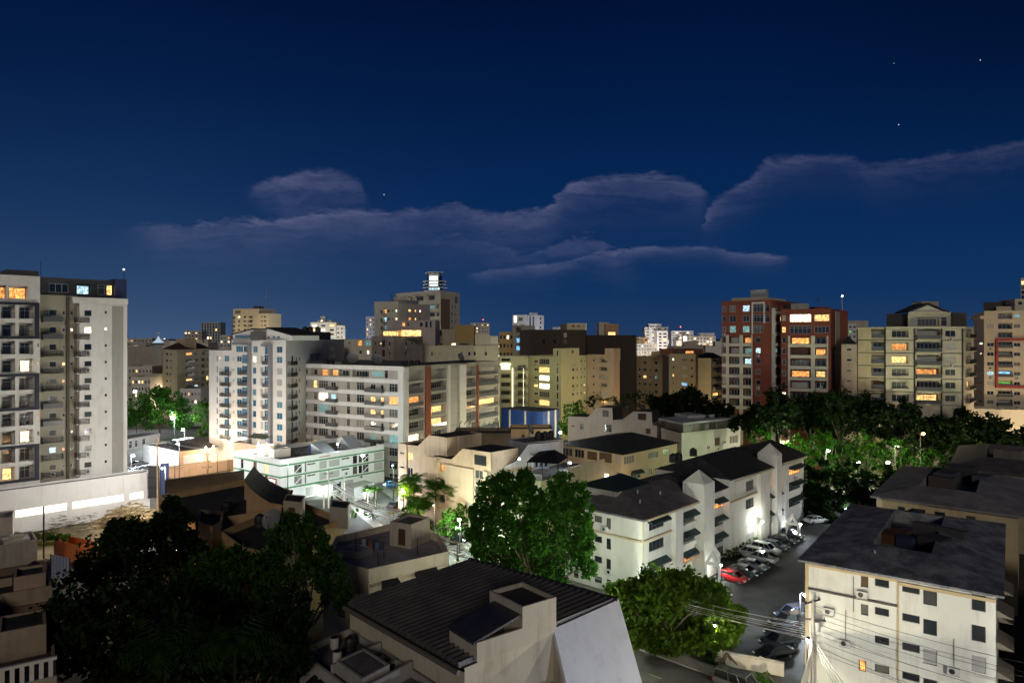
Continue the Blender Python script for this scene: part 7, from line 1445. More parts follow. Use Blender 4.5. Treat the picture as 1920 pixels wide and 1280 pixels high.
    for k, (px, py, Y) in enumerate(((440, 1205, 45), (310, 1215, 44))):
        palm(('low fern palm faintly lit green under the dark trees', 'second fern palm faintly lit green farther left under the dark trees')[k], V2(px, Y), ZZ(py, Y), 16, 3.6, 60 + k, mat=F_FERN, bark=F_DARK)
    # park wood on the right: each tree its own
    park = [(1248, 745, 36, 178), (1296, 738, 46, 176), (1345, 765, 34, 170), (1412, 770, 44, 162), (1462, 748, 50, 166), (1520, 752, 52, 170), (1575, 745, 54, 166), (1632, 752, 56, 170), (1688, 762, 50, 166), (1748, 790, 50, 160), (1806, 780, 54, 158), (1862, 800, 48, 160), (1915, 810, 46, 156),
            (1428, 820, 44, 157), (1500, 832, 46, 160), (1560, 815, 52, 161), (1625, 822, 50, 162), (1690, 832, 46, 159), (1748, 850, 46, 156), (1812, 840, 50, 146), (1872, 850, 44, 150), (1470, 868, 42, 143), (1535, 872, 46, 142), (1600, 874, 48, 142), (1662, 880, 40, 141), (1560, 925, 46, 132), (1618, 925, 44, 130), (1505, 915, 36, 134)]
    pos = ['left of the red brick tower', 'above the dormered houses', 'behind the thin slab roof', 'beside the thin slab roof house', 'before the taller brick tower', 'before the lower brick tower', 'before the grey pink block', 'at the foot of the cream left wing', 'before the cream block trim', 'below the amber lit bottom loggia', 'right of the amber lit bottom loggia', 'below the red frame tower', 'at the right picture edge below the red frame',
           'at the left end of the lamplit gap', 'over the first park lamp', 'over the brightest park lamp', 'between the two lamplit gaps', 'over the yellow lit right gap', 'right of the yellow lit gap', 'above the tan block roof', 'above the farthest right roof', 'behind the far stair pier', 'black in front of the park lamps', 'black before the middle park lamp', 'between the dark front trees and the tan roof', 'rising behind the white end wall', 'nearest the sagging grey roof', 'right beside the last green awnings']
    for k, (px, py, rp, Y) in enumerate(park):
        r = random.Random(200 + k); cl = []
        for j in range(8): a = j * .9 + r.random(); q = rp * r.uniform(.25, .72); cl.append((px + math.cos(a) * q * 1.1, py + rp * .45 + math.sin(a) * q * .7, rp * r.uniform(.32, .5)))
        cl.append((px, py + rp * .15, rp * .4)); cl.append((px, py + rp * .6, rp * .5))
        if rp > 44: cl.append((px + r.uniform(-.3, .3) * rp, py + rp * 1.0, rp * .4))
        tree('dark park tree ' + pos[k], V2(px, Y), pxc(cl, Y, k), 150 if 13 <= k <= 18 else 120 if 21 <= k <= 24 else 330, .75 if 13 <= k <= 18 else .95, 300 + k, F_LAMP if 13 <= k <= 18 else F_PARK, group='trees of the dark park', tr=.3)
    # left park
    tree('wide round tree behind the park floodlight right of the left tower', V2(300, 236), pxc([(262, 765, 24), (290, 752, 26), (318, 752, 24), (340, 768, 22), (280, 780, 24), (310, 778, 26), (340, 790, 16), (300, 740, 16), (252, 785, 16)], 236, 3), 620, 1.1, 41, F_MID, tr=.4)
    tree('smaller bright green lamp lit tree left of the blue windowed block', V2(382, 218), pxc([(378, 768, 16), (386, 785, 16), (370, 785, 12), (384, 755, 10), (390, 800, 10)], 218, 3), 420, .6, 42, F_BRI)
    tree('yellowish shrub tree under the uplit corner of the stepped block', V2(388, 205), pxc([(384, 808, 10), (376, 812, 8), (391, 815, 8)], 205, 5), 300, .5, 43, F_YEL)
    tree('bright green lamp lit tree at the right end of the blue shed', V2(1066, 200), pxc([(1068, 770, 14), (1078, 785, 16), (1060, 790, 14), (1085, 762, 10), (1056, 808, 10), (1072, 805, 12), (1090, 778, 8)], 200, 6), 420, .55, 44, F_BRI)
    palm('tall palm standing before the brown arched block', V2(1131, 205), ZZ(750, 205), 15, 4.4, 7, mat=F_DARK)
    tree('dark small tree right of the tall palm', V2(1165, 200), pxc([(1160, 750, 14), (1180, 752, 16), (1200, 748, 18), (1222, 748, 16), (1108, 752, 10)], 200, 8), 300, .6, 45, F_PARK)
    for k, (px, py, Y, h, lab) in enumerate(((768, 985, 127, 8.5, 'feathery palm clump at the peach block wall, leftmost of the row'), (790, 990, 124, 5.5, 'low palm clump between the two taller ones at the peach block'), (822, 985, 122, 8.0, 'dense feathery palm clump right of the warm pier'), (853, 990, 119, 8.5, 'feathery palm clump nearest the parked white off-roader'))):
        palm(lab, G(px, py), h, 12, 3.1, 70 + k, 'palm clumps at the peach block', 9, mat=F_BRI)
    tree('bright leafy shrub under the palm clumps by the peach block', G(815, 1012), pxc([(800, 985, 14), (820, 995, 16), (838, 985, 14), (850, 1000, 12), (785, 1000, 10)], 121, 9), 320, .4, 46, F_YEL, name='shrub')
    for k, (px, py, r_, lab) in enumerate(((760, 1000, 17, 'leafy shrub at the left end of the palm row'), (779, 1003, 18, 'yellow green shrub under the leftmost palm clump'), (842, 1003, 19, 'yellow green shrub beside the white off-roader'), (864, 992, 15, 'small shrub above the white off-roader'))):
        Y = 35 * F / (py + r_ - HZ); tree(lab, V2(px, Y), pxc([(px, py - 12, r_), (px - 6, py - 22, r_ * .8), (px + 7, py - 26, r_ * .8), (px + 2, py - 40, r_ * .6)], Y, 90 + k), 300, .42, 90 + k, F_YEL if k % 2 else F_BRI, name='shrub')
    palm('small lit palm beside the street lamp, the left of two', G(690, 958), 4.2, 12, 2.2, 80, 'small palms by the street lamp', mat=F_BRI); palm('small lit palm beside the street lamp, the right of two', G(705, 955), 3.9, 12, 2.2, 81, 'small palms by the street lamp', mat=F_BRI)
    palm('small dusty palm at the bend of the glowing cables', G(738, 990), 2.8, 10, 1.9, 82); palm('small street palm glowing under the bright lamp', G(858, 1050), 4.5, 12, 2.0, 83, mat=F_BRI)
    tree('low green bushes along the verge below the small palms', G(700, 975), pxc([(668, 962, 8), (688, 970, 9), (708, 978, 9), (722, 990, 9), (655, 940, 7)], 134, 10), 220, .4, 47, F_BRI, name='shrub')
    tree('green bushes behind the utility pole beside the grey container', G(640, 940), pxc([(628, 928, 8), (640, 925, 9)], 150, 11), 200, .4, 48, F_BRI, name='shrub')
    tree('rounded shrub in the planter below the guard wall', G(1360, 1252), pxc([(1345, 1238, 13), (1365, 1245, 14), (1385, 1240, 12), (1390, 1255, 10)], 74, 12), 300, .28, 49, F_BRI, name='shrub'); tree('small round shrub near the bottom edge by the utility pole', G(1435, 1288), pxc([(1432, 1268, 12), (1420, 1278, 10), (1445, 1280, 9)], 69, 13), 260, .26, 50, F_BRI, name='shrub')
    tree('leafy vine bush on the entrance wall under the gate lamp', G(1350, 1225), pxc([(1350, 1200, 12), (1362, 1215, 13), (1375, 1208, 10)], 76, 14), 300, .28, 51, F_YEL, name='shrub')
    # clipped hedge along the awning block
    a, c = Vector(G(1368, 1048)), Vector(G(1428, 1012)); cl = []
    for k in range(9): p = a.lerp(c, k / 8); cl.append((p.x, p.y, .75, .95, .95, .7))
    me = leaf_mesh('hedge', cl, 420, .22, 52, F_YEL); o = put('hedge', me); o['label'] = 'clipped hedge lit yellow green between the awning block and the parked cars'; o['category'] = 'hedge'
    # grass by the garage wall
    g = np.random.default_rng(4); cl = [(*G(20 + 70 * k / 9, 1006 + 8 * (k % 3)), .35, 1.6, 1.6, .4) for k in range(10)]
    o = put('grass', leaf_mesh('grass', cl, 300, .5, 53, foliage((.06, .06, .015), (.2, .18, .05), 'dry_grass'))); o['kind'] = 'stuff'
    cl = [(*G(95 + 30 * k / 4, 1050), 3.6, .7, .7, .6) for k in range(5)]
    o = put('creeper', leaf_mesh('creeper', cl, 220, .32, 54, F_BRI)); o['label'] = 'bright creeper bush topping the striped sheet fence'; o['category'] = 'bush'
greenery()
# ================================================================= lamps, poles, cables, cars
def street_lamp(label, base, h, col, watts, arm=(0, -1.2), group=None, glow=None, r=.16, name='street_lamp', pole=True):
    o = thing(name, label, 'street lamp', (*base, 0), group)
    if pole:
        m = MB(); m.tube([(0, 0, 0), (0, 0, h * .6), (0, 0, h)], .11, 7, .06); put('pole', m.mesh('pole', plain((.025, .025, .026), .6, .2, name='lamp_pole')), o, (0, 0, 0), fix=False)
        m = MB(); m.tube([(0, 0, h), (arm[0] * .5, arm[1] * .5, h + .25), (arm[0], arm[1], h + .2)], .05, 6); put('arm', m.mesh('arm', plain((.025, .025, .026), .6, .2, name='lamp_pole')), o, (0, 0, 0), fix=False)
    m = MB(); m.lathe((arm[0], arm[1], h - r * .7), [(.02, 0), (r * .8, r * .25), (r, r), (r * .75, r * 1.6)], 10); put('globe', m.mesh('globe', emit(col, glow or 30)), o, (0, 0, 0), fix=False)
    m = MB(); m.lathe((arm[0], arm[1], h + r * .9), [(r * 1.1, 0), (r * .9, .12), (.03, .18)], 10); put('hood', m.mesh('hood', METAL), o, (0, 0, 0), fix=False)
    point(o, (base[0] + arm[0], base[1] + arm[1], h - r * 2.2), col, watts, r * 1.3); return o
COOL, WARM, SOD, GRN = (.84, .93, 1.0), (1, .80, .52), (1, .58, .24), (.62, 1.0, .48)
def lamps():
    # lamps that the picture shows
    S = street_lamp
    S('blazing white street lamp in the street left of the big green tree', (V2(862, 112)), 5.6, (.76, 1, .84), 6000, (0, -.9), glow=60, r=.24)
    S('white globe lamp beside the two small palms', G(684, 962), 4.0, COOL, 4500, (0, -.3), glow=40, r=.2)
    S('white globe lamp behind the gateway next to the red car', G(1351, 1088), 2.3, (.95, 1, .9), 320, (0, -.2), glow=40, r=.2)
    S('white globe lamp behind the far gateway in the car lot', G(1500, 1008), 2.4, COOL, 520, (0, -.2), glow=40, r=.22)
    wall_lamp('blinding white wall lamp on the awning block above the hedge', (41.6, 115.2, 4.2), (.97, 1, .9), 500, .2)
    S('cold white lot lamp at the corner of the lower right block', G(1500, 1180), 4.3, COOL, 3000, (.4, -.5), glow=60, r=.22)
    S('gate lamp shining through the spreading tree at the lot entrance', G(1338, 1245), 4.2, (1, .98, .72), 1500, (0, -.2), glow=40, r=.2)
    wall_lamp('white floodlight on the end wall of the car lot', (*V2(1587, 128), 3.1), COOL, 620, .22)
    S('blinding floodlight in front of the round tree right of the left tower', V2(327, 214), 9.8, (.9, .97, 1), 9000, (0, -1), glow=90, r=.55)
    S('second park floodlight lower and right of the blinding one', V2(346, 212), 6.5, (.95, .98, 1), 3500, (0, -1), glow=60, r=.4)
    S('twin headed cold street lamp above the white kiosks beside the left tower', V2(256, 250), 15, COOL, 4000, (0, -1), glow=70, r=.5)
    S('blinding car park lamp at the edge of the left tower', V2(246, 176), 4.8, COOL, 7500, (1.0, -1), glow=80, r=.35)
    S('sodium lit pole lamp in the yard before the white shops', V2(390, 166), 8.6, (1, .72, .45), 2600, (0, -1.2), glow=25, r=.2)
    wall_lamp('white lamp washing the side wall of the low shop', (*V2(283, 184), 4.7), (1, .93, .8), 700, .16)
    S('white lamp burning on the roof terrace of the green banded building', V2(634, 157.5), 10.6, (.9, 1, .97), 420, (0, -.6), glow=50, r=.2)
    S('lamp on the roof beside the tan block above the pavilion', V2(1050, 148), 14.5, (.8, 1, .9), 260, (0, -.6), glow=50, r=.22)
    for k, (px, Y, h, w, c) in enumerate(((1432, 150, 8.5, 900, GRN), (1492, 149, 9, 2200, GRN), (1549, 149, 10.5, 3600, (.78, 1, .7)), (1605, 149, 8, 1800, GRN), (1660, 149, 8, 1900, (.85, 1, .6)), (1697, 148, 6.5, 1100, (1, .9, .6)), (1781, 147, 5.5, 500, COOL), (1726, 150, 14, 350, (1, .3, .1)))):
        S('park lamp ' + ['at the left end of the lit foliage', 'second from the left in the lit foliage', 'brightest, in the middle of the lit foliage', 'right of the brightest one in the foliage', 'white in the right hand gap of the foliage', 'yellowish above the tan block roof', 'small and cold, farthest right', 'glowing dull red high in the dark trees'][k], V2(px, Y), h, c, w, (0, -1), 'lamps in the park', glow=70, r=.3)
    S('bright lamp glowing inside the cable tangle on the concrete pole', (28.2, 66.2), 6.2, (1, .97, .88), 330, (-.1, -.5), glow=60, r=.2)
    # unseen street lamps, poles included, added to light the facades around them
    H = [(-61, 122, 12, (1, .95, .88), 10500), (-46, 112, 7.5, WARM, 1500), (-72, 148, 9, COOL, 900), (-72, 150, 12, (.96, .98, 1), 6500), (-68, 160, 8, (1, .74, .46), 1400), (-57, 157, 11, (1, .92, .82), 4200), (-43, 133, 11, (.9, .96, 1), 4200), (-25, 146, 8, (.72, 1, .86), 4200), (-8, 172, 9, WARM, 2400), (6, 196, 9, (1, .95, .6), 6500), (19, 203, 8, (1, .95, .6), 4200), (30, 214, 9, (1, .8, .5), 3000), (46, 228, 9, SOD, 2600), (62, 222, 9, WARM, 2400), (74, 190, 9, WARM, 900),
         (62, 160, 11, (1, .86, .66), 4200), (84, 152, 11, (1, .88, .66), 4200), (102, 146, 11, (1, .88, .62), 4200), (122, 168, 9, SOD, 2600), (134, 176, 10, WARM, 9000), (120, 150, 10, WARM, 3500), (-20, 128, 7, SOD, 2400), (-13, 116, 7, WARM, 1800), (20, 128, 7, WARM, 1800), (8, 104, 7, GRN, 700), (15.5, 84, 7, (.88, 1, .86), 3200), (8, 76, 5, (.9, 1, .8), 1800), (22, 58, 5, (1, .86, .6), 3800), (40, 46, 7, (1, .96, .86), 6500), (14, 40, 9, (.72, .82, 1), 2200), (-20, 34, 8, WARM, 160), (-44, 92, 7, SOD, 1100), (-30, 96, 7, SOD, 500), (-112, 230, 9, COOL, 3000), (-95, 260, 9, COOL, 3000), (-150, 300, 10, WARM, 9000), (-190, 400, 14, WARM, 26000), (-120, 400, 14, COOL, 20000), (-60, 420, 14, WARM, 22000), (60, 560, 16, COOL, 40000), (130, 520, 16, WARM, 40000), (170, 640, 18, WARM, 50000), (-300, 600, 18, WARM, 50000), (0, 430, 14, WARM, 20000), (134, 655, 22, (1, .93, .86), 60000), (172, 740, 22, (1, .93, .86), 60000), (150, 575, 18, (1, .9, .8), 40000), (24, 445, 20, COOL, 26000), (-98, 432, 18, (1, .93, .8), 26000), (-170, 430, 16, WARM, 26000), (-42, 262, 14, WARM, 4000), (-30, 228, 12, WARM, 2500)]
    for x, y, h, c, w in H: S('unseen street lamp added to light the buildings around it', (x, y), h, c, w, (0, -1.1), 'unseen street lamps added for the facades', glow=5, r=.13)
    wall_lamp('uplight glowing at the foot of the blue windowed block', (*V2(400, 181), 6.2), (1, .72, .42), 3000, .2)
lamps()

def poles():
    PW = wall((.42, .38, .32), .4); WB = wall((.30, .17, .09), .4)
    def up(label, base, h, arms=(), mat=PW, tf=False):
        o = thing('utility_pole', label, 'utility pole', (*base, 0)); m = MB(); m.tube([(0, 0, 0), (0, 0, h)], .17, 8, .12); put('shaft', m.mesh('shaft', mat), o, (0, 0, 0), fix=False)
        for z, L, a in arms: m = MB(); m.box(-L / 2, L / 2, -.06, .06, z - .06, z + .06, Matrix.Rotation(a, 4, 'Z')); [m.lathe((math.cos(a) * x, math.sin(a) * x, z + .06), [(.05, 0), (.07, .1), (.03, .2)], 6) for x in (-L / 2 + .15, L / 2 - .15)]; put('crossarm', m.mesh('crossarm', METAL), o, (0, 0, 0), fix=False)
        if tf: m = MB(); m.lathe((.42, -.1, h - 3.0), [(.02, 0), (.28, .05), (.3, .9), (.22, 1.0), (.02, 1.02)], 10); put('transformer', m.mesh('transformer', plain((.3, .3, .29), .5, name='transformer_grey')), o, (0, 0, 0), fix=False)
        return o
    up('utility pole before the white green banded building, the taller left one', G(616, 952), ZZ(882, 141), ((ZZ(888, 141), 1.8, .4),)); up('bare utility pole right of the green banded forecourt', G(645, 948), ZZ(891, 143)); up('thin white pole at the left of the glowing cable bundle', G(607, 952), ZZ(915, 141))
    up('white lit utility pole at the bend of the glowing cables', G(752, 1010), ZZ(960, 119), ((ZZ(968, 119), 1.6, 1.0),)); up('tan utility pole in the yard before the shops', G(388, 912), ZZ(846, 161), ((ZZ(876, 161), 2.2, .3), (ZZ(852, 161), 1.4, .3)), WB)
    up('wooden pole before the dark hipped shed left of the shops', V2(294, 141), ZZ(822, 141), (), WB) if False else None
    x, y = V2(428, 148); o = thing('lattice_mast', 'thin dark lattice mast in front of the shops and stepped block', 'mast', (x, y, 0)); m = MB(); top = ZZ(700, 148)
    for dx, dy in ((-.25, 0), (.25, 0), (0, .35)): m.tube([(dx, dy, 0), (dx * .4, dy * .4, top)], .035, 4)
    for k in range(26): z = top * k / 26; f = 1 - .6 * k / 26; s_ = 1 if k % 2 else -1; m.tube([(-.25 * s_ * f, 0, z), (.25 * s_ * f, 0, z + top / 26)], .02, 3)
    put('lattice', m.mesh('lattice', METAL), o, (0, 0, 0), fix=False); m = MB(); m.box(-.5, .5, -.3, .6, 0, .3); put('footing', m.mesh('footing', CONC), o, (0, 0, 0), fix=False)
    P = up('concrete utility pole tangled in bright cables before the lower right block', (29.3, 67.6), 9.3, ((9.15, 2.2, .5), (7.4, 2.4, -.3)), PW, True)
    CB = plain((.6, .59, .55), .4, name='pale_cable'); CD = plain((.03, .03, .03), .5, name='black_cable')
    def cable(name, label, a, c, sag, r, mat, group):
        a, c = Vector(a), Vector(c); m = MB(); n = 9
        pts = [a.lerp(c, k / n) - Vector((0, 0, sag * 4 * (k / n) * (1 - k / n))) for k in range(n + 1)]; m.tube(pts, r, 4, cap=False)
        single(name, m, mat, label, 'cable', group, at=tuple(a))
    r = random.Random(8); A = Vector((*G(616, 952), 0)); B = Vector((*G(752, 1010), 0)); Cc = Vector((*V2(893, 98), 0)); Dp = Vector((*G(645, 948), 0))
    for k in range(13):
        z = 3.2 + .32 * k * .6 + r.uniform(-.15, .15); j = r.uniform(-.3, .3)
        cable('overhead_cable', 'bright overhead cable in the bundle sagging along the street beside the palms', A + Vector((j, j, z + .2)), B + Vector((j, j, z - .5)), r.uniform(.6, 1.6), .05, CB, 'street cables by the palms'); cable('overhead_cable', 'bright overhead cable in the bundle sagging along the street beside the palms', B + Vector((j, j, z - .5)), Cc + Vector((j + k * .05, j, z - .3)), r.uniform(.5, 1.5), .045, CB, 'street cables by the palms')
    for k in range(4): cable('overhead_cable', 'thin dark cable between the two poles by the green banded building', A + Vector((0, 0, 5.6 + .35 * k)), Dp + Vector((0, 0, 5.2 + .3 * k)), .3, .02, CD, 'dark cables by the green banded building')
    T = Vector((29.3, 67.6, 0))
    for k in range(8):
        z = 5.4 + .3 * k * .75; e = Vector((r.uniform(-2, 2) + 2, 92 + r.uniform(-3, 3), 6.0 + .22 * k)); cable('overhead_cable', 'overhead cable running left from the tangled pole across the spreading tree', T + Vector((0, 0, z)), e, r.uniform(.6, 1.4), .014, CB, 'cables from the tangled pole to the left')
    for k in range(8): cable('overhead_cable', 'bright thick cable falling left from the tangled pole to the bottom edge', T + Vector((-.1, -.1, 4.6 + .22 * k)), Vector((19.5 + .5 * k, 51 + .4 * k, 4.4 + .1 * k)), .25, .06, CB, 'thick cables falling left from the tangled pole')
    for k in range(4): cable('overhead_cable', 'bright cable falling right from the tangled pole to the bottom edge', T + Vector((.1, -.1, 4.6 + .3 * k)), Vector((27.6 + .4 * k, 52, 3.6)), .25, .055, CB, 'cables falling right from the tangled pole')
    for k in range(9): cable('overhead_cable', 'thin dark cable crossing the white wall right of the tangled pole', T + Vector((0, 0, 4.4 + .55 * k)), Vector((48, 51, 4.0 + .62 * k)), r.uniform(.4, 1.2), .018, CD, 'dark cables over the white wall')
    for k in range(5): cable('overhead_cable', 'thin dark cable over the tan yard', Vector((*G(388, 912), 6.2 + .5 * k)), Vector((*V2(300, 150), 6.5 + .5 * k)), .7, .02, CD, 'dark cables over the yard')
poles()

# ---------------------------------------------------------------- cars
def car_proto(kind):
    """local: x forward, y across, wheels on z = 0"""
    L, Wd = {'hatch': (4.1, 1.74), 'sedan': (4.6, 1.8), 'suv': (4.6, 1.88), 'pickup': (5.2, 1.88), 'van': (4.8, 1.95)}[kind]; h = L / 2; w = Wd / 2
    st = {'hatch': [(-h, .55, .78), (-h + .15, .32, .98), (-h + .9, .26, 1.0), (.0, .24, .98), (.75, .24, .96), (h - .5, .26, .80), (h - .12, .32, .66), (h, .46, .56)],
          'sedan': [(-h, .5, .76), (-h + .15, .32, .96), (-h + .9, .26, 1.0), (0, .24, .97), (.85, .24, .95), (h - .55, .26, .80), (h - .12, .32, .66), (h, .46, .56)],
          'suv': [(-h, .6, .85), (-h + .12, .38, 1.08), (-h + .9, .32, 1.1), (0, .32, 1.08), (.85, .32, 1.06), (h - .45, .32, .98), (h - .1, .38, .82), (h, .5, .68)],
          'pickup': [(-h, .6, .9), (-h + .06, .5, 1.02), (-h + 1.7, .4, 1.04), (0, .36, 1.08), (.9, .36, 1.08), (h - .45, .36, 1.0), (h - .1, .4, .85), (h, .52, .7)],
          'van': [(-h, .5, 1.0), (-h + .1, .35, 1.1), (-h + .9, .3, 1.12), (0, .3, 1.1), (1.2, .3, 1.06), (h - .4, .3, .95), (h - .1, .36, .8), (h, .5, .62)]}[kind]
    cab = {'hatch': (-h + .12, -h + .62, .35, 1.12, 1.46), 'sedan': (-h + .55, -h + 1.3, .35, 1.15, 1.42), 'suv': (-h + .1, -h + .45, .45, 1.2, 1.72), 'pickup': (-h + 1.75, -h + 1.95, .55, 1.3, 1.72), 'van': (-h + .06, -h + .25, .95, 1.65, 1.9)}[kind]
    b = MB(); rows = []
    for x, z0, z1 in st:
        e = abs(x) / h; ww = w * (1 - .12 * max(0, e - .7) / .3); mid = z0 + (z1 - z0) * .55
        rows.append([(x, -ww * .88, z0), (x, -ww, mid), (x, -ww * .95, z1 - .05), (x, -ww * .86, z1), (x, ww * .86, z1), (x, ww * .95, z1 - .05), (x, ww, mid), (x, ww * .88, z0)])
    for a, c in zip(rows, rows[1:]):
        for j in range(8): k = (j + 1) % 8; b.face(a[j], c[j], c[k], a[k])
    b.face(*rows[0]); b.face(*rows[-1][::-1])
    zi = lambda x: next(p[2] + (q[2] - p[2]) * (x - p[0]) / (q[0] - p[0]) for p, q in zip(st, st[1:]) if p[0] <= x <= q[0])
    x0, x1, x2, x3, zt = cab; B0 = [(x0, -w * .84, zi(x0) - .02), (x3, -w * .84, zi(x3) - .02), (x3, w * .84, zi(x3) - .02), (x0, w * .84, zi(x0) - .02)]; T0 = [(x1, -w * .68, zt - .05), (x2, -w * .68, zt - .05), (x2, w * .68, zt - .05), (x1, w * .68, zt - .05)]
    g = MB(); 
    for j in range(4): k = (j + 1) % 4; g.face(B0[j], B0[k], T0[k], T0[j])
    # roof panel and pillars in body colour
    rp = MB(); rp.face(*[(x, y, z + .06) for x, y, z in T0]); e = [(x + (-.04 if j in (0, 3) else .05), y * 1.03, zt - .06) for j, (x, y, z) in enumerate(T0)]
    for j in range(4): k = (j + 1) % 4; rp.face(e[j], e[k], (*T0[k][:2], zt + .01), (*T0[j][:2], zt + .01))
    for j in range(4): rp.tube([tuple(Vector(B0[j]) * 1.0), e[j]], .05, 4)
    for f in (.42, .72) if kind in ('suv', 'van') else (.48,):
        for sg in (0, 1):
            lo = Vector(B0[0 if sg else 3]).lerp(Vector(B0[1 if sg else 2]), f); hi_ = Vector(e[0 if sg else 3]).lerp(Vector(e[1 if sg else 2]), f); rp.tube([tuple(lo), tuple(hi_)], .045, 4)
    if kind == 'pickup':
        bed = MB(); bed.face((-h + .15, -w * .74, 1.05), (x0 - .05, -w * .74, 1.05), (x0 - .05, w * .74, 1.05), (-h + .15, w * .74, 1.05)); 
    else: bed = None
    ty, rm = MB(), MB(); R_ = .36 if kind in ('suv', 'pickup') else .32
    tyre = MB(); tyre.lathe((0, 0, -.11), [(R_ * .6, 0), (R_ * .96, 0), (R_, .04), (R_, .18), (R_ * .96, .22), (R_ * .6, .22)], 14); rim = MB(); rim.lathe((0, 0, -.1), [(R_ * .2, .0), (R_ * .6, .02), (R_ * .6, .205), (R_ * .15, .19)], 10)
    tm, rmm = tyre.mesh('tyre', RUBBER), rim.mesh('rim', STEEL)
    rot = Matrix.Rotation(math.pi / 2, 4, 'X'); tm.transform(rot); rmm.transform(rot)
    def lt(x, y, z, sx, sy, sz, mat, nm): m = MB(); m.box(-sx, sx, -sy, sy, -sz, sz); return (nm, m.mesh(nm, mat), (x, y, z))
    red = plain((.25, .01, .01), .25, name='tail_lamp'); wh = plain((.7, .72, .74), .1, name='headlamp_glass')
    ex = [lt(h - .14, s * w * .68, st[-2][2] - .06, .13, .2, .07, wh, 'headlight') for s in (-1, 1)] + [lt(-h + .1, s * w * .78, st[1][2] - .16, .09, .1, .12, red, 'tail_light') for s in (-1, 1)] + [lt(x3 - .35, s * (w + .06), zi(x3 - .35) + .1, .08, .1, .07, METAL, 'wing_mirror') for s in (-1, 1)]
    bm = b.mesh('body', METAL); orient(bm); gm = g.mesh('glasshouse', plain((.01, .012, .014), .06, name='car_glass')); orient(gm); rpm = rp.mesh('roof', METAL)
    ax = (L * .3, -L * .3); return dict(body=bm, glass=gm, roof=rpm, bed=bed.mesh('load_bed', plain((.02, .02, .02), .7, name='bed_liner')) if bed else None, tyre=tm, rim=rmm, ex=ex, ax=ax, w=w, R=R_)
_CP = {}
def car(label, at, rz, kind, col, group='parked cars'):
    if kind not in _CP: _CP[kind] = car_proto(kind)
    c = _CP[kind]; mt = plain(col, .22, .0 if max(col) > .4 else .3, .04, 'car_paint', .6); o = thing('parked_car', label, 'car', (*at, .016), group, rz)
    def pc(nm, me, loc=(0, 0, 0), par=o):
        q = bpy.data.objects.new(nm, me); COL.objects.link(q); q.parent = par; q.location = loc; return q
    for nm, key in (('body', 'body'), ('roof', 'roof')): q = pc(nm, c[key]); q.material_slots[0].link = 'OBJECT'; q.material_slots[0].material = mt
    pc('windows', c['glass'])
    if c['bed']: pc('load_bed', c['bed'])
    for x in c['ax']:
        for s in (-1, 1): q = pc('wheel', c['tyre'], (x, s * (c['w'] - .1), c['R'])); pc('rim', c['rim'], (0, s * .012, 0), q)
    for nm, me, loc in c['ex']: pc(nm, me, loc)
    return o
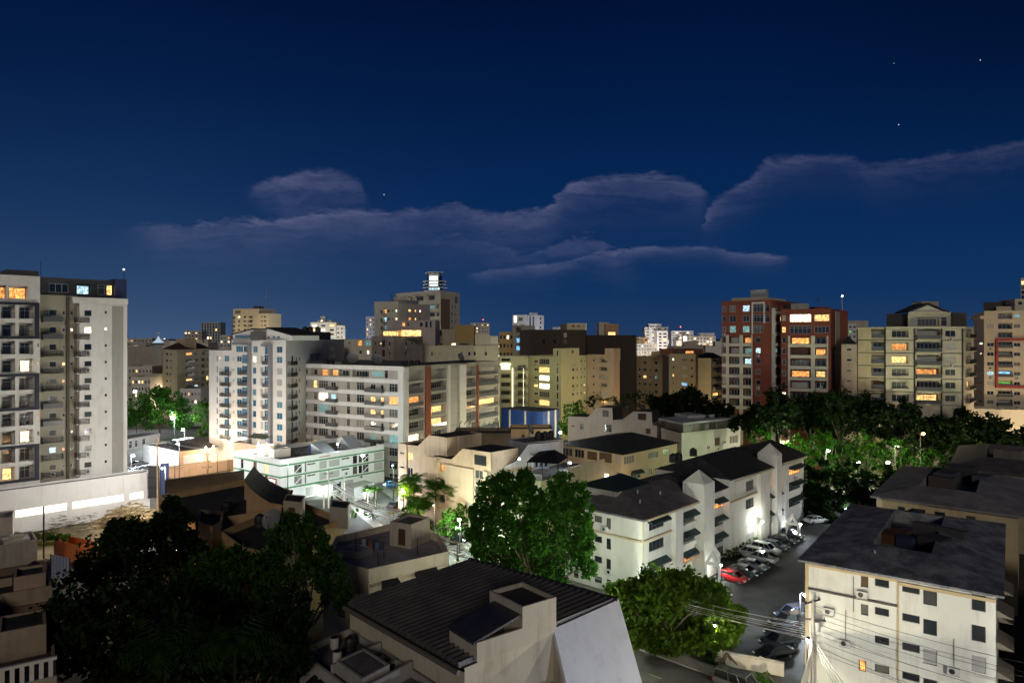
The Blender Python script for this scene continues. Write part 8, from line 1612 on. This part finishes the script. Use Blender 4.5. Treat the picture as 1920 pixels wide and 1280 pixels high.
def cars():
    out = math.atan2(-.682, .731)     # pointing away from the awning block
    DK, SIL, WHT, BLK = (.035, .04, .045), (.38, .4, .42), (.68, .68, .66), (.012, .012, .014)
    row = [(1376, 1089, 'hatch', (.5, .012, .015), 'shiny red hatchback parked beside the white gateway', 1), (1397, 1077, 'sedan', (.05, .06, .065), 'dark grey sedan parked next to the red hatchback', 1), (1412, 1066, 'sedan', (.3, .32, .33), 'silver sedan between the dark grey sedan and the pickup', 1), (1426, 1053, 'pickup', (.5, .52, .5), 'silver grey pickup truck in the middle of the car row', -1), (1436, 1037, 'suv', WHT, 'white off-roader parked behind the silver pickup', 1), (1452, 1029, 'sedan', (.10, .13, .15), 'blue grey sedan after the white off-roader', 1), (1468, 1018, 'sedan', BLK, 'black sedan second from the far end of the row', 1), (1481, 1009, 'suv', (.05, .055, .06), 'dark shiny car at the far end of the row', 1), (1405, 1043, 'suv', (.5, .5, .5), 'pale car half hidden between the hedge and the pickup', -1)]
    for px, py, k, c, lab, s in row: car(lab, G(px, py), out + (math.pi if s < 0 else 0) + R.uniform(-.04, .04), k, c, 'cars parked in the lot')
    car('white hatchback parked by the far end wall of the lot', G(1530, 980), .35, 'sedan', WHT, 'cars parked in the lot')
    car('dark car parked under the spreading tree left of the gateway', G(1338, 1118), out, 'sedan', (.03, .06, .06), 'cars parked in the lot')
    inw = math.atan2(-.3, -1)
    for px, py, k, c, lab in ((1487, 1160, 'suv', (.08, .09, .14), 'dark blue van roofed car farthest back beside the lower right block'), (1478, 1176, 'suv', BLK, 'black off-roader beside the lower right block'), (1470, 1193, 'sedan', (.03, .035, .045), 'shiny black sedan in the middle of the lower right cars'), (1462, 1212, 'suv', (.04, .05, .06), 'dark car nearest the cable tangle'), (1452, 1232, 'sedan', BLK, 'black car lowest of the lower right cars')):
        car(lab, G(px, py), inw + R.uniform(-.05, .05), k, c, 'cars beside the lower right block')
    car('dark van with a pale roof at the bottom edge of the street', G(1385, 1296), -.75, 'van', (.12, .12, .12), None)
    car('bright blue hatchback in the driveway right of the green banded building', G(733, 913), .2, 'hatch', (.02, .14, .32), None); car('dark car half hidden behind the corner of the peach block', G(741, 952), 1.2, 'sedan', DK, None)
    car('white off-roader parked below the palm clumps', G(868, 1003), .1, 'suv', WHT, None); car('black car in the bright street before the white off-roader', G(852, 1018), .3, 'sedan', BLK, None); car('small dark car under the palms of the peach block', G(795, 985), .4, 'hatch', DK, None)
    k = 0; names = ['left', 'middle', 'right']
    for px, Y, lab, c, kd in ((246, 178, 'dark car under the blinding car park lamp', DK, 'sedan'), (257, 177, 'silver car second from the left tower edge', SIL, 'hatch'), (268, 178, 'grey car before the lamp washed shop wall', (.15, .16, .18), 'suv'), (276, 181, 'white car nearest the shop wall', WHT, 'sedan'), (262, 187, 'dark car in the rear of the bright car park', DK, 'sedan'), (330, 205, 'dark car under the park floodlight', DK, 'suv'), (342, 206, 'white car beside the dark one under the park floodlight', WHT, 'sedan'), (352, 204, 'grey car at the right end under the park floodlight', SIL, 'hatch')):
        car(lab, V2(px, Y), .6 + .3 * (k % 3), kd, c, 'cars in the bright car parks'); k += 1
    # grey site container and white van body
    a, c = V2(648, 148), V2(664, 145); o = thing('container', 'grey site container beside the street lamp', 'container', (*V2(658, 147), 0)); m = MB(); m.prism([a, c, off(c, (3.2, 4.5)), off(a, (3.2, 4.5))], .5, 3.2); partw('body', m, stripes((.3, .3, .3), (.4, .4, .39), 'X', 2.0, 'ribbed_container'), o)
    m = MB(); m.prism([off(a, (-.15, -.1)), off(c, (.05, -.2)), off(c, (3.4, 4.6)), off(a, (3.1, 4.7))], 3.2, 3.35); partw('roof', m, wall((.25, .24, .22)), o); m = MB(); [m.box(x - .25, x + .25, y - .2, y + .2, 0, .5) for x, y in (off(a, (.4, .3)), off(c, (.1, .4)), off(c, (2.8, 4.0)))]; partw('footing', m, CONC, o)
    # gate walls at the lot entrance
    WW = wall((.62, .58, .48), .45); o = thing('entrance_wall', 'cream entrance wall with the gate lamp at the lot entrance', 'wall', (*G(1345, 1240), 0)); a, c = G(1338, 1240), G(1352, 1246); m = MB(); m.prism(slab(a, c, .4), 0, 2.9); partw('gate_pier', m, WW, o); m = MB(); m.prism(slab(off(c, (.05, .0)), G(1470, 1268), .3), 0, 1.3); partw('low_wall', m, WW, o); m = MB(); m.prism(slab(off(c, (.05, -.06)), off(G(1470, 1268), (0, -.06)), .42), 1.3, 1.42); partw('coping', m, wall((.5, .45, .36)), o)
cars()

# ---------------------------------------------------------------- far city: named low blocks, then the mass behind them
def far_city():
    r = random.Random(21)
    spec = [(240, 262, 640, 420, (.40, .42, .44), 'grey far hall right of the left tower'), (262, 304, 643, 380, (.16, .18, .22), 'dark blue windowless hall behind the cream block'), (244, 285, 634, 600, (.5, .46, .38), 'pale long far block under the skyline glow left'), (345, 378, 620, 690, (.46, .45, .42), 'far stepped block left of the grey strip tower'), (412, 432, 628, 520, (.42, .42, .42), 'far grey block left of the cream stepped tower'), (240, 285, 686, 300, (.55, .5, .42), 'white kiosk row below the twin lamp'), (246, 282, 706, 290, (.6, .55, .45), 'low white block with round vents beside the left tower'), (285, 306, 700, 300, (.55, .5, .35), 'small pale house left of the cream block'), (1064, 1100, 606, 560, (.58, .55, .46), 'cream far roofline above the dark block'), (1300, 1345, 648, 520, (.5, .44, .4), 'pale far terrace left of the brick tower'), (338, 376, 728, 270, (.34, .3, .26), 'dim house right of the cream block foot'), (640, 700, 652, 300, (.5, .46, .38), 'cream far house behind the grey block dishes'), (1192, 1215, 632, 640, (.5, .36, .2), 'orange lit far block left of the white far tower'), (860, 885, 612, 600, (.5, .52, .58), 'bluish far block beside the olive terraces')]
    for k, (a, c, y, Y, col, lab) in enumerate(spec):
        far('house' if y > 640 else 'office_block', lab, 'building', a, c, y, Y, wall(col, .3), max(3, int((c - a) / 6)), nrow=3, wsz=(.5, .42), lits=tuple((r.randrange(3), r.randrange(5), r.choice('wWc')) for _ in range(2)), dep=12)
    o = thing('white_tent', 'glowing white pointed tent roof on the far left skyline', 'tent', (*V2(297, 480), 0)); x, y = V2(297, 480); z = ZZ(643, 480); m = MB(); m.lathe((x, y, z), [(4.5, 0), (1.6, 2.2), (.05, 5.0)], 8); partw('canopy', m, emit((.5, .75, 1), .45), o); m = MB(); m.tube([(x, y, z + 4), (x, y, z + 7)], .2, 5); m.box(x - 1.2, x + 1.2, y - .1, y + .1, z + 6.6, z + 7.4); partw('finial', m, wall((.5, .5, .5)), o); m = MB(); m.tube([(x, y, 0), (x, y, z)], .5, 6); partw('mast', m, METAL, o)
    m = MB()
    for k in range(520):
        Y = 330 * (1 + 5.5 * r.random() ** 1.6); px = r.uniform(-250, 2170); x, y = V2(px, Y); h = min(r.choice((6, 8, 10, 14, 18, 24, 30)), 34.5 if Y < 900 else 40); w = r.uniform(7, 20); d = r.uniform(8, 16); m.cur = r.randrange(4); m.box(x - w / 2, x + w / 2, y, y + d, 0, h); m.box(x - w * .2, x + w * .1, y + 3, y + 7, h, h + 2.5)
    m.cur = 4
    for k in range(2200):
        Y = 340 * (1 + 5 * r.random() ** 1.5); px = r.uniform(-100, 2050); x, y = V2(px, Y); h = r.uniform(3, 26); m.cur = 4 + r.randrange(3); s = max(.35, Y * .0010 * r.uniform(.5, 1.15)); m.box(x - s, x + s, y - .3, y - .2, h, h + s * 1.3)
    mats = [wall((.52, .48, .40), .3), wall((.66, .64, .6), .3), wall((.4, .35, .3), .3), wall((.6, .56, .48), .3), emit((1, .7, .36), 2.6, 'far_window_light'), emit((.85, .95, 1), 3.4, 'far_window_light'), emit((1, .5, .2), 2.0, 'far_window_light')]
    single('distant_city', m, mats, None, None, kind='stuff')
far_city()

# ================================================================= roof clutter and wall units
def clutter():
    def tanks(label, group, pts, z, r=.75, h=1.5):
        for px, Y in pts: water_tank(label, group, (*V2(px, Y), z), r, h)
    tanks('black water tank in the row on the white and grey slab block roof', 'tanks on the grey banded block', [(612, 189), (622, 188), (772, 184), (783, 186)], 27.07)
    tanks('black water tank standing on the green banded commercial roof', 'tanks on the commercial roof', [(548, 158), (556, 158), (700, 168)], 8.02)
    tanks('black water tank on the stepped white block penthouse roof', 'tanks on the stepped block', [(572, 186), (582, 187), (596, 190)], 36.0)
    tanks('black water tank on the pale block beside the red frame tower roof', 'tanks on the right tower', [(1890, 210), (1898, 210)], 43.0)
    tanks('black water tank on the dormered row roof under the palm', 'tanks on the dormered row', [(1178, 179), (1205, 178)], 16.0, .7, 1.4)
    tanks('black water tank on the terrace house roof behind the tent', 'tanks on the terrace house', [(1022, 132), (1033, 133)], 15.45, .7, 1.4)
    tanks('black water tank behind the ridge of the awning block', 'tanks on the awning block', [(1262, 118), (1272, 119), (1300, 124)], 13.6, .7, 1.4)
    tanks('black water tank on the brown terraced house roofs', 'tanks on the brown house', [(38, 60), (64, 62)], 13.6, .6, 1.2)
    tanks('black water tank among the junk on the right white block roof', 'tanks on the right white block', [(1700, 84), (1712, 85)], 12.3, .7, 1.5)
    r = random.Random(77)
    for v in VOLS:
        if v.far or v.pts[0].y < 95 or v.name != 'wall' or v.z1 < 9: continue
        for i in (0, 1):
            p, d, L, n = v.edge(i)
            if n.y > -.15 or L < 6: continue
            H = sorted(v.holes[i], key=lambda h: h[2])
            for h in H:
                if h[5] or r.random() > .14 or h[1] - h[0] < .8: continue
                z = h[2] - 1.0; u = (h[0] + h[1]) / 2
                if z < v.z0 + .5 or any(u + .6 > g[0] and u - .6 < g[1] and z + .8 > g[2] and z - .1 < g[3] for g in H): continue
                v.ac(i, u, z)
        if v.par > .3 and r.random() < .8:
            c = sum(v.pts, Vector((0, 0, 0))) / len(v.pts); m = MB(); hgt = r.uniform(2.0, 4.0); x, y = c.x + r.uniform(-2, 2), c.y + r.uniform(-2, 2); z = v.z1 - v.par
            m.tube([(x, y, z), (x, y, z + hgt)], .05, 5); [m.tube([(x - .5, y, z + hgt - q), (x + .5, y, z + hgt - q)], .025, 4) for q in (.1, .4, .7)]; partw('antenna', m, METAL, v.p)
    # laundry lines, awning sheets and pipes on the near roofs
    def rod_line(parent, a, c, h):
        m = MB(); m.tube([a, (a[0], a[1], a[2] + h)], .04, 5); m.tube([c, (c[0], c[1], c[2] + h)], .04, 5); m.tube([(a[0], a[1], a[2] + h - .1), ((a[0] + c[0]) / 2, (a[1] + c[1]) / 2, a[2] + h - .35), (c[0], c[1], c[2] + h - .1)], .015, 4); return m
    o = thing('washing_line', 'washing line strung between two rods on the white flat roofed house', 'washing line', (-17, 80, 9.72)); m = rod_line(o, (-18.5, 82, 9.72), (-14.6, 79, 9.72), 1.9); partw('line', m, METAL, o)
    for k, col in enumerate(((.5, .5, .52), (.3, .12, .1), (.12, .2, .35))): m = MB(); x, y = -17.6 + .9 * k, 81.3 - .69 * k; m.prism([(x, y), (x + .5, y - .38), (x + .52, y - .35), (x + .02, y + .03)], 10.5, 11.3); partw('cloth', m, plain(col, .9, name='cloth'), o)
clutter()
for _v in VOLS: _v.finish()
for _o in bpy.data.objects:      # the corrugated roof house and what stands on its terrace sit half a metre lower
    if _o.parent is None and any(k in str(_o.get('label', '')) for k in ('large dark corrugated mono pitch', 'on the terrace corner', 'behind the boxy vents', 'gutter on the terrace', 'terrace roof box', 'round fan beside the gutter', 'bottom edge under the corrugated')): _o.location.z -= .5
